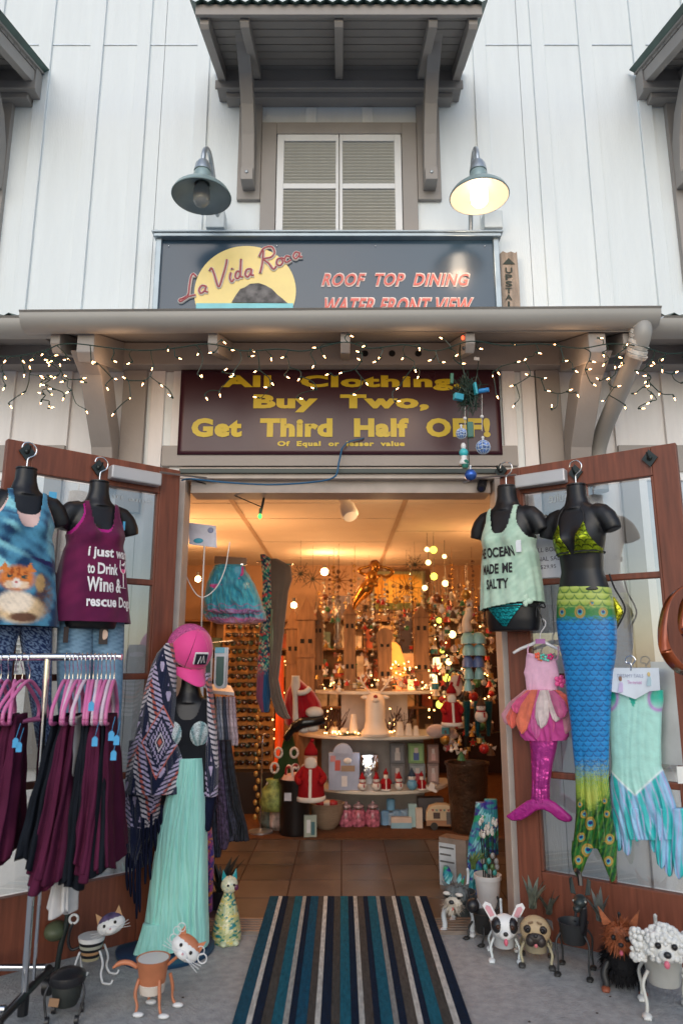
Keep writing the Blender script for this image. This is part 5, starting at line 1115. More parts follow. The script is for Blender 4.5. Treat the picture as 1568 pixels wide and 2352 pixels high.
def yorkie(t):
    y = -.09; z = .198; rs = random.Random(3); red = M('yorkie_red', (.30, .085, .03), .7, var=.35, vs=60); dkf = M('yorkie_black', (.012, .012, .014), .8, var=.3)
    mb = MB().ball((0, y, z), (.058, .045, .052), 16, 12).ball((0, y - .03, z - .018), (.026, .026, .022)); fur(mb, (0, y, z), (.056, .044, .05), 500, .03, rs, .5); L(mb, 'head', red, t)
    for s in (-1, 1): ear(t, [(s * .025, y, z + .04), (s * .06, y, z + .03), (s * .075, y, z + .10)], red); eye(t, s * .024, y - .046, z + .008, .010)
    L(MB().ball((0, y - .060, z - .010), (.010, .008, .008)), 'nose', bkm, t, smooth=True); L(MB().ball((0, y - .056, z - .038), (.007, .006, .010)), 'tongue', MC((.6, .12, .18), .4), t, smooth=True)
    mb = MB().ball((0, .03, .09), (.072, .10, .065), 16, 12).ball((0, -.05, .10), (.05, .05, .06)); fur(mb, (0, .02, .085), (.072, .10, .07), 900, .035, rs, .8); L(mb, 'furry_body', dkf, t)
planter(1432, 2262, 'dog_planter', 'red and black shaggy yorkie planter left of the white curly dog', R(-20), 1.12, (.02, .02, .022), (.02, .02, .022), (.28, .08, .04), yorkie, leg_w=.014)
p = PZ(1395, 2240); agave(p.x, p.y + .05, .2, 8, .14, 'succulent', 'grey spiky succulent between the yorkie ears and the dark tail', (.12, .13, .12), 9)
def bichon(t):
    y = -.095; z = .245; rs = random.Random(5); cf = M('bichon_white', (.70, .70, .68), .85, var=.15, vs=60)
    mb = MB().ball((0, y, z), (.065, .05, .058), 14, 10)
    for k in range(170):
        a = rs.uniform(0, 2 * PI); b = math.asin(rs.uniform(-.7, 1)); d = vec((math.cos(a) * math.cos(b), math.sin(a) * math.cos(b), math.sin(b)))
        if d.y < -.75 and d.z < .3: continue
        mb.ball(vec((0, y, z)) + vec((d.x * .066, d.y * .05, d.z * .06)), rs.uniform(.008, .013), 6, 4)
    mb.ball((0, y - .04, z - .02), (.028, .024, .022), 12, 8); L(mb, 'curly_head', cf, t, smooth=True)
    for s in (-1, 1):
        mb = MB()
        for k in range(60): mb.ball((s * (.085 + rs.uniform(-.018, .022)), y + rs.uniform(-.015, .015), z - .005 + rs.uniform(-.05, .045)), rs.uniform(.008, .014), 6, 4)
        L(mb, 'curly_ear', cf, t, smooth=True); eye(t, s * .026, y - .050, z + .012, .011)
    L(MB().ball((0, y - .066, z - .010), (.013, .010, .011)), 'nose', bkm, t, smooth=True); L(MB().ball((-.004, y - .062, z - .042), (.010, .008, .013)), 'tongue', MC((.6, .14, .2), .4), t, smooth=True)
planter(1530, 2322, 'dog_planter', 'white curly poodle-like planter at the far right edge', R(-16), 1.12, (.42, .42, .40), (.60, .60, .56), (.66, .66, .64), bichon, pot=(.07, .09, .21))
def schnauzer(t):
    y = -.09; z = .165; rs = random.Random(8); gy = M('schnauzer_grey', (.10, .115, .12), .7, var=.35, vs=50)
    mb = MB().ball((0, y, z), (.055, .05, .045), 14, 10); fur(mb, (0, y, z), (.055, .05, .045), 200, .015, rs); L(mb, 'head', gy, t)
    mb = MB().ball((0, y - .042, z - .022), (.040, .028, .026), 12, 8); fur(mb, (0, y - .045, z - .03), (.035, .022, .02), 260, .03, rs, .6); L(mb, 'beard', MC((.50, .45, .38), .8), t)
    for s in (-1, 1):
        L(MB().ball((s * .028, y - .048, z + .014), (.018, .01, .008)), 'eyebrow', MC((.55, .52, .48), .8), t, smooth=True); eye(t, s * .026, y - .048, z + .002, .008)
        ear(t, [(s * .03, y, z + .035), (s * .055, y, z + .025), (s * .065, y - .01, z + .055)], gy)
    L(MB().ball((0, y - .074, z - .012), (.012, .009, .009)), 'nose', bkm, t, smooth=True); L(MB().ball((0, y - .065, z - .042), (.008, .006, .010)), 'tongue', MC((.55, .12, .1), .4), t, smooth=True)
planter(1062, 2132, 'dog_planter', 'grey bearded schnauzer planter standing on the threshold by the right jamb', R(-25), 1.15, (.04, .05, .055), (.52, .56, .60), (.60, .62, .64), schnauzer, pot=(.062, .06, .155), leg_w=.012)
def blackcat(t):
    L(MB().ball((0, -.08, .2), (.04, .04, .04), 12, 8), 'head', bkm, t, smooth=True)
    for s in (-1, 1): ear(t, [(s * .015, -.08, .23), (s * .038, -.08, .225), (s * .032, -.08, .262)], bkm)
planter(1112, 2160, 'cat_planter', 'small black cat planter half hidden behind the black and white terrier', R(-60), .85, (.02, .02, .02), (.02, .02, .02), (.02, .02, .02), blackcat)
p = PZ(1082, 2110); agave(p.x + .03, p.y + .06, .23, 12, .10, 'jade_plant', 'small green plant in the grey schnauzer planter', (.12, .20, .06), 2)

# left side: orange cat planter etc.
def catface(t, cx, y, z, base, patch, m_, s=1., tilt=0.):
    rm = Matrix.Rotation(tilt, 3, 'Y')
    def q(a, b, c): return vec((cx, y, z)) + rm @ (vec((a, b, c)) * s)
    L(MB().ball(q(0, 0, 0), (.062 * s, .032 * s, .040 * s), 18, 12, rm).ball(q(0, -.02, -.012), (.030 * s, .022 * s, .02 * s), 12, 8, rm), 'head', base, t, smooth=True)
    L(MB().ball(q(0, .006, .014), (.056 * s, .032 * s, .034 * s), 16, 10, rm), 'forehead', patch, t, smooth=True)
    for e in (-1, 1):
        L(MB().prism([q(e * .022, 0, .034), q(e * .055, 0, .020), q(e * .052, 0, .068)], (0, .005, 0)), 'ear', m_, t); eye(t, *q(e * .024, -.028, .012), .007 * s)
        for k in range(3): L(MB().tube([q(e * .02, -.036, -.012), q(e * .085, -.045, -.022 + k * .014)], .0012, 4), 'whisker', wh, t)
    L(MB().ball(q(0, -.042, -.004), .005), 'nose', pinkm, t)
ogm = M('cat_orange', (.48, .17, .08), .45, var=.2, vs=8)
t = T_at(347, 2316, 'cat_planter', 'orange and white cat pot planter with curved tail in front of the blue base', 0, 1.0); t.scale = (.88, .88, .90)
L(MB().lathe([(.048, .065), (.054, .07), (.065, .15), (.075, .20), (.078, .205), (.071, .203), (.05, .11), (0, .11)], n=28), 'pot', ogm, t, smooth='auto')
L(MB().lathe([(.0485, .064), (.0555, .068), (.0605, .105), (.0590, .107)], n=28), 'pot_base', MC((.62, .55, .48), .5), t, smooth='auto')
L(MB().lathe([(.0, .116), (.049, .116), (.070, .2025)], n=28), 'pot_lining', wh, t, smooth='auto')
for x, y in ((-.05, -.03), (-.03, .05), (.04, -.04), (.07, .03)):
    L(MB().tube(spline([(x * 1.05, y, .13), (x * 1.25, y * 1.3 - .01, .08), (x * 1.15 + .01, y * 1.4 - .02, .035), (x * 1.3 + .015, y * 1.5 - .03, .012)], 4), [.008] * 6 + [.006] * 7, 8), 'leg', ogm, t, smooth=True)
    L(MB().ball((x * 1.3 + .03, y * 1.5 - .04, .011), (.026, .015, .010)), 'paw', wh, t, smooth=True)
L(MB().tube(spline([(-.07, 0, .165), (-.11, -.005, .185), (-.15, -.01, .185), (-.18, -.02, .168)], 5), [.011] * 12 + [.009, .007, .006, .004], 8), 'tail', ogm, t, smooth=True)
L(MB().tube([(.07, -.01, .18), (.125, -.03, .225)], .007, 8), 'neck_rod', ogm, t)
catface(t, .155, -.045, .255, wh, ogm, ogm, 1.15, R(35))
mb = MB()
for a, b in ((.10, .30), (.115, .33), (.135, .345), (.225, .25)): mb.tube([(a + .018 * math.cos(k * PI / 6), -.05, b + .018 * math.sin(k * PI / 6)) for k in range(13)], .002, 5)
L(mb, 'wire_curl', wh, t)
L(MB().tube([(.236 + .02 * math.cos(k * PI / 6), -.06, .222 + .02 * math.sin(k * PI / 6)) for k in range(13)], .003, 5), 'wire_curl', wh, t)
# striped cat planter
t = T_at(205, 2250, 'cat_planter', 'black and tan striped cat pot planter with white and purple face, behind the orange one', R(10), .82)
bands = [(.10, .115, MC((.42, .36, .22), .5)), (.1155, .130, bkm), (.1305, .145, MC((.45, .25, .12), .5)), (.1455, .158, bkm), (.1585, .175, MC((.40, .40, .32), .5)), (.1755, .19, bkm), (.1905, .213, wh)]
for z0, z1, m_ in bands:
    r0, r1 = .046 + (z0 - .10) * .22, .046 + (z1 - .10) * .22; L(MB().lathe([(r0 - .004, z0), (r0, z0 + .0005), (r1, z1), (r1 - .004, z1)], n=24), 'pot_band', m_, t, smooth='auto')
L(MB().lathe([(0, .12), (.044, .12), (.066, .205)], n=24), 'pot_lining', wh, t)
for x, y in ((-.05, -.04), (-.04, .05), (.05, -.04), (.06, .05)):
    L(MB().tube(spline([(x, y, .15), (x * 1.4, y, .09), (x * 1.3, y * 1.2, .04), (x * 1.6, y * 1.4 - .02, .01)], 4), .006, 7), 'leg', wh, t, smooth=True); L(MB().tube(spline([(x * 1.6, y * 1.4 - .02, .008), (x * 1.6 + .04, y * 1.4 - .04, .008), (x * 1.6 + .05, y * 1.4 - .03, .022)], 4), .006, 6), 'paw', wh, t, smooth=True)
L(MB().tube([(.05, 0, .19), (.085, -.02, .23)], .004, 6), 'neck_rod', steel, t)
catface(t, .10, -.03, .270, wh, M('cat_purple', (.10, .07, .16), .45, var=.5, vs=30), MC((.50, .28, .14), .5), 1.2, R(-18))
L(MB().tube(spline([(-.06, 0, .16), (-.10, 0, .15), (-.12, 0, .19), (-.115, 0, .25), (-.10, 0, .28)], 4), [.008] * 17, 8), 'tail', bkm, t, smooth=True)
L(MB().tube([(-.10 + .022 * math.cos(k * PI / 6), 0, .30 + .022 * math.sin(k * PI / 6)) for k in range(13)], .007, 6), 'tail_ring', wh, t, smooth=True)
# small black stroller-like pot
t = T_at(150, 2338, 'black_pot_cart', 'small black lidded pot on a little wheeled stand beside the rack wheel', R(8), .82)
L(MB().lathe([(.0, .055), (.050, .058), (.064, .09), (.072, .15), (.070, .155), (.0, .155)], n=24), 'pot', MC((.02, .024, .022), .6, var=.3), t, smooth='auto')
L(MB().lathe([(.078, .152), (.084, .165), (.080, .19), (.055, .205), (.0, .21)], n=24), 'lid', bkm, t, smooth='auto')
for sx in (-1, 1):
    L(MB().tube(spline([(sx * .075, -.03, .16), (sx * .09, -.05, .12), (sx * .08, -.06, .06), (sx * .07, -.07, .025)], 4), .006, 6), 'frame', bkm, t, smooth=True)
    for y in (-.075, .05): L(MB().tube([(sx * .066 - .008, y, .02), (sx * .066 + .008, y, .02)], .02, 14), 'wheel', bkm, t, smooth='auto')
L(MB().box((-.04, -.078, .10), (.045, .004, .035), ry=.15), 'wood_label', MC((.30, .17, .09), .7), t)
t = T_at(118, 2245, 'dark_planter', 'dark green slender metal bird planter behind the black pot cart', R(8), 1.0)
L(MB().tube(spline([(.02, 0, .0), (.03, .0, .12), (.05, 0, .22), (.04, 0, .30)], 5), [.012] * 16, 8), 'neck', bronze_dk, t, smooth=True)
L(MB().ball((.0, .02, .18), (.05, .06, .04), 14, 10), 'body', M('bird_green', (.09, .11, .06), .5, var=.3), t, smooth=True)
# ceramic cat statue
t = T_at(520, 2160, 'cat_statue', 'tall painted ceramic cat statue with green flowers and teal ears by the left jamb', R(20), 1.0, None)
def ccol(pos):
    n = noise2(pos[..., 0] * 1000, pos[..., 2] * 1000, 38, 4); n2 = noise2(pos[..., 0] * 1000 + 90, pos[..., 2] * 1000, 30, 7)
    c = mixc(A('#b9bb86'), A('#5f8f62'), sm(.12, .22, n)); c = mixc(c, A('#e0d8b8'), sm(.15, .25, n2)); c = mixc(c, A('#1f7a80'), sm(.28, .34, n)); return mixc(c, A('#d8c46a'), sm(.3, .4, n2))
rows = [(0, .070, .085, 0), (.02, .072, .09, 0), (.06, .070, .085, .0), (.12, .058, .066, -.005), (.18, .040, .044, -.015), (.22, .027, .030, -.024), (.235, .026, .028, -.027)]
zz_ = np.linspace(0, .235, 60)[:, None]; th = np.linspace(0, 2 * PI, 60, endpoint=False)[None, :]
ra = np.interp(zz_, [r[0] for r in rows], [r[1] for r in rows]); rb = np.interp(zz_, [r[0] for r in rows], [r[2] for r in rows]); yo = np.interp(zz_, [r[0] for r in rows], [r[3] for r in rows])
lp = np.stack([ra * np.cos(th), rb * np.sin(th) + yo, zz_ + 0 * th], -1); glz = M('glazed_ceramic', (.5, .5, .5), .18, attr=True, var=.08, coat=.6)
W = lp @ np.array(mw(t))[:3, :3].T + np.array(mw(t))[:3, 3]; grid('body', W, glz, ccol(lp), t, caps=True)
zz_ = np.linspace(-1, 1, 30)[:, None]; hp = np.stack([.042 * np.sqrt(np.clip(1 - zz_ ** 2, 1e-6, 1)) * np.cos(th), -.035 + .040 * np.sqrt(np.clip(1 - zz_ ** 2, 1e-6, 1)) * np.sin(th), .265 + .042 * zz_ + 0 * th], -1)
W = hp @ np.array(mw(t))[:3, :3].T + np.array(mw(t))[:3, 3]; grid('head', W, glz, mixc(ccol(hp), A('#ddd8c8'), .6 + 0 * hp[..., 0]), t, caps=True)
for s in (-1, 1):
    L(MB().prism([(s * .012, -.035, .298), (s * .040, -.035, .285), (s * .034, -.035, .338)], (0, .012, 0)), 'ear', MC((.02, .25, .28), .2), t, bevel=.003); eye(t, s * .015, -.073, .272, .006); L(MB().ball((s * .03, -.075, .012), (.018, .03, .014)), 'paw', MC((.55, .60, .40), .2), t, smooth=True)
    L(MB().tube([(s * .026, -.06, .02), (s * .020, -.045, .17)], [.016, .012], 10), 'front_leg', MC((.50, .56, .36), .2), t, smooth=True)
L(MB().ball((.028, -.068, .258), (.012, .006, .014)), 'cheek_flower', MC((.10, .02, .06), .3), t, smooth=True)
MB().ball((-.1, -.3, 0), .001)
# wooden chips of dirt on pavement
for i, (x, y) in enumerate([(1400, 2290), (1370, 2328), (1215, 2348), (420, 2292), (1325, 2365)]):
    p = PZ(x, y); o = MB().ball((p.x, p.y, .002), (.006, .004, .002), 6, 4).build('fallen_leaf', MC((.05, .03, .02), .9)); tag(o, ['dark fallen leaf below the yorkie planter', 'dark fallen leaf at the right front of the pavement', 'dark speck near the mat corner at the bottom', 'brown leaf right of the orange cat planter', 'dark speck at the bottom right of the pavement'][i], 'leaf')
# right jamb corner: white pot with garden stakes, box, scarves
p = PZ(1122, 2085); 
t = T('white_pot', 'white ribbed plastic pot full of garden stakes by the right jamb', 'pot', (p.x, p.y, 0)); 
L(MB().lathe([(.0, .0), (.055, .0), (.058, .01), (.072, .15), (.078, .152), (.078, .175), (.070, .175), (.066, .14), (0, .14)], n=28), 'pot', wh, t, smooth='auto')
rs = random.Random(4)
for i in range(16):
    a = rs.uniform(0, 6.28); r_ = rs.uniform(.01, .055); x, y = r_ * math.cos(a), r_ * math.sin(a); h = rs.uniform(.36, .46); c_ = [(.05, .30, .28), (.08, .16, .06), (.30, .30, .30)][i % 3]
    s = T('garden_stake', ['thin', 'slender', 'wiry', 'fine'][i % 4] + ' garden stake with white top and ' + ['teal', 'green', 'grey'][i % 3] + ' charm, %s in the white pot' % ['at the back', 'at the front', 'in the middle'][i // 6], 'garden stake', (p.x + x, p.y + y, .14), 0, 'garden stakes in the white pot')
    L(MB().tube([(0, 0, 0), (x * .3, y * .3, h - .14)], .002, 5), 'rod', bronze_dk, s)
    L(MB().ball((x * .3, y * .3, h - .13), (.010, .008, .016)).ball((x * .3 + .004, y * .3, h - .11), (.006, .006, .006)), 'ornament', MC((.62, .60, .56), .5), s, smooth=True)
    L(MB().ball((x * .2, y * .2, .05 + .03 * (i % 4)), (.014, .010, .018), 8, 6), 'charm', MC(c_, .3), s, smooth=True)
p = PZ(1050, 2045)
t = T('stacked_box', 'upright printed cardboard box with grey front beside the white stake pot', 'box', (p.x, p.y, 0), R(-35)); L(MB().b2((-.09, -.05, 0), (.09, .05, .30)), 'carton', M('carton', (.20, .15, .12), .6, var=.3), t); L(MB().b2((-.092, -.052, .03), (.02, -.0505, .27)), 'print', MC((.42, .44, .46), .5, var=.3), t); L(MB().b2((-.085, -.054, .16), (.01, -.0525, .17)).b2((-.085, -.054, .2), (-.01, -.0525, .21)).b2((-.085, -.054, .24), (.01, -.0525, .25)), 'print_lines', MC((.1, .1, .1), .6), t)
L(MB().b2((-.09, -.05, .3005), (.09, .05, .303)), 'lid', MC((.16, .09, .06), .6), t)
PS = PY(4.62)
def scarf_col(w, V, X, Y): n = noise2(X, Y, 22, 3); c = mixc(A('#2b8f9a'), A('#3b2f8f'), sm(-.2, .3, n)); c = mixc(c, A('#8fd0d8'), sm(.15, .4, noise2(X + 40, Y, 16, 6))); return mixc(c, A('#28a070'), sm(.2, .45, noise2(X, Y + 70, 20, 8)))
for i, rows in enumerate([[(1842, 1092, 1118), (1880, 1088, 1125), (1940, 1072, 1122), (2010, 1050, 1118), (2050, 1040, 1110)], [(1835, 1112, 1140), (1890, 1104, 1143), (1930, 1110, 1143), (1960, 1122, 1143)]]):
    drape('scarf', rows, PS, shiny, .02 * i, .04, .02, .014, 6, scarf_col, None, nu=100, nv=80, ph=i); tag(COL.objects[-1], ['blue and lilac silk scarf hanging low behind the right jamb', 'teal and violet silk scarf bunched against the right jamb'][i], 'scarf', 'silk scarves by the right jamb')
o = drape('scarf', [(1990, 1018, 1030), (2010, 1016, 1040), (2030, 1022, 1034)], PS, shiny, .05, .03, .02, .004, 2, scarf_col, None, nu=40, nv=30); tag(o, 'lilac scarf end peeping out left of the printed box', 'scarf', 'silk scarves by the right jamb')

# ================= hanging ornaments and cables over the door =================
P35 = 3.55
chm = T('hanging_wind_chime', 'teal and green cluster of hanging wire, blocks and blue tube in front of the banner', 'wind chime', P(1075, 900, P35))
rs = random.Random(11); mb = MB(); c = P(1075, 902, P35)
for k in range(85):
    q = [c + vec((rs.gauss(-.005, .034), rs.gauss(0, .02), rs.gauss(0, .055))) for _ in range(3)]; mb.tube(spline(q, 3), .0022, 4)
mb.tube(spline([P(1062, 770, P35), P(1055, 810, P35), P(1066, 860, P35), P(1075, 905, P35)], 5), .004, 5).tube(spline([P(1095, 860, P35), P(1085, 900, P35), P(1073, 960, P35), P(1078, 1080, P35)], 5), .003, 5)
mb.build('tangled_wire', wire_m, chm)
MB().tube([P(1090, 900, P35), P(1122, 895, P35 - .03)], .0125, 14).build('blue_tube', MC((.03, .25, .62), .35), chm, smooth='auto')
MB().box(P(1052, 912, P35 - .03), (.05, .03, .035), rz=.3, ry=.1).build('teal_block', MC((.03, .30, .42), .4), chm, bevel=.003); MB().box(P(1091, 893, P35 - .03), (.012, .03, .065), rz=.2, ry=-.15).build('teal_block', MC((.03, .35, .45), .4), chm, bevel=.003)
MB().box(P(1079, 988, P35 - .01), (.032, .03, .085)).build('green_block', MC((.01, .12, .09), .4), chm, bevel=.003)
MB().box(P(1037, 870, P35), (.018, .02, .06), ry=.05).build('green_block', MC((.01, .12, .07), .4), chm, bevel=.003)
MB().box(P(1094, 824, P35 - .02), (.028, .002, .018), ry=.1).build('small_card', MC((.6, .55, .52), .5), chm)
for k, (x0, y0, y1) in enumerate(((1106, 905, 990), (1067, 930, 1000))): MB().tube([P(x0, y0, P35), P(x0, y1, P35)], .0014, 4).build('thread', wh, chm)
blu = M('bauble_blue', (.04, .12, .45), .2, metal=.5, var=.3, vs=30); pat = M('bauble_patterned', (.10, .20, .50), .3, var=.9, vs=55)
for x, y, r_, m_, lab in ((1109, 1027, .037, pat, 'large blue and white patterned bauble hanging right of the chime'), (1059, 996, .028, pat, 'smaller blue and white patterned bauble hanging left of the green block'), (1080, 1091, .031, blu, 'shiny plain blue bauble, lowest of the hanging ornaments')):
    c = P(x, y, P35 - .02); t = T('bauble', lab, 'bauble', c, 0, 'blue baubles hanging over the doorway')
    MB().ball(c, r_, 20, 14).build('ball', m_, t, smooth=True); MB().tube([c + vec((0, 0, r_ - .002)), c + vec((0, 0, r_ + .012))], .006, 8).build('cap', steel, t); MB().ball(c + vec((0, 0, r_ + .016)), .007 if r_ < .035 else .008).build('bead', wh, t, smooth=True)
    if m_ is pat:
        mb = MB()
        for k in range(5): a = k * PI / 5; mb.tube([c + vec((r_ * 1.01 * math.cos(s_) * math.cos(a) , r_ * 1.01 * math.cos(s_) * math.sin(a), r_ * 1.01 * math.sin(s_))) for s_ in np.linspace(0, 2 * PI, 25)], .0014, 4)
        for s_ in (-.5, 0, .5): mb.tube([c + vec((r_ * 1.01 * math.cos(s_) * math.cos(a), r_ * 1.01 * math.cos(s_) * math.sin(a), r_ * 1.01 * math.sin(s_) + .003 * math.sin(6 * a))) for a in np.linspace(0, 2 * PI, 40)], .0016, 4)
        mb.build('filigree', MC((.6, .68, .75), .4), t)
for x, y in ((1067, 961), (1106, 957)): o = MB().ball(P(x, y, P35 - .01), .0095).build('white_bead', wh, None, smooth=True); tag(o, 'white bead on the thread %s' % ('left, above the small patterned bauble' if x < 1080 else 'right, above the large patterned bauble'), 'bead')
c = P(1064, 1040, P35 - .02); t = T('bird_ornament', 'white and turquoise glass snow figure ornament above the plain blue bauble', 'ornament', c)
MB().ball(c, (.024, .024, .024), 14, 10).build('turquoise_ball', MC((.05, .45, .50), .25), t, smooth=True); MB().ball(c + vec((0, 0, .035)), (.014, .014, .02)).build('head', wh, t, smooth=True)
MB().lathe([(.026, -.065), (.024, -.05), (.014, -.03), (.016, -.015)], c, 14).build('white_skirt', wh, t, smooth=True); MB().lathe([(.014, -.085), (.018, -.07), (.02, -.05), (.012, -.04)], c + vec((.004, -.006, 0)), 12).build('green_leaf', MC((.01, .16, .12), .4), t)
# red bulb cluster at rafter tail
for i, (x, y, c_) in enumerate(((1062, 776, (.9, .08, .03)), (1064, 800, (.02, .02, .02)))): o = MB().ball(P(x, y, 3.42), (.008, .008, .012)).build('coloured_bulb', MC(c_, .3, emit=2. if i == 0 else 0.)); tag(o, ['tiny lit red bulb under the gutter above the chime', 'tiny dark unlit bulb under the red one'][i], 'bulb')
# security camera, cables
c = P(1106, 1115, 4.0); t = T('security_camera', 'small black cylindrical security camera under the door head at right', 'camera', c)
d_ = vec((-.35, -1, -.75)).normalized(); MB().tube([c - d_ * .045, c + d_ * .045], .026, 18).tube([c + d_ * .0445, c + d_ * .052], [.0255, .022], 18).build('housing', bkm, t, smooth='auto'); MB().tube([c + d_ * .052, c + d_ * .054], .012, 14).build('lens', MC((.02, .02, .05), .05), t); MB().box(c + vec((.01, .02, .055)), (.05, .05, .06)).build('bracket', bkm, t, bevel=.005)
o = MB().tube(spline([P(785, 1030, 3.9), P(778, 1062, 3.86), P(768, 1095, 3.86), P(720, 1107, 3.9), P(620, 1113, 3.9), P(520, 1108, 3.9), P(440, 1100, 3.9), P(418, 1103, 3.92)], 8), .0055, 7).tube(spline([P(785, 1030, 3.9), P(800, 1015, 3.92), P(830, 1008, 3.93), P(835, 1006, 3.94)], 4), .004, 6).build('blue_cable', MC((.015, .10, .22), .5)); tag(o, 'blue cable looping across the top of the doorway', 'cable')
o = MB().tube(spline([P(432, 1098, 3.98), P(500, 1122, 4.05), P(590, 1160, 4.15), P(604, 1165, 4.15)], 6), .003, 6).tube(spline([P(600, 1125, 4.15), P(606, 1140, 4.15), P(600, 1172, 4.15)], 4), .008, 7).build('black_cable', bk); tag(o, 'thin black cable sagging to the green bulb inside the door head', 'cable')
t = T('green_bulb', 'single green light bulb hanging from the black cable inside the door head', 'bulb', P(597, 1185, 4.15)); MB().tube([P(599, 1168, 4.15), P(598, 1180, 4.15)], .010, 10).build('socket', MC((.03, .10, .05), .5), t); MB().ball(P(597, 1186, 4.15), (.012, .012, .016)).build('bulb', MC((.05, .8, .12), .2, emit=1.5), t, smooth=True)
for px, lab in ((490, 'left'), (1055, 'right')):
    c = P(px, 1101, 4.03); o = MB().box(c, (.05, .06, .025)).box(c + vec((0, 0, .017)), (.03, .03, .015)).build('door_latch', steel, bld, bevel=.003)
# spotlight
c = P(795, 1165, 5.1); t = T('track_spotlight', 'white ceiling spotlight hanging near the middle of the doorway', 'spotlight', c)
whs = M('spot_white', (.80, .79, .77), .4, var=.05)
a0, a1 = P(789, 1143, 5.1), P(803, 1182, 5.0); MB().tube([a0, a0.lerp(a1, .5), a0.lerp(a1, .55), a1, a1 + (a1 - a0) * .12], [.042, .040, .058, .064, .05], 22).build('lamp_housing', whs, t, smooth='auto')
MB().tube([a0 + vec((0, 0, .06)), a0 + vec((0, 0, -.02))], .012, 8).tube([vec((a0.x, a0.y, 2.597)), vec((a0.x, a0.y, 2.56))], .035, 16).tube([vec((a0.x, a0.y, 2.58)), a0], .008, 8).build('stem', whs, t)

rs = random.Random(77); mb = MB()
for k in range(900):
    x, y = rs.uniform(-1.6, 1.7), rs.uniform(-1.6, -.12); a = rs.uniform(0, 3); r_ = rs.uniform(.0006, .0022)
    mb.add([(x + r_ * math.cos(a + q), y + r_ * math.sin(a + q), .0006) for q in (0, 2.1, 4.2)] + [(x, y, .0022)], [(0, 1, 3), (1, 2, 3), (2, 0, 3)])
o = mb.build('grit', MC((.42, .44, .42), .5)); tag(o, 'fine light grit and glitter scattered over the pavement', 'grit', kind='stuff')
# ================= shop interior =================
def warm(loc, e, c=(1, .47, .18), r=.06):
    e *= .56
    l = bpy.data.lights.new('shop_light', 'POINT'); l.energy = e; l.color = c; l.shadow_soft_size = r
    o = bpy.data.objects.new('shop_light', l); o.location = loc; COL.objects.link(o); return o
glow = M('bulb_glow', (1, .62, .28), .3, var=0, emit=16)
for i, (x, y, d, e, lab) in enumerate([(745, 1313, 8.2, 20, 'bright round ceiling bulb left of the gold mermaid figure'), (675, 1390, 7.2, 8, 'bright bulb behind the brown hanging garment'), (566, 1345, 6.2, 15, 'bright bulb glowing behind the teal tutu skirt'), (1010, 1262, 8.4, 20, 'small bright bulb near the ceiling at right'), (455, 1330, 7.5, 18, 'bright bulb low behind the wire sign holder')]):
    c = P(x, y, d); t = T('ceiling_bulb', lab, 'light bulb', c, 0, 'bare warm bulbs inside the shop')
    MB().ball(c, .030 if i else .042, 14, 10).build('globe', glow, t, smooth=True); MB().tube([c + vec((0, 0, .03)), c + vec((0, 0, .075))], .018, 10).build('socket', bkm, t)
    warm(c + vec((0, -.09, -.02)), e)
warm((P(880, 1120, 5.0).x, CAMY + 5.0, 2.30), 7, (1, .60, .28))
warm((-1.6, 2.2, 2.2), 22); warm((1.5, 2.6, 2.2), 18); warm((.3, 4.2, 2.1), 24)

# ---- curved display unit ----
SX, SD = .318, 6.95
sy = CAMY + SD
un = T('display_unit', 'cream tiered display unit with three curved shelves in the middle of the shop', 'display shelf', (SX, sy, 0))
cream = M('shelf_cream', (.60, .54, .45), .55, var=.05)
def shelf(z, hw, dep, nm='curved_shelf'):
    n = 28; a = [(SX + hw * math.cos(PI + PI * k / n), sy - dep * abs(math.sin(PI * k / n)) ** .75, z - .028) for k in range(n + 1)]
    MB().prism(a, (0, 0, .028)).build(nm, cream, un, bevel=.005)
shelf(.30, .66, .72); shelf(.735, .74, .70); shelf(1.105, .60, .60)
shelf(.02, .60, .50, 'plinth')
MB().b2((SX - .50, sy - .12, .02), (SX + .44, sy - .08, .270)).build('back_panel', MC((.45, .42, .38), .6), un)
MB().b2((SX - .50, sy - .12, .302), (SX + .44, sy - .08, .705)).build('back_panel', MC((.34, .31, .30), .6), un)
MB().b2((SX - .32, sy - .12, .737), (SX + .30, sy - .08, 1.075)).build('back_panel', MC((.62, .52, .46), .6), un)
def at_x(px, z, d):      # point at depth d and height z under picture column px
    p = P(px, 1519, d); r_ = ray(px, 1519); 
    y = CAMY + d; 
    # solve for the ray through px at given z,d
    v = ((z - CAMZ) * CP - d * SP) / ((z - CAMZ) * SP + d * CP); k = d / (CP - v * SP); return vec(((px - 784) / 1617 * k, y, z))
redc = (.28, .008, .012); whc = (.66, .60, .54)
def mm(c, r=.5, **k): return MC(c, r, **k)
def sphere_eye(mb, c, r): mb.ball(c, r, 6, 4)
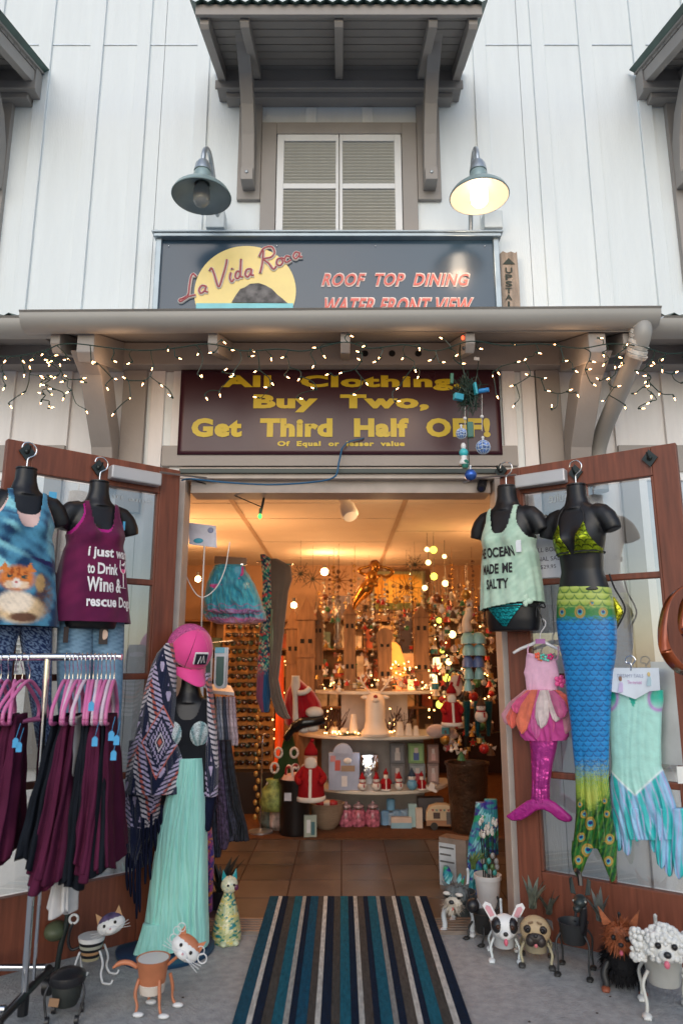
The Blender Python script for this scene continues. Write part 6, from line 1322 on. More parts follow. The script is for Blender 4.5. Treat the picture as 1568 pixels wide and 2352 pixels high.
def snowman(p, s, lab, body=whc, hat=redc, scarf=redc, grp='snowman and santa figurines on the shelves', name='snowman_figurine'):
    t = T(name, lab, 'figurine', p, 0, grp)
    L(MB().ball((0, 0, .30 * s), (.30 * s, .26 * s, .30 * s), 14, 10), 'body', mm(body), t, smooth=True)
    L(MB().ball((0, -.02 * s, .68 * s), (.22 * s, .20 * s, .21 * s), 14, 10), 'head', mm(whc), t, smooth=True)
    L(MB().lathe([(.23 * s, .76 * s), (.19 * s, .84 * s), (.10 * s, 1.02 * s), (.02 * s, 1.2 * s)], n=12), 'hat', mm(hat, .8), t, smooth=True)
    L(MB().lathe([(.17 * s, .46 * s), (.22 * s, .50 * s), (.19 * s, .56 * s)], n=14).box((.10 * s, -.24 * s, .36 * s), (.08 * s, .03 * s, .22 * s)), 'scarf', mm(scarf, .8), t)
    L(MB().ball((-.07 * s, -.21 * s, .72 * s), .022 * s, 6, 4).ball((.07 * s, -.21 * s, .72 * s), .022 * s, 6, 4), 'eyes', bkm, t); return t
def santa(p, s, lab, grp='snowman and santa figurines on the shelves'):
    t = T('santa_figurine', lab, 'figurine', p, 0, grp)
    L(MB().lathe([(.20 * s, 0), (.26 * s, .06 * s), (.24 * s, .3 * s), (.13 * s, .62 * s), (.08 * s, .66 * s)], n=16), 'coat', mm(redc, .8), t, smooth=True)
    L(MB().lathe([(.21 * s, .0), (.275 * s, .02 * s), (.275 * s, .09 * s), (.25 * s, .10 * s)], n=16), 'fur_trim', mm(whc, .9), t, smooth=True)
    L(MB().box((0, -.20 * s, .32 * s), (.05 * s, .12 * s, .5 * s), rx=-.15), 'front_trim', mm(whc, .9), t)
    L(MB().ball((0, -.01 * s, .74 * s), (.12 * s, .11 * s, .13 * s), 12, 8), 'head', mm((.55, .30, .20)), t, smooth=True)
    L(MB().ball((0, -.07 * s, .66 * s), (.12 * s, .09 * s, .13 * s), 12, 8), 'beard', mm(whc, .9), t, smooth=True)
    L(MB().lathe([(.13 * s, .80 * s), (.12 * s, .88 * s), (.06 * s, .98 * s), (.01 * s, 1.05 * s)], n=12).ball((.02 * s, 0, 1.05 * s), .04 * s, 8, 6), 'hat', mm(redc, .8), t, smooth=True)
    for q in (-1, 1): L(MB().tube(spline([(q * .12 * s, 0, .56 * s), (q * .24 * s, -.06 * s, .42 * s), (q * .20 * s, -.18 * s, .36 * s)], 4), .06 * s, 8).ball((q * .20 * s, -.2 * s, .36 * s), .06 * s, 8, 6), 'arm', mm(redc, .8), t, smooth=True)
    return t
def lath(name, prof, p, m, lab, cat, grp=None, n=18, sm_=True, parts=None, rz=0):
    t = T(name, lab, cat, p, rz, grp); L(MB().lathe(prof, n=n), 'body', m, t, smooth='auto')
    for nm, pr_, mt_ in (parts or []): L(MB().lathe(pr_, n=n), nm, mt_, t, smooth='auto')
    return t
def boxy(name, px, z, d, size, col, lab, cat, rz=0., prints=(), grp=None):
    p = at_x(px, z, d); t = T(name, lab, cat, p, rz, grp); w, dp, h = size
    L(MB().b2((-w / 2, -dp / 2, 0), (w / 2, dp / 2, h)), 'carton', mm(col, .45, var=.15), t, bevel=.002)
    for k, (x0, x1, z0, z1, c_) in enumerate(prints): L(MB().b2((x0 * w, -dp / 2 - .0015 - .0005 * k, z0 * h), (x1 * w, -dp / 2 - .0005, z1 * h)), 'print', mm(c_, .45), t)
    return t
# lower shelf
t = boxy('snowman_box', 790, .302, 6.30, (.26, .05, .30), (.32, .35, .46), 'lilac grey snowman gift box with round top on the lower curved shelf', 'gift box', 0., ((-.30, -.12, .52, .80, (.45, .06, .04)), (-.10, .35, .50, .66, (.30, .18, .10)), (-.08, .10, .10, .38, (.66, .60, .58)), (-.45, -.28, .76, .92, (.5, .2, .2))))
L(MB().lathe([(.085, 0), (.085, .05)], n=28), 'round_top', mm((.34, .38, .50), .45), t).matrix_local = Matrix.Translation((-.01, .025, .29)) @ Matrix.Rotation(R(90), 4, 'X')
L(MB().ball((.03, -.03, .235), (.035, .01, .025), 12, 8), 'snowman_face', mm(whc), t, smooth=True)
silver = M('crinkled_silver', (.72, .78, .88), .08, metal=1., var=.1, bump=1., bs=14)
for i, (px, w, h, x) in enumerate(((812, .10, .22, 0), (850, .15, .26, 0))):
    p = at_x(px, .302, 6.55); t = T('silver_gift_bag', ['narrow crinkled silver gift bag behind the lilac snowman box', 'wide crinkled silver gift bag in the middle of the lower shelf'][i], 'gift bag', p, 0, 'silver gift bags on the lower shelf')
    L(MB().prism([(-w / 2, -.02, 0), (w / 2, -.02, 0), (w / 2 * .96, -.01, h), (-w / 2 * 1.03, -.012, h * .97)], (0, .04, 0)), 'bag', silver, t, bevel=.008, smooth=True)
    L(MB().tube([(w * .2, -.022, .02), (w * .15, -.03, h * .9)], .010, 8), 'fold', silver, t, smooth=True)
warm(at_x(840, .52, 6.25) + vec((0, 0, .05)), .25, (.75, .85, 1.0), .03)
for i, (px, z, w, h, c_, c2) in enumerate([(912, .302, .13, .17, (.12, .11, .11), (.55, .10, .08)), (958, .302, .14, .17, (.20, .22, .22), (.45, .08, .10)), (912, .475, .13, .17, (.10, .10, .11), (.5, .45, .42)), (955, .475, .14, .17, (.16, .26, .10), (.06, .10, .28)), (994, .302, .10, .17, (.24, .16, .14), (.6, .42, .38)), (994, .475, .10, .16, (.22, .12, .10), (.6, .36, .32))]):
    boxy('boxed_ornament', px, z, 6.62, (w, .06, h), c_, ['dark boxed santa ornament in the bottom row of the lower shelf, left', 'grey boxed santa ornament in the bottom row beside the brown box', 'black boxed santa ornament in the top row, left', 'green framed boxed snowman ornament in the top row', 'brown boxed tree ornament at the bottom right end', 'reddish boxed tree ornament at the top right end'][i], 'gift box', 0., ((-.38, .38, .12, .88, tuple(min(1, a * 1.6) for a in c_)), (-.18, .18, .15, .55, c2), (-.12, .12, .52, .78, (.6, .52, .48))), 'boxed ornaments on the lower shelf')
ll = [('penguin figurine in striped pointed hat, leftmost of the shelf-front row', 'w', 832), ('small snowman in a red hat and scarf, second in the shelf-front row', 'w', 864), ('santa doll with tall red hat in the middle of the shelf-front row', 's', 886), ('white bear figurine with red scarf right of the tall-hatted santa', 'w', 916), ('snowman in a blue coat and dark hat, right part of the shelf-front row', 'b', 946), ('small santa figurine at the right end of the shelf-front row', 's', 968)]
for i, (lab, k, px) in enumerate(ll):
    p = at_x(px, .302, 6.24 + .01 * i)
    if k == 's': santa(p, .165 if i == 2 else .14, lab)
    else: snowman(p, .125 if i != 4 else .15, lab, (.14, .32, .45) if k == 'b' else whc, (.03, .05, .08) if k == 'b' else redc, (.10, .25, .40) if k == 'b' else redc)
t = T('twig_star', 'pale carved sign lying on the front edge of the lower shelf', 'ornament', at_x(985, .302, 6.3), R(-25)); L(MB().box((0, 0, .012), (.15, .04, .02), ry=.25).box((.03, 0, .03), (.05, .035, .05), ry=.4), 'sign', mm(whc), t)
# middle shelf: white reindeer, candles, string lights
p = at_x(862, .737, 6.33); t = T('reindeer_figure', 'tall white ceramic reindeer with red nose and branching antlers on the middle shelf', 'figurine', p)
wht = M('ceramic_cream', (.66, .56, .46), .45, var=.06)
L(MB().lathe([(.13, 0), (.135, .02), (.10, .06), (.085, .12), (.085, .25), (.082, .30), (.055, .345), (.0, .355)], n=22), 'body', wht, t, smooth='auto')
L(MB().ball((0, -.075, .325), .020, 10, 8), 'nose', mm((.20, .01, .01), .25), t, smooth=True); L(MB().ball((0, -.06, .30), (.04, .04, .03), 10, 8), 'muzzle', wht, t, smooth=True)
for s in (-1, 1):
    L(MB().tube(spline([(s * .03, 0, .34), (s * .07, 0, .39), (s * .11, -.01, .44), (s * .13, -.01, .50)], 4), .008, 7).tube([(s * .08, 0, .40), (s * .13, 0, .41)], .006, 6).tube([(s * .10, 0, .43), (s * .07, 0, .48)], .006, 6).tube([(s * .115, 0, .45), (s * .16, 0, .47)], .006, 6), 'antler', wht, t, smooth=True); L(MB().ball((s * .085, 0, .32), (.04, .01, .018), 8, 6), 'ear', wht, t, smooth=True)
for i, (px, r_, h, lab) in enumerate([(812, .045, .20, 'tall cream ridged candle left of the white reindeer'), (918, .045, .13, 'white pine cone candle right of the reindeer'), (938, .040, .11, 'cream pine cone candle, second right of the reindeer'), (955, .032, .09, 'small cream pine cone candle at the right of the middle shelf'), (768, .05, .08, 'squat white candle left on the middle shelf'), (790, .05, .07, 'squat cream candle beside the tall ridged one')]):
    p = at_x(px, .737, 6.36); pr_ = [(r_, 0)]
    for k in range(1, 8): pr_ += [(r_ * (1.08 - .07 * k), h * (k - .4) / 8), (r_ * (.95 - .07 * k), h * k / 8)]
    lath('pine_cone_candle', pr_, p, wht, lab, 'candle', 'candles on the middle shelf')
for i, px in enumerate([750, 775, 895, 925]):
    p = at_x(px, .74, 6.42); mb = MB(); rs = random.Random(i)
    for k in range(14): 
        a = rs.uniform(0, 6.28); e = p + vec((rs.uniform(-.12, .12), rs.uniform(-.05, .05), rs.uniform(.10, .24))); mb.tube([p + vec((0, 0, .02)), p.lerp(e, .5) + vec((rs.uniform(-.02, .02), 0, 0)), e], .003, 4)
    o = mb.build('twig_bunch', mm((.08, .04, .03), .8)); tag(o, ['dark berry twigs at the left of the middle shelf', 'dark twigs behind the squat candles', 'brown twigs right behind the reindeer', 'reddish twigs behind the pine cone candles'][i], 'twigs', 'berry twigs on the middle shelf')
fl_ = T('fairy_lights', 'warm fairy lights scattered among the goods on the display shelves', 'string lights', (SX, sy - .4, .74))
rs = random.Random(21); fbm = None; fg = M('fairy_glow', (1, .50, .15), .3, var=0, emit=9); wpts = []
spots = [(rs.uniform(745, 900), .755 + rs.uniform(0, .02), 6.30) for _ in range(26)] + [(rs.choice([748, 752, 895, 905, 985, 760]), rs.uniform(.76, .95), 6.5) for _ in range(16)] + [(rs.uniform(880, 1000), 1.12 + rs.uniform(0, .25), rs.uniform(6.4, 6.7)) for _ in range(40)] + [(rs.uniform(735, 880), 1.12 + rs.uniform(0, .12), rs.uniform(6.4, 6.7)) for _ in range(18)] + [(rs.uniform(985, 1125), rs.uniform(.9, 1.7), rs.uniform(6.2, 7.2)) for _ in range(45)]+ [(rs.uniform(600, 660), rs.uniform(.6, 1.4), rs.uniform(6.6, 7.2)) for _ in range(14)]
for px, z, d in spots:
    p = at_x(px, z, d); wpts.append(p)
    if fbm is None: o = MB().ball((0, 0, 0), .0062, 8, 6).build('bulb', fg, fl_, local=True, smooth=True); fbm = o.data
    else: o = link(bpy.data.objects.new('bulb', fbm), fl_)
    o.location = p - fl_.location
warm(at_x(800, .80, 6.2), .5); warm(at_x(930, 1.3, 6.25), 2, (1, .42, .12)); warm(at_x(1060, 1.3, 6.3), 3.5); warm(at_x(700, .95, 6.2), 1.5); warm(at_x(850, 1.42, 6.1), 1.6)
mb = MB()
for i in range(0, len(wpts) - 1): 
    if (wpts[i] - wpts[i + 1]).length < .4: mb.tube([wpts[i], (wpts[i] + wpts[i + 1]) / 2 + vec((0, 0, -.02)), wpts[i + 1]], .0018, 4)
mb.build('wire', wire_m, fl_)
# santa cloak and cap
PC = PY(6.1)
ck = T('santa_cloak', 'red santa cloak with white fur trim and black glove left of the display', 'santa costume', PC.hit(690, 1600))
redv = M('red_velvet', (.30, .004, .012), .9, sheen=.5, var=.12, vs=20)
drape('cloak_cloth', [(1556, 672, 684), (1572, 668, 702), (1590, 658, 722), (1615, 652, 736), (1640, 652, 740), (1662, 655, 738), (1672, 668, 725)], PC, redv, 0, .12, .05, .02, 4, None, ck)
drape('fur_front', [(1552, 670, 688), (1575, 668, 690), (1600, 672, 684), (1650, 672, 686), (1664, 674, 688)], PC, mm(whc, .95), .10, .035, .02, .003, 3, None, ck, nu=40, nv=30)
MB().tube(spline([PC.hit(684, 1592, .13), PC.hit(700, 1590, .14), PC.hit(712, 1580, .13)], 5), .022, 8).build('fur_collar', mm(whc, .95), ck, smooth=True)
MB().ball(PC.hit(722, 1636, .12), (.075, .06, .045), 14, 10).ball(PC.hit(716, 1672, .12), (.06, .05, .035), 12, 8).ball(PC.hit(698, 1676, .12), (.05, .05, .03), 12, 8).build('fur_cuff', mm(whc, .95), ck, smooth=True)
MB().tube(spline([PC.hit(742, 1652, .12), PC.hit(715, 1658, .16), PC.hit(690, 1662, .16), PC.hit(668, 1680, .14), PC.hit(656, 1700, .12)], 5), [.04] * 8 + [.045] * 6 + [.03] * 6 + [.015], 10).build('black_glove', M('leather_black', (.008, .008, .009), .25), ck, smooth=True)
# fabric tree, Santa doll, bin, basket, jars, tins, caravan
p = at_x(658, .35, 6.15); t = T('felt_tree', 'dark green felt tree with white wreath rings left of the display', 'ornament tree', vec((p.x, p.y, 0)))
L(MB().prism([(-.17, 0, .20), (.17, 0, .20), (.03, 0, .82), (-.01, 0, .80)], (0, .05, 0)), 'tree', M('felt_green', (.03, .055, .018), .95, var=.2), t, bevel=.01); L(MB().tube([(0, .03, 0), (0, .03, .22)], .02, 8), 'trunk', mm((.05, .03, .02)), t)
for x, z in ((-.07, .62), (.06, .62), (-.10, .50), (.07, .49), (-.13, .36), (-.02, .34), (.10, .34), (-.06, .27), (.13, .27)):
    L(MB().tube([(x + .030 * math.cos(k * PI / 8), -.012, z + .038 * math.sin(k * PI / 8)) for k in range(17)], .010, 7), 'wreath_ring', mm(whc, .8), t, smooth=True)
p = at_x(712, .30, 6.05); santa(at_x(713, .27, 5.98), .44, 'large red santa doll standing left of the lilac snowman box', None)
p = at_x(676, 0.012, 6.05); t = lath('black_bin', [(.0, 0), (.115, 0), (.12, .02), (.125, .38), (.135, .40), (.135, .42), (.12, .42), (.11, .03), (0, .03)], p, M('bin_black', (.012, .010, .010), .3), 'black round bin filled with candy canes in front of the felt tree', 'bin')
L(MB().b2((-.075, -.128, .27), (-.020, -.124, .33)), 'label', mm((.5, .5, .55)), t); L(MB().lathe([(.0, .41), (.115, .41), (.09, .45), (.0, .47)], n=14), 'paper_filling', mm((.62, .40, .34), .8, var=.3, bump=1.), t)
for k in range(7):
    a = k * .9; q = p + vec((.08 * math.cos(a), .08 * math.sin(a), .42)); o = MB().tube(spline([q, q + vec((0, 0, .07)), q + vec((.015, 0, .095)), q + vec((.035, 0, .085))], 4), .009, 7).build('candy_cane', mm([redc, whc][k % 2], .3), None, smooth=True); tag(o, '%s candy cane at the %s of the black bin' % (['red', 'white'][k % 2], ['right', 'back right', 'back', 'back left', 'left', 'front left', 'front'][k]), 'candy cane', 'candy canes in the black bin')
p = at_x(750, .012, 6.25); t = lath('woven_bowl', [(0, 0), (.07, 0), (.10, .03), (.135, .12), (.145, .19), (.15, .20), (.14, .20), (.12, .12), (.08, .03), (0, .02)], p, M('basket_tan', (.36, .25, .17), .8, var=.2, stretch=(1, 1, 30), bump=.8), 'tan ribbed wooden bowl on the floor before the display', 'bowl')
for k in range(3): o = MB().ball(p + vec((-.05 + .05 * k, 0, .19)), (.045, .04, .03), 10, 7).build('red_ornament', mm([redc, (.5, .45, .4), redc][k], .5), None, smooth=True); tag(o, ['red stuffed ornament at the left in the tan bowl', 'pale stuffed ornament in the middle of the tan bowl', 'red stuffed ornament at the right in the tan bowl'][k], 'ornament', 'ornaments in the tan bowl')
jp = M('jar_candy_pink', (.42, .12, .17), .25, var=.7, vs=30)
for i, px in enumerate((794, 823, 856)):
    p = at_x(px, .012, 6.33); lath('candy_jar', [(0, 0), (.055, 0), (.062, .02), (.062, .10), (.05, .125), (.042, .13)], p, jp, ['glass jar of pink peppermints, first from the tan bowl', 'glass jar of pink peppermints, middle one', 'glass jar of pink peppermints, nearest the blue tins'][i], 'jar', 'peppermint jars on the floor', parts=[('rim', [(.044, .13), (.048, .135), (.048, .145), (.04, .15)], chrome), ('lid', [(.046, .15), (.042, .165), (.012, .175), (.014, .19), (.0, .197)], mm((.45, .28, .28), .15))])
for i, (px, h, z, c_) in enumerate([(884, .115, .012, (.20, .34, .50)), (898, .10, .012, (.35, .45, .55)), (897, .09, .13, (.15, .32, .46)), (912, .12, .012, (.26, .38, .50)), (928, .12, .012, (.3, .40, .5)), (940, .13, .012, (.25, .30, .36))]):
    lath('blue_tin', [(0, 0), (.036, 0), (.037, .003), (.037, h - .012), (.030, h - .004), (.0, h)], at_x(px, z, 6.38), mm(c_, .3, var=.3), ['pale blue tin right of the peppermint jars', 'small silver blue tin behind the pale one', 'deep blue tin stacked on top of another', 'sky blue tin behind the striped carton', 'light blue tin at the right of the striped carton', 'grey blue tin near the tall boxes'][i], 'tin', 'blue tins on the floor')
boxy('striped_carton', 921, .012, 6.26, (.17, .05, .085), (.60, .45, .36), 'long peach and blue striped carton lying before the tins', 'box', 0, ((-.5, .5, 0, .5, (.25, .42, .5)),))
boxy('tall_box', 947, .012, 6.30, (.07, .05, .18), (.36, .52, .52), 'tall mint coloured box right of the striped carton', 'box', .1); boxy('tall_box', 962, .012, 6.26, (.055, .05, .155), (.60, .48, .38), 'tall peach coloured box beside the toy caravan', 'box', 0)
boxy('dark_crate', 988, .012, 6.55, (.22, .10, .19), (.12, .10, .10), 'dark patterned crate behind the toy caravan', 'crate', 0)
p = at_x(1014, .012, 6.22); t = T('toy_caravan', 'small wooden toy camper caravan with bunting on the floor at the right of the display', 'toy', p, R(-3))
prf = [(-.12, .035), (-.13, .07), (-.125, .13), (-.10, .175), (-.04, .195), (.04, .195), (.095, .175), (.125, .13), (.125, .06), (.115, .03)]
L(MB().prism([(a, -.05, b) for a, b in prf], (0, .10, 0)), 'shell', mm((.56, .42, .26), .6, var=.1), t, bevel=.004)
L(MB().b2((-.128, -.0535, .032), (.12, -.0505, .075)), 'lower_panel', mm((.36, .18, .09), .6), t); L(MB().b2((-.07, -.054, .088), (-.015, -.0505, .135)), 'window', mm((.10, .07, .06), .2), t); L(MB().b2((.035, -.0545, .045), (.075, -.0505, .14)), 'door', mm((.12, .10, .09), .4), t); L(MB().b2((.088, -.054, .09), (.118, -.0505, .13)), 'window', mm((.10, .07, .06), .2), t)
L(MB().tube([(-.065, -.056, .03), (-.065, -.04, .03)], .03, 16), 'wheel', mm((.03, .025, .02)), t)
for k in range(6): L(MB().prism([(-.085 + .032 * k, -.0525, .160), (-.063 + .032 * k, -.0525, .160), (-.074 + .032 * k, -.0525, .142)], (0, -.002, 0)), 'bunting_flag', mm([redc, (.04, .20, .18)][k % 2]), t)
# bronze bin on right with ornaments
p = at_x(1077, .012, 6.15); brz = M('hammered_brown', (.085, .045, .025), .35, metal=.4, var=.35, vs=14, bump=.8, bs=50)
lath('brown_barrel', [(0, 0), (.14, 0), (.145, .02), (.17, .50), (.185, .52), (.185, .535), (.16, .53), (.13, .05), (0, .04)], p, brz, 'tall hammered brown metal barrel holding ornaments right of the display', 'barrel', n=32)
ornc = [((.42, .02, .02), 'red'), ((.60, .52, .42), 'cream'), ((.50, .30, .08), 'gold'), ((.04, .16, .07), 'green'), ((.10, .06, .04), 'brown'), ((.55, .45, .45), 'pearl'), ((.03, .16, .17), 'teal'), ((.25, .10, .05), 'copper')]
kinds = ['bauble', 'angel', 'house', 'bell', 'snowman', 'star', 'drum']
USED = set()
def orn(px, z, d, s, ci, ki, where):
    c_, cn_ = ornc[ci]; kd = kinds[ki]; p = at_x(px, z, d); n_ = 0
    while (cn_, kd, where) in USED:
        n_ += 1; ci = (ci + 1) % 8; ki = (ki + (n_ % 3 == 0)) % 7; c_, cn_ = ornc[ci]; kd = kinds[ki]
    USED.add((cn_, kd, where)); met = ci in (2, 7) 
    m_ = M('orn_%s_%s' % (cn_, met), c_, .3, metal=.5 if met else 0, var=.3, vs=30)
    t = T('%s_ornament' % kd, f'{cn_} {kd} ornament {where}', 'ornament', p, rs.uniform(-.6, .6), 'ornaments crowding the right side of the shop' if px > 980 else 'small goods on the top shelf')
    if kd == 'bauble': L(MB().ball((0, 0, 0), s, 12, 8), 'ball', m_, t, smooth=True); L(MB().tube([(0, 0, s * .95), (0, 0, s * 1.2)], s * .2, 6), 'cap', steel, t)
    elif kd == 'angel': L(MB().lathe([(s * .9, -s), (s * .5, 0), (s * .2, s * .6)], n=10), 'robe', m_, t, smooth='auto'); L(MB().ball((0, 0, s * .9), s * .35, 8, 6), 'head', mm((.6, .4, .28)), t, smooth=True); L(MB().prism([(0, 0, s * .5), (s * 1.2, 0, s * .9), (s * .9, 0, 0)], (0, s * .1, 0)).prism([(0, 0, s * .5), (-s * .9, 0, 0), (-s * 1.2, 0, s * .9)], (0, s * .1, 0)), 'wings', mm(whc), t)
    elif kd == 'house': L(MB().b2((-s * .7, -s * .5, -s), (s * .7, s * .5, s * .2)), 'walls', m_, t); L(MB().prism([(-s * .9, -s * .6, s * .2), (s * .9, -s * .6, s * .2), (0, -s * .6, s * 1.1)], (0, s * 1.2, 0)), 'roof', mm(whc, .8), t); L(MB().b2((-s * .2, -s * .52, -s), (s * .2, -s * .49, -s * .3)), 'door', mm((.05, .03, .02)), t)
    elif kd == 'bell': L(MB().lathe([(s * .9, -s * .7), (s * .6, -s * .3), (s * .45, s * .4), (s * .2, s * .7), (0, s * .75)], n=12), 'bell', m_, t, smooth='auto'); L(MB().ball((0, 0, -s * .8), s * .22, 6, 5), 'clapper', steel, t)
    elif kd == 'snowman': L(MB().ball((0, 0, -s * .4), s * .65, 10, 8).ball((0, 0, s * .45), s * .42, 10, 8), 'body', mm(whc), t, smooth=True); L(MB().lathe([(s * .45, s * .65), (s * .3, s * .8), (s * .05, s * 1.4)], n=8), 'hat', m_, t)
    elif kd == 'star':
        pts_ = [(s * (1.1 if k % 2 == 0 else .45) * math.sin(k * PI / 5), 0, s * (1.1 if k % 2 == 0 else .45) * math.cos(k * PI / 5)) for k in range(10)]; L(MB().prism(pts_, (0, s * .25, 0)), 'star', m_, t)
    else: L(MB().lathe([(s * .7, -s * .6), (s * .7, s * .6)], n=12), 'drum', m_, t); L(MB().lathe([(s * .74, s * .5), (s * .74, s * .62)], n=12), 'rim', mm((.5, .35, .1), .3), t)
    if (px > 980 and z > .9) or 'hanging' in where: L(MB().tube([(0, 0, s), (0, 0, s + rs.uniform(.08, .25))], .0016, 4), 'thread', bkm, t)
rs = random.Random(33)
places = ['near the top of the crowded stand', 'in the upper part of the crowded stand', 'halfway up the crowded stand', 'low on the crowded stand', 'just above the brown barrel']
side = ['at its left', 'left of centre', 'in its middle', 'right of centre', 'against the right jamb']
for k in range(220):
    px = rs.uniform(990, 1132); z = rs.uniform(.58, 1.95); d = rs.uniform(5.9, 7.0)
    if z < .9 and px < 1020: px += 30
    if z > 1.5 and rs.random() < .35: continue
    pi_ = 0 if z > 1.7 else 1 if z > 1.4 else 2 if z > 1.1 else 3 if z > .8 else 4
    orn(px, z, d, rs.uniform(.022, .045), rs.randrange(8), rs.randrange(7), f'{places[pi_]}, {side[min(4, int((px - 990) / 29))]}')
# dark display stand behind them
t = T('ornament_stand', 'dark tall ornament stand packed with Christmas pieces behind the right jamb', 'display stand', vec((at_x(1075, 0, 7.1).x, CAMY + 7.1, .012)))
L(MB().tube([(0, 0, 0), (0, 0, 1.9)], .02, 8), 'post', bkm, t)
for z in (.7, 1.0, 1.3, 1.6, 1.85): L(MB().tube([(.33 * math.cos(k * PI / 12), .33 * math.sin(k * PI / 12), z) for k in range(25)], .006, 5), 'ring', bkm, t)
L(MB().b2((-.30, .05, .3), (.42, .12, 1.45)), 'panel', mm((.035, .018, .016), .8), t)
# yellow-green glass globe lights hanging
gg = M('globe_green_glow', (.75, .80, .10), .3, var=0, emit=1.6); gy = M('globe_amber_glow', (1, .72, .30), .3, var=0, emit=2.6)
for i, (x, y, r_, m_) in enumerate([(995, 1263, .030, gg), (980, 1262, .020, gy), (1020, 1278, .018, gy), (983, 1292, .022, gy), (996, 1324, .030, gg), (1022, 1340, .026, gy), (975, 1350, .022, gy), (1010, 1378, .020, gg), (1008, 1425, .022, gg), (1038, 1457, .030, gy), (1015, 1495, .018, gg), (1030, 1520, .026, gy), (1025, 1557, .030, gg), (1010, 1618, .032, gg), (958, 1588, .02, gy)]):
    c = P(x, y, 6.6); t = T('hanging_globe', ('yellow-green' if m_ is gg else 'amber') + ' glass globe light, ' + ordn[min(i, 12)] + (' from the ceiling down in the hanging strings' if i < 13 else ' or lower, hanging just above the display shelf' if i == 13 else ' or lower, beside the tower at the shelf'), 'globe light', c, 0, 'glass globe lights on hanging strings')
    MB().ball(c, r_ * 1.15, 12, 9).build('globe', m_, t, smooth=True); MB().tube([c + vec((0, 0, r_)), c + vec((.004, 0, r_ + .14))], .0022, 4).build('cord', bkm, t)
gb_ = M('gold_bead', (.55, .32, .10), .25, metal=.7, var=.5, vs=60)
for i in range(44):
    px = 735 + i * 9.2 + rs.uniform(-5, 5); d = rs.uniform(6.7, 7.9); y0 = rs.uniform(1290, 1400); c = P(px, y0, d); L_ = rs.uniform(.25, .8); mb = MB().tube([c + vec((0, 0, .2)), c - vec((0, 0, L_))], .0018, 4); kk = 0
    while kk * .05 < L_: mb.ball(c - vec((rs.uniform(-.01, .01), 0, kk * .05)), (rs.uniform(.007, .018),) * 3 if kk % 3 else (.020, .006, rs.uniform(.012, .026)), 6, 5); kk += 1
    o = mb.build('bead_strand', [gb_, M('clear_bead', (.5, .48, .42), .1, metal=.3), M('dark_bead', (.08, .035, .02), .3)][i % 3]); tag(o, ['gold', 'clear glass', 'dark brown'][i % 3] + ' beaded strand hanging ' + ['high', 'midway', 'low'][(i // 3) % 3] + (' left of the lighthouse tower' if px < 790 else ' near the gold mermaid' if px < 870 else ' before the sunset painting' if px < 960 else ' right of the painting') + (', longer one' if L_ > .5 else ', shorter one'), 'bead strand', 'beaded strands hanging in the shop')
# metal starbursts
for i, (x, y, r_, n) in enumerate([(690, 1318, .13, 12), (778, 1333, .17, 12), (718, 1330, .14, 10), (934, 1350, .19, 14), (952, 1297, .13, 12), (877, 1386, .09, 12), (840, 1395, .08, 10)]):
    c = P(x, y, 6.9 + .1 * i); t = T('starburst', ['spiky dark metal starburst behind the brown hanging garment', 'large snowflake starburst below the bright ceiling bulb', 'thin rayed starburst left of the bright bulb', 'long rayed starburst before the sunset painting', 'dark snowflake starburst above the sunset painting', 'small dark snowflake under the painting', 'little dark star left of the small snowflake'][i], 'ornament', c, 0, 'metal starburst ornaments hanging in the shop')
    for k in range(n):
        a = 2 * PI * k / n; l = r_ * (1 if k % 2 == 0 else .72); e = c + vec((l * math.cos(a), .02 * (-1) ** k, l * math.sin(a))); mb = MB().tube([c, e], [.005, .002], 5)
        if i in (1, 4, 5, 0): mb.tube([c.lerp(e, .7) + vec((-.02 * math.sin(a), 0, .02 * math.cos(a))), c.lerp(e, .55), c.lerp(e, .7) - vec((-.02 * math.sin(a), 0, .02 * math.cos(a)))], .003, 4)
        mb.build('ray', bronze_dk if i % 2 == 0 else M('starburst_copper', (.20, .09, .03), .4, metal=.6), t)
    MB().tube([c, c + vec((0, 0, r_ + .2))], .0014, 4).build('thread', bkm, t)
# gold mermaid figurehead
gold = M('gold_figure', (.50, .22, .04), .25, metal=.8, var=.25)
c = P(845, 1345, 6.4); t = T('mermaid_figurehead', 'gilded carved mermaid figurehead leaning out with arms behind her head', 'statue', c)
def g_(x, y, o=0): return P(x, y, 6.4 - o)
mb = MB(); 
mb.tube(spline([g_(812, 1400), g_(818, 1382, .02), g_(832, 1362, .04), g_(845, 1345, .06), g_(853, 1325, .07), g_(858, 1312, .06)], 4), [.012] + [.012 + .055 * (k / 10) for k in range(1, 11)] + [.066, .06, .052, .052, .060, .066, .062, .05, .035, .022], 14)
mb.ball(g_(862, 1302, .08), (.042, .045, .052), 14, 10).ball(g_(850, 1338, .12), .034, 10, 8).ball(g_(862, 1342, .12), .030, 10, 8)
mb.tube(spline([g_(848, 1316, .06), g_(832, 1318, .04), g_(824, 1308, .03), g_(838, 1303, .03), g_(855, 1300, .03)], 4), .017, 8).tube(spline([g_(870, 1320, .06), g_(888, 1326, .05), g_(902, 1312, .04), g_(888, 1305, .03), g_(868, 1300, .03)], 4), .017, 8)
mb.build('carved_figure', gold, t, remesh=.008)
MB().ball(g_(860, 1298, .05), (.050, .045, .050), 14, 10).build('hair', M('gold_hair', (.22, .08, .015), .4, metal=.6), t, smooth=True)
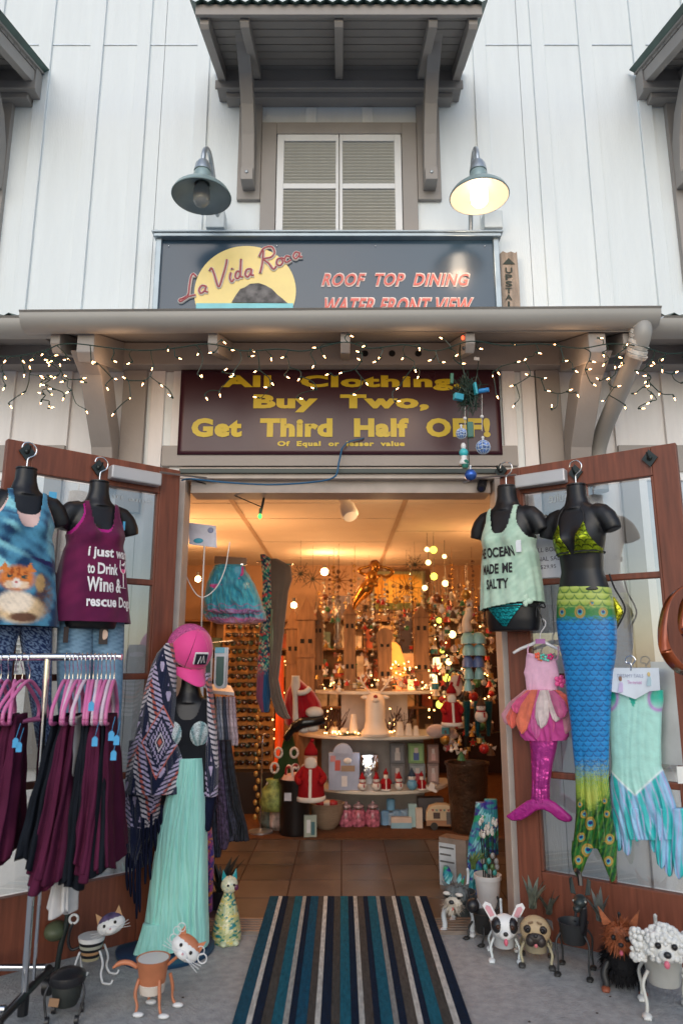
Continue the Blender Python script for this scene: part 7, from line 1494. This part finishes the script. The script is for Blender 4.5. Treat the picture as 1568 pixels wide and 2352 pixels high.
# wooden towers
twd = M('driftwood', (.27, .14, .065), .7, var=.35, vs=7, stretch=(5, 5, .7), bump=.6)
for i, (x, ytop, yb, w, d) in enumerate([(703, 1372, 1600, 40, 6.75), (672, 1395, 1620, 30, 6.8), (803, 1385, 1583, 26, 6.55), (884, 1442, 1583, 30, 6.5), (969, 1392, 1583, 32, 6.6), (730, 1400, 1583, 22, 6.8)]):
    b = at_x(x, 1.106, d); top = P(x, ytop, d).z; ww = w / 1617 * d; h = top - 1.106
    zb_ = 1.106 if i > 1 else .4
    t = T('driftwood_tower', ['broad weathered wood tower behind the red cloak', 'narrow wood tower at the far left of the display', 'carved wood lighthouse tower with a split roof left of centre', 'round topped wooden tower lit from behind in the centre', 'tall gabled wood tower with window holes at right', 'slim wood post tower beside the broad one'][i], 'wooden tower', vec((b.x, b.y, zb_)), 0, 'driftwood towers on the display')
    H = top - zb_
    L(MB().b2((-ww / 2, -ww / 2, 0), (ww / 2, ww / 2, H * .86)), 'shaft', twd, t, bevel=.004)
    if i == 3: L(MB().tube([(-.0, -ww * .6, 0), (0, ww * .5, 0)], ww * .62, 18), 'arched_top', twd, t).location = (0, 0, H * .86)
    else: L(MB().prism([(-ww * .62, -ww * .6, H * .86), (ww * .62, -ww * .6, H * .86), (0, -ww * .6, H)], (0, ww * 1.2, 0)), 'gable_roof', twd, t)
    for zf in (.74, .28):
        for sx in (-1, 1): L(MB().b2((sx * ww * .22 - ww * .11, -ww / 2 - .002, H * zf - .028), (sx * ww * .22 + ww * .11, -ww / 2 + .004, H * zf + .012)), 'window_hole_shade', dark, t)  # dark box on the shaft paints the shade in a window opening
    L(MB().b2((-ww * .54, -ww * .54, H * .64), (ww * .54, ww * .54, H * .66)), 'ledge', twd, t)
# top shelf clutter
for k in range(110): orn(rs.uniform(700, 990), rs.uniform(1.25, 2.0), rs.uniform(6.6, 7.8), rs.uniform(.018, .036), rs.choice([2, 4, 7, 3, 1, 0, 5]), rs.choice([0, 5, 3, 5, 0, 1]), 'hanging behind the towers, ' + ['far left', 'left', 'centre', 'right', 'far right'][k % 5] + ' and ' + ['high', 'halfway', 'low'][k % 3])
for k in range(46):
    px = rs.uniform(728, 1000); z = 1.13 + rs.uniform(0, .10) + (.12 if k % 5 == 0 else 0); orn(px, z, rs.uniform(6.4, 6.62), rs.uniform(.022, .042), rs.choice([0, 2, 4, 1, 7, 0]), rs.choice([1, 2, 4, 6, 3]), 'on the top shelf, ' + ['at its left end', 'left of the centre tower', 'by the centre tower', 'right of the centre tower', 'at its right end'][min(4, int((px - 728) / 55))])
# stacked glass jar tree, lamp
c = P(716, 1400, 6.7); t = lath('glass_bottle_stack', [(.03, 0), (.045, .02), (.03, .06), (.045, .10), (.028, .16), (.042, .2), (.025, .26), (.035, .3), (.02, .36), (.026, .40), (.008, .45)], P(776, 1490, 6.9), M('glassy', (.40, .36, .32), .1, metal=.4, var=.4, vs=40), 'stack of clear glass bottles hanging at the left of the towers', 'glass ornament')
c = at_x(903, 1.12, 6.8); t = T('table_lamp', 'glowing amber table lamp behind the centre tower', 'lamp', c); L(MB().lathe([(.10, .02), (.13, .10), (.11, .25), (.07, .38), (.03, .42)], n=20), 'lamp_shade', M('amber_shade', (1, .40, .06), .5, var=.2, vs=12, emit=.7), t, smooth=True); L(MB().lathe([(.05, -.01), (.03, .02)], n=12), 'base', bkm, t)
c = at_x(935, 1.15, 7.2); boxy('lit_picture', 937, 1.22, 7.1, (.17, .02, .22), (.9, .62, .35), 'small pale framed picture right of the amber lamp', 'picture', 0, ((-.2, .3, .1, .35, (.15, .08, .05)),))
# red lantern glow boxes
for i, (px, w, h, cc_) in enumerate([(915, .05, .20, (1, .16, .04)), (948, .09, .12, (1, .45, .15)), (990, .11, .14, (1, .78, .42)), (1004, .08, .10, (1, .65, .3))]):
    p = at_x(px, 1.107 if i < 3 else 1.3, 6.7); t = T('glowing_lantern', ['narrow red glowing lantern by the centre tower', 'orange glowing lantern on the top shelf', 'bright pale yellow lantern at the right of the top shelf', 'small amber lantern above the pale yellow one'][i], 'lantern', p, 0, 'glowing lanterns on the top shelf')
    L(MB().lathe([(w / 2, 0), (w * .55, h * .1), (w * .5, h * .9), (w * .3, h)], n=10), 'lit_body', M('lantern_%d' % i, cc_, .5, var=.5, vs=40, emit=1.6), t, smooth='auto'); L(MB().lathe([(w * .35, h), (w * .1, h * 1.15)], n=8), 'top', bkm, t)
# painting on back wall
def rect_on(d, x0, x1, y0, y1): a, b = P(x0, y0, d), P(x1, y1, d); return a, b
a, b = rect_on(9.1, 818, 975, 1312, 1402)
a, b = rect_on(9.1, 852, 976, 1312, 1400); t = T('sunset_painting', 'large hanging picture of a yellow sunset with green border on the back wall', 'painting', ((a.x + b.x) / 2, 5.1, b.z))
nx, nz = 80, 60; U, V = np.meshgrid(np.linspace(0, 1, nx), np.linspace(0, 1, nz)); pos = np.stack([a.x + (b.x - a.x) * U, 5.12 + 0 * U, a.z + (b.z - a.z) * V], -1)
pc_ = mixc(A('#8a8a5a'), A('#e0a030'), sm(.62, .42, np.sqrt(((U - .5) / .9) ** 2 + ((V - .55) / 1.) ** 2))); pc_ = mixc(pc_, A('#f2c860'), sm(.45, .3, np.abs(V - .6)) * sm(.2, .3, U)); pc_ = mixc(pc_, A('#6f7d4a'), (V > .82) * 1.); pc_ = mixc(pc_, A('#7f8668'), ((V < .08) | (U < .06) | (U > .95)) * 1.)
grid('canvas', pos, M('painting_cloth', (.5, .5, .5), .7, attr=True, var=.15), pc_, t, closed=False, solid=.004)
MB().b2((a.x - .03, 5.125, b.z - .03), (b.x + .03, 5.15, a.z + .03)).build('frame', mm((.12, .07, .04)), t)
# back-wall shelving with goods
bw = T('wall_shelving', 'brown wall shelving filled with goods across the back of the shop', 'shelving', (0, 5.05, .012))
wdk = M('shelving_wood', (.22, .11, .05), .6, var=.2)
for z in (.45, .8, 1.15, 1.5, 1.85): MB().b2((-2.9, 4.85, z), (2.2, 5.19, z + .025)).build('shelf_board', wdk, bw)
for k in range(9): MB().b2((-2.9 + .635 * k, 4.86, .012), (-2.875 + .635 * k, 5.188, 2.1)).build('upright', wdk, bw)
gi = 0
for z in (.475, .825, 1.175, 1.525):
    x = -1.9; ni = 0; pv = 'bare upright'
    while x < 1.6:
        w_ = rs.uniform(.07, .2); h_ = rs.uniform(.10, .28); c_ = rs.choice([(.5, .30, .12), (.62, .45, .25), (.35, .08, .04), (.15, .09, .05), (.45, .38, .30), (.10, .16, .14), (.6, .5, .4)])
        o = MB().b2((x, 4.90, z + .0005), (x + w_, 5.02, z + h_)).build('stocked_box', mm(c_, .6, var=.4), None, bevel=.004); cn_ = {(.5, .30, .12): 'orange', (.62, .45, .25): 'tan', (.35, .08, .04): 'red', (.15, .09, .05): 'brown', (.45, .38, .30): 'grey', (.10, .16, .14): 'green', (.6, .5, .4): 'cream'}[c_]
        tag(o, f'{cn_} {"tall" if h_ > .2 else "low"} {"wide" if w_ > .14 else "narrow"} box on the {["lowest", "second", "third", "top"][int((z - .47) / .35)]} back wall shelf, beside a {pv}', 'box', 'boxes on the back wall shelves'); x += w_ + rs.uniform(.02, .10); gi += 1; ni += 1; pv = f'{cn_} {"taller" if h_ > .2 else "lower"} one'
# dark doorway panels at back
for i, (x0, x1, y0, y1) in enumerate([(752, 805, 1368, 1420), (915, 948, 1400, 1560)]):
    a, b = rect_on(8.7, x0, x1, y0, y1); o = MB().b2((a.x, a.y, b.z), (b.x, a.y + .04, a.z)).build('display_board', mm((.06, .05, .07), .5)); tag(o, ['dark square display board behind the lighthouse tower', 'dark narrow display board right of the amber lamp'][i], 'board', 'dark boards at the back')
# orange posts
for i, (x0, x1, y0, y1) in enumerate([(629, 649, 1480, 1760)]):
    p = at_x(638, .012, 6.35); orr = M('orange_plastic', (.85, .10, .015), .4, var=.08)
    t = T('orange_post', 'bright orange ribbed plastic delineator post behind the tartan garments', 'post', p); L(MB().lathe([(.055, 0), (.045, .02), (.040, .45), (.055, .47), (.055, .50), (.040, .52), (.036, .95), (.052, .97), (.052, 1.0), (.036, 1.02), (.026, 1.38), (.02, 1.40)], n=18), 'post', orr, t, smooth='auto')
# sunglasses racks
sgt = T('sunglasses_rack', 'tall lit display rack filled with rows of sunglasses at the back left', 'display rack', vec((at_x(570, 0, 6.9).x, CAMY + 6.95, .012)))
a = at_x(500, 0, 6.9).x; b = at_x(622, 0, 6.9).x; yr = CAMY + 6.95
MB().b2((a, yr, .38), (b, yr + .04, 1.78)).build('panel', M('rack_panel', (.55, .28, .08), .6, var=.25, vs=9), sgt); MB().b2((a - .02, yr - .15, .012), (b + .02, yr + .05, .37)).build('cabinet_base', mm((.02, .014, .012), .6), sgt)
for k in range(5): MB().b2((a + (b - a) * k / 4 - .008, yr - .012, .38), (a + (b - a) * k / 4 + .008, yr - .001, 1.78)).build('divider', mm((.45, .22, .08)), sgt)
gm = None; lensm = [M('lens_%d' % i, c_, .08, coat=.8) for i, c_ in enumerate([(.02, .012, .01), (.08, .03, .015), (.02, .05, .04)])]
for r_ in range(17):
    for k in range(7):
        x = a + .07 + (b - a - .12) * (k + (0.15 if r_ % 2 else 0)) / 6.6; z = .44 + r_ * .078
        t = T('sunglasses', ['brown-black', 'amber', 'greenish'][(r_ * 3 + k * 2) % 3] + ' sunglasses on the lit rack, row %s from the bottom' % ['one', 'two', 'three', 'four', 'five', 'six', 'seven', 'eight', 'nine', 'ten', 'eleven', 'twelve', 'thirteen', 'fourteen', 'fifteen', 'sixteen', 'seventeen'][r_] + ', %s from the left' % ordn[k], 'sunglasses', (x, yr - .06, z), rs.uniform(-.5, .5), 'sunglasses on the lit rack'); t.rotation_euler.y = rs.uniform(-.15, .15)
        if gm is None:
            gm = [L(MB().ball((s * .032, 0, 0), (.028, .008, .022), 10, 6), 'lens', lensm[0], t, smooth=True).data for s in (-1, 1)] + [L(MB().tube([(-.062, .05, .012), (-.06, 0, .016), (-.03, -.008, .022), (0, -.008, .014), (.03, -.008, .022), (.06, 0, .016), (.062, .05, .012)], .004, 5), 'frame', bkm, t).data]
            alt = []
            for m_ in lensm[1:]:
                q = [g2.copy() for g2 in gm[:2]]
                for g2 in q: g2.materials[0] = m_
                alt.append(q)
        else:
            v_ = (r_ * 3 + k * 2) % 3; ms = gm[:2] if v_ == 0 else alt[v_ - 1]
            for nm, g2 in (('lens', ms[0]), ('lens', ms[1]), ('frame', gm[2])): link(bpy.data.objects.new(nm, g2), t)
warm((at_x(560, 0, 6.4).x, CAMY + 6.3, 1.9), 9); warm(at_x(590, .9, 6.2), 2.)
# sandy fence-like dividers at left of towers & hanging clothes
PG = PY(5.1)
jb = drape('brown_garment', [(1285, 622, 640), (1300, 622, 668), (1330, 622, 671), (1360, 624, 662), (1450, 622, 652), (1560, 618, 640), (1600, 622, 648), (1640, 635, 662), (1650, 650, 668)], PG, M('brown_cloth', (.12, .085, .065), .95, sheen=.3), .05, .05, .02, .012, 3, None, None, nu=80, nv=90); tag(jb, 'long dark brown garment hanging in the left of the doorway', 'garment', 'garments hanging at the left of the doorway')
fcol = lambda w, V, X, Y: mixc(mixc(A('#1c3b55'), A('#2f8f7a'), sm(.0, .2, noise2(X, Y, 14, 3))), A('#c94a4a'), sm(.12, .25, noise2(X, Y, 17, 9)))
def mcol2(w, V, X, Y): c = fcol(w, V, X, Y); c = mixc(c, A('#c8bfa0'), sm(.2, .3, noise2(X, Y, 10, 12))); return mixc(c, mixc(A('#7a3f5a'), A('#1f4a70'), (w > .5) * 1.), sm(1520, 1560, Y))
jb = drape('floral_garment', [(1275, 598, 612), (1290, 600, 630), (1340, 604, 634), (1440, 598, 634), (1520, 592, 626), (1600, 588, 622), (1635, 600, 618)], PG, cloth, .0, .05, .02, .012, 4, mcol2, None, nu=90, nv=120); tag(jb, 'floral patterned multicolour garment hanging left of the brown one', 'garment', 'garments hanging at the left of the doorway')
jb = drape('green_garment', [(1400, 622, 634), (1480, 620, 634), (1560, 621, 632), (1590, 626, 632)], PG, mm((.20, .24, .15), .9), .06, .03, .01, .008, 2, None, None, nu=50, nv=50); tag(jb, 'pale sage garment strip between the floral and brown garments', 'garment', 'garments hanging at the left of the doorway')
MB().tube([P(590, 1290, 5.1), P(672, 1296, 5.0)], .008, 6).build('hanging_rail', chrome); tag(COL.objects[-1], 'short chrome rail holding the floral and brown garments', 'rail')
# tutu
PT = PY(4.75)
tt_ = T('tutu_skirt', 'teal tulle tutu skirt with pink ribbon edging hanging inside the doorway', 'skirt', PT.hit(535, 1370))
tutu = M('tutu_tulle', (.5, .5, .5), .7, attr=True, var=.22, vs=26, sheen=.5, alpha=.74)
tcol = lambda w, V, X, Y: mixc(mixc(A('#2290ad'), A('#48b8cc'), sm(-.4, .4, noise2(X, Y * .15, 7, 3))), A('#c05aa0'), np.clip(sm(.86, .97, V) * .7 + .8 * np.exp(-((V - .82 - .03 * np.sin(w * 30)) / .012) ** 2) + .7 * np.exp(-((V - .93 - .02 * np.sin(w * 22)) / .012) ** 2), 0, 1))
drape('tulle_layer', [(1305, 495, 560), (1320, 484, 572), (1350, 478, 588), (1380, 472, 598), (1410, 468, 610), (1425, 476, 612), (1433, 500, 590)], PT, tutu, 0, .15, .08, .030, 9, tcol, tt_, nu=200, nv=90)
for i, rows in enumerate([[(1310, 494, 530), (1325, 486, 528), (1345, 482, 518), (1352, 484, 500)], [(1302, 530, 560), (1318, 522, 560), (1332, 520, 552), (1342, 518, 538)]]):
    drape('satin_petal', rows, PT, shiny, .15, .03, .01, .008, 4, lambda w, V, X, Y: mixc(A('#2a8fb0'), A('#c8388a'), np.clip(sm(.72, .85, V) + (w > .86), 0, 1)), tt_, nu=70, nv=50, ph=i * 2)
drape('tulle_layer', [(1310, 492, 562), (1340, 478, 584), (1380, 470, 600), (1405, 474, 604), (1412, 500, 590)], PT, tutu, .03, .16, .06, .035, 7, tcol, tt_, nu=200, nv=80, ph=2.)
drape('waistband', [(1300, 494, 562), (1312, 492, 565)], PT, mm((.05, .25, .34), .7), .0, .10, .05, .003, 6, None, tt_, nu=60, nv=8)
hg = T('wood_hanger', 'flat wooden clip hanger holding the teal tutu', 'hanger', PT.hit(530, 1292)); MB().tube([PT.hit(488, 1302), PT.hit(568, 1296)], .004, 6).build('bar', chrome, hg); MB().box(PT.hit(530, 1288, -.03), (.22, .02, .05), ry=.06).build('wood_panel', mm((.22, .11, .05)), hg)
for x in (505, 556): MB().box(PT.hit(x, 1303, .02), (.014, .02, .045)).build('clip', chrome, hg)
# wire sign holder with card
c0_ = 466
wh_ = T('wire_card_holder', 'white curved wire stand rising behind the cap with a small card on top', 'display stand', P(466, 1500, 4.25)); W4 = lambda x, y: P(x, y, 4.25)
MB().tube([W4(463, 1440), W4(465, 1360), W4(470, 1250)], .0045, 7).tube(spline([W4(424, 1200), W4(416, 1240), W4(418, 1290), W4(438, 1345), W4(463, 1372), W4(495, 1352), W4(516, 1310), W4(524, 1270), W4(528, 1245)], 6), .0035, 7).build('wire', wh, wh_, smooth=True)
MB().tube([W4(463, 1445), W4(463, 1600)], .012, 10).build('sleeve', wh, wh_)
cdq = T('printed_card', 'small white and blue printed card clipped to the wire stand', 'card', W4(466, 1228)); MB().prism([W4(433, 1200), W4(435, 1250), W4(498, 1258), W4(496, 1208)], (0, .003, 0)).build('card', M('card_print', (.62, .62, .72), .5, var=.15, vs=14), cdq); MB().ball(W4(456, 1242) + vec((0, -.002, 0)), (.03, .002, .016)).build('print_blob', mm((.05, .35, .50)), cdq, smooth=True); MB().ball(W4(484, 1218) + vec((0, -.002, 0)), (.018, .002, .018)).build('print_blob', mm((.25, .28, .45)), cdq, smooth=True)
# insole / sock packs on pegs
for i, (x0, x1) in enumerate([(470, 486), (494, 517), (506, 522)]):
    d = 4.4 + .05 * i; q = T('insole_pack', ['partly hidden white insole pack nearest the cap', 'dark green insole in a white card pack hanging by the cap', 'rearmost white insole pack on the peg'][i], 'pack', P((x0 + x1) / 2, 1530, d), 0, 'insole packs hanging by the cap'); d -= .1 * (i == 1)
    mb = []; 
    for y0, y1, c_, o_, ins in ((1487, 1582, (.62, .62, .66), 0, 0), (1487, 1500, (.15, .42, .55), .004, 1), (1508, 1576, (.06, .12, .11), .006, 4)):
        a, b = P(x0 + ins, y0, d), P(x1 - ins, y1, d); r_ = (b.x - a.x) / 2; cx_ = (a.x + b.x) / 2
        poly = [(a.x, a.y - o_, a.z), (a.x, a.y - o_, b.z + r_)] + [(cx_ - r_ * math.cos(t_), a.y - o_, b.z + r_ - r_ * math.sin(t_)) for t_ in np.linspace(.2, PI - .2, 8)] + [(b.x, a.y - o_, b.z + r_), (b.x, a.y - o_, a.z)]
        if ins == 1: poly = [(a.x, a.y - o_, a.z), (a.x, a.y - o_, b.z), (b.x, a.y - o_, b.z), (b.x, a.y - o_, a.z)]
        MB().prism(poly, (0, .004, 0)).build(['card', 'header_print', 'insole'][[0, 1, 4].index(ins)], mm(c_, .5), q)
MB().tube([P(462, 1478, 4.3), P(535, 1472, 4.55)], .004, 6).build('peg_rail', chrome); tag(COL.objects[-1], 'thin chrome peg rail holding the insole packs', 'rail')
# sock/bracelet bundle + dark scarves stack right of the mannequin
PH = PY(4.5)
st = T('sock_rack', 'white topped small rack hung with grey and lilac socks right of the mannequin', 'display rack', PH.hit(505, 1600)); MB().prism([PH.hit(474, 1592), PH.hit(538, 1598), PH.hit(530, 1582, -.2), PH.hit(478, 1578, -.2)], (0, 0, .02)).build('rack_top', mm((.55, .50, .50)), st)
for i in range(9):
    x = 477 + i * 7.5; c_ = [(.10, .12, .16), (.30, .32, .38), (.05, .06, .09), (.20, .22, .28), (.45, .46, .52), (.06, .07, .10), (.35, .30, .36), (.50, .40, .44), (.42, .33, .38)][i]
    o = drape('sock', [(1600, x - 3, x + 3), (1640, x - 3, x + 6), (1700 - 4 * (i < 4) * i, x + 1, x + 11), (1712 - 3 * i * 0, x + 4, x + 10)], PH, MC(c_, .9, var=.5, vs=40), .02 * (i % 2), .02, .01, .004, 2, None, None, nu=30, nv=30, ph=i); tag(o, ['dark slate sock', 'mid grey sock', 'near black sock', 'slate blue sock', 'pale grey sock', 'black knitted sock', 'mauve grey sock', 'pale pink lace sock', 'dusty pink sock'][i] + ' hanging from the small white topped rack', 'sock', 'socks on the small rack')
dk = [(.012, .014, .022), (.03, .035, .06), (.08, .05, .10), (.015, .02, .03), (.05, .05, .08)]
for i in range(6):
    x0 = 474 + i * 9; o = drape('dark_scarf', [(1700, x0 - 2, x0 + 12), (1760, x0, x0 + 20), (1850, x0 + 2 + 2 * i, x0 + 26 + 2 * i), (1930, x0 + 2 + 3 * i, x0 + 24 + 6 * i), (1985 - 18 * i, x0 + 8 + 4 * i, x0 + 18 + 6 * i)], PH, M('scarf_dark_%d' % i, dk[i % 5], .7, var=.9, vs=45), .04 + .015 * (i % 3), .03, .015, .012, 4, None, None, nu=60, nv=60, ph=i); tag(o, ['black fringed scarf nearest the shawl', 'navy speckled scarf second from the shawl', 'plum speckled scarf in the middle of the bundle', 'near black scarf right of the plum one', 'slate scarf near the right of the bundle', 'black beaded scarf, rightmost and shortest of the bundle'][i], 'scarf', 'dark scarves beside the mannequin')
sc3 = lambda w, V, X, Y: mixc(mixc(A('#4a3a8a'), A('#b0508a'), sm(-.1, .2, noise2(X, Y, 12, 5))), A('#d98a3a'), sm(.2, .35, noise2(X, Y, 9, 15)))
o = drape('bright_scarf', [(1900, 474, 486), (1960, 476, 492), (2040, 474, 490), (2100, 478, 488)], PY(4.3), cloth, .0, .04, .02, .010, 3, sc3, None, nu=50, nv=60); tag(o, 'purple and orange patterned scarf hanging low beside the mannequin skirt', 'scarf')
p = PZ(505, 2085); o = agave(p.x, p.y, .05, 14, .22, 'dark_plant', 'dark leafy plant behind the ceramic cat statue', (.03, .035, .03), 4)
lath('plant_pot', [(0, 0), (.06, 0), (.08, .10), (.07, .10), (0, .08)], vec((p.x, p.y, 0)), bkm, 'black pot of the dark plant behind the cat statue', 'pot')
# thin chrome earring stand and orange cabinet side
t = T('earring_stand', 'slim chrome stand hung with small gold pieces, left of the orange post', 'display stand', at_x(598, .012, 6.1)); L(MB().lathe([(.10, 0), (.10, .012), (.015, .02), (.008, .03)], n=22), 'round_base', steel, t, smooth='auto'); L(MB().tube(spline([(0, 0, .02), (0, 0, .5), (0, 0, .72), (.02, 0, .76), (.04, 0, .74)], 5), .006, 7), 'stem', chrome, t)
for k in range(16): L(MB().ball((-.045 + .02 * (k % 2), -.02, .12 + k * .055), (.018, .008, .022), 8, 6), 'gold_piece', M('gold_small', (.55, .30, .08), .3, metal=.5), t, smooth=True)
a = at_x(540, 0, 6.0)
o = MB().b2((at_x(538, 0, 6.5).x - .35, CAMY + 6.3, .012), (at_x(538, 0, 6.5).x, CAMY + 6.34, .72)).build('cabinet', mm((.50, .20, .05), .6, var=.15)); tag(o, 'orange brown wooden cabinet side behind the dark scarves', 'cabinet')
# bags of goods left of the black bin
p = at_x(640, .012, 6.2)
for i, (px, c_, s_) in enumerate([(628, (.25, .30, .08), 1.), (642, (.50, .40, .36), .8), (628, (.12, .16, .14), 1.1)]):
    q = at_x(px, .012 + (.16 if i == 0 else 0), 6.15 + .08 * i); t = T('gift_sack', ['lime green printed gift sack on top of the pile left of the black bin', 'pale printed gift sack touching the black bin', 'dark green gift sack at the bottom left of the pile'][i], 'bag', q, 0, 'gift sacks left of the black bin')
    L(MB().lathe([(.0, 0), (.10 * s_, 0), (.12 * s_, .06), (.10 * s_, .16), (.05 * s_, .21), (.07 * s_, .24)], n=14), 'sack', MC(c_, .6, var=.5, vs=25, bump=1., bs=25), t, smooth=True)
boxy('small_picture_box', 712, .012, 5.95, (.10, .03, .16), (.30, .34, .28), 'small snowman picture box leaning between the bin and the tan bowl', 'box', .15, ((-.3, .0, .2, .8, (.6, .6, .6)), (.05, .35, .1, .7, (.04, .12, .14))))
# teal capiz shell chimes behind the right jamb
tl_ = M('chime_teal', (.25, .50, .52), .35, var=.1)
for i, (x, n0) in enumerate(((1074, 5), (1098, 4))):
    c = P(x, 1470, 5.6); t = T('shell_chime', ['white figure and teal bell chime hanging in the right of the doorway', 'second paler teal bell chime touching the jamb'][i], 'wind chime', c, 0, 'teal bell chimes'); 
    for k in range(n0): 
        q = P(x + 2 * (k % 2), 1465 + 27 * k, 5.6); r_ = .060 - .007 * k; MB().lathe([(r_, -.045), (r_ * .95, .0), (r_ * .6, .035), (.01, .045)], q, 18).build('bell', tl_ if k != 2 else M('chime_blue', (.10, .16, .36), .35), t, smooth='auto')
    if i == 0: MB().tube(spline([P(1074, 1452, 5.6), P(1070, 1430, 5.6), P(1076, 1410, 5.6), P(1075, 1395, 5.6)], 4), [.04] * 4 + [.035] * 4 + [.03] * 4 + [.02], 10).build('white_figure', wht, t, smooth=True)
    MB().tube([P(x, 1390, 5.6), P(x, 1600, 5.6)], .002, 4).build('cord', bkm, t)
# wicker hoop ornament, plush head
c = P(1047, 1572, 5.9); t = T('hoop_wreath', 'dark oval twig hoop with a pale centre hanging above the ornaments', 'wreath', c)
MB().tube([c + vec((.075 * math.cos(k * PI / 12), 0, .115 * math.sin(k * PI / 12))) for k in range(25)], .007, 7).build('hoop', mm((.06, .035, .025)), t, smooth=True); MB().ball(c + vec((0, .02, -.01)), (.055, .01, .085), 16, 10).build('centre', mm((.62, .42, .32)), t, smooth=True); MB().box(c + vec((.02, -.01, .03)), (.02, .01, .09), ry=.3).build('red_bow', mm(redc), t)
santa(P(1038, 1668, 5.9), .32, 'large leaning santa in a dark coat at the upper left of the ornament stand', None)
snowman(P(1105, 1660, 5.8), .17, 'big white faced snowman ornament close to the right jamb', whc, (.10, .05, .03), redc, None)
t = T('plush_seal', 'fluffy pale plush toy lying on the right end of the middle shelf', 'plush toy', at_x(1003, .737, 6.2)); L(MB().ball((0, 0, .05), (.09, .06, .055), 16, 10).ball((.09, -.01, .055), (.06, .05, .045), 12, 8).ball((.14, -.02, .02), (.035, .04, .03), 10, 8), 'plush', M('plush', (.45, .33, .30), .95, sheen=.5, var=.1, bump=1., bs=120), t, smooth=True)
for i in range(3):
    o = drape('sequin_tail', [(1610, 1062 + 25 * i, 1080 + 25 * i), (1650, 1064 + 25 * i, 1078 + 25 * i), (1690, 1067 + 25 * i, 1075 + 25 * i)], PY(6.0), seq, .0, .03, .01, .003, 2, lambda w, V, X, Y: mixc(A('#06505a'), A('#0c2c35'), scallop(X, -Y, 6)[0]), None, nu=40, nv=40); tag(o, ['teal sequin tail left among the ornaments', 'teal sequin tail in the middle among the ornaments', 'teal sequin tail against the right jamb'][i], 'plush tail', 'teal sequin tails')
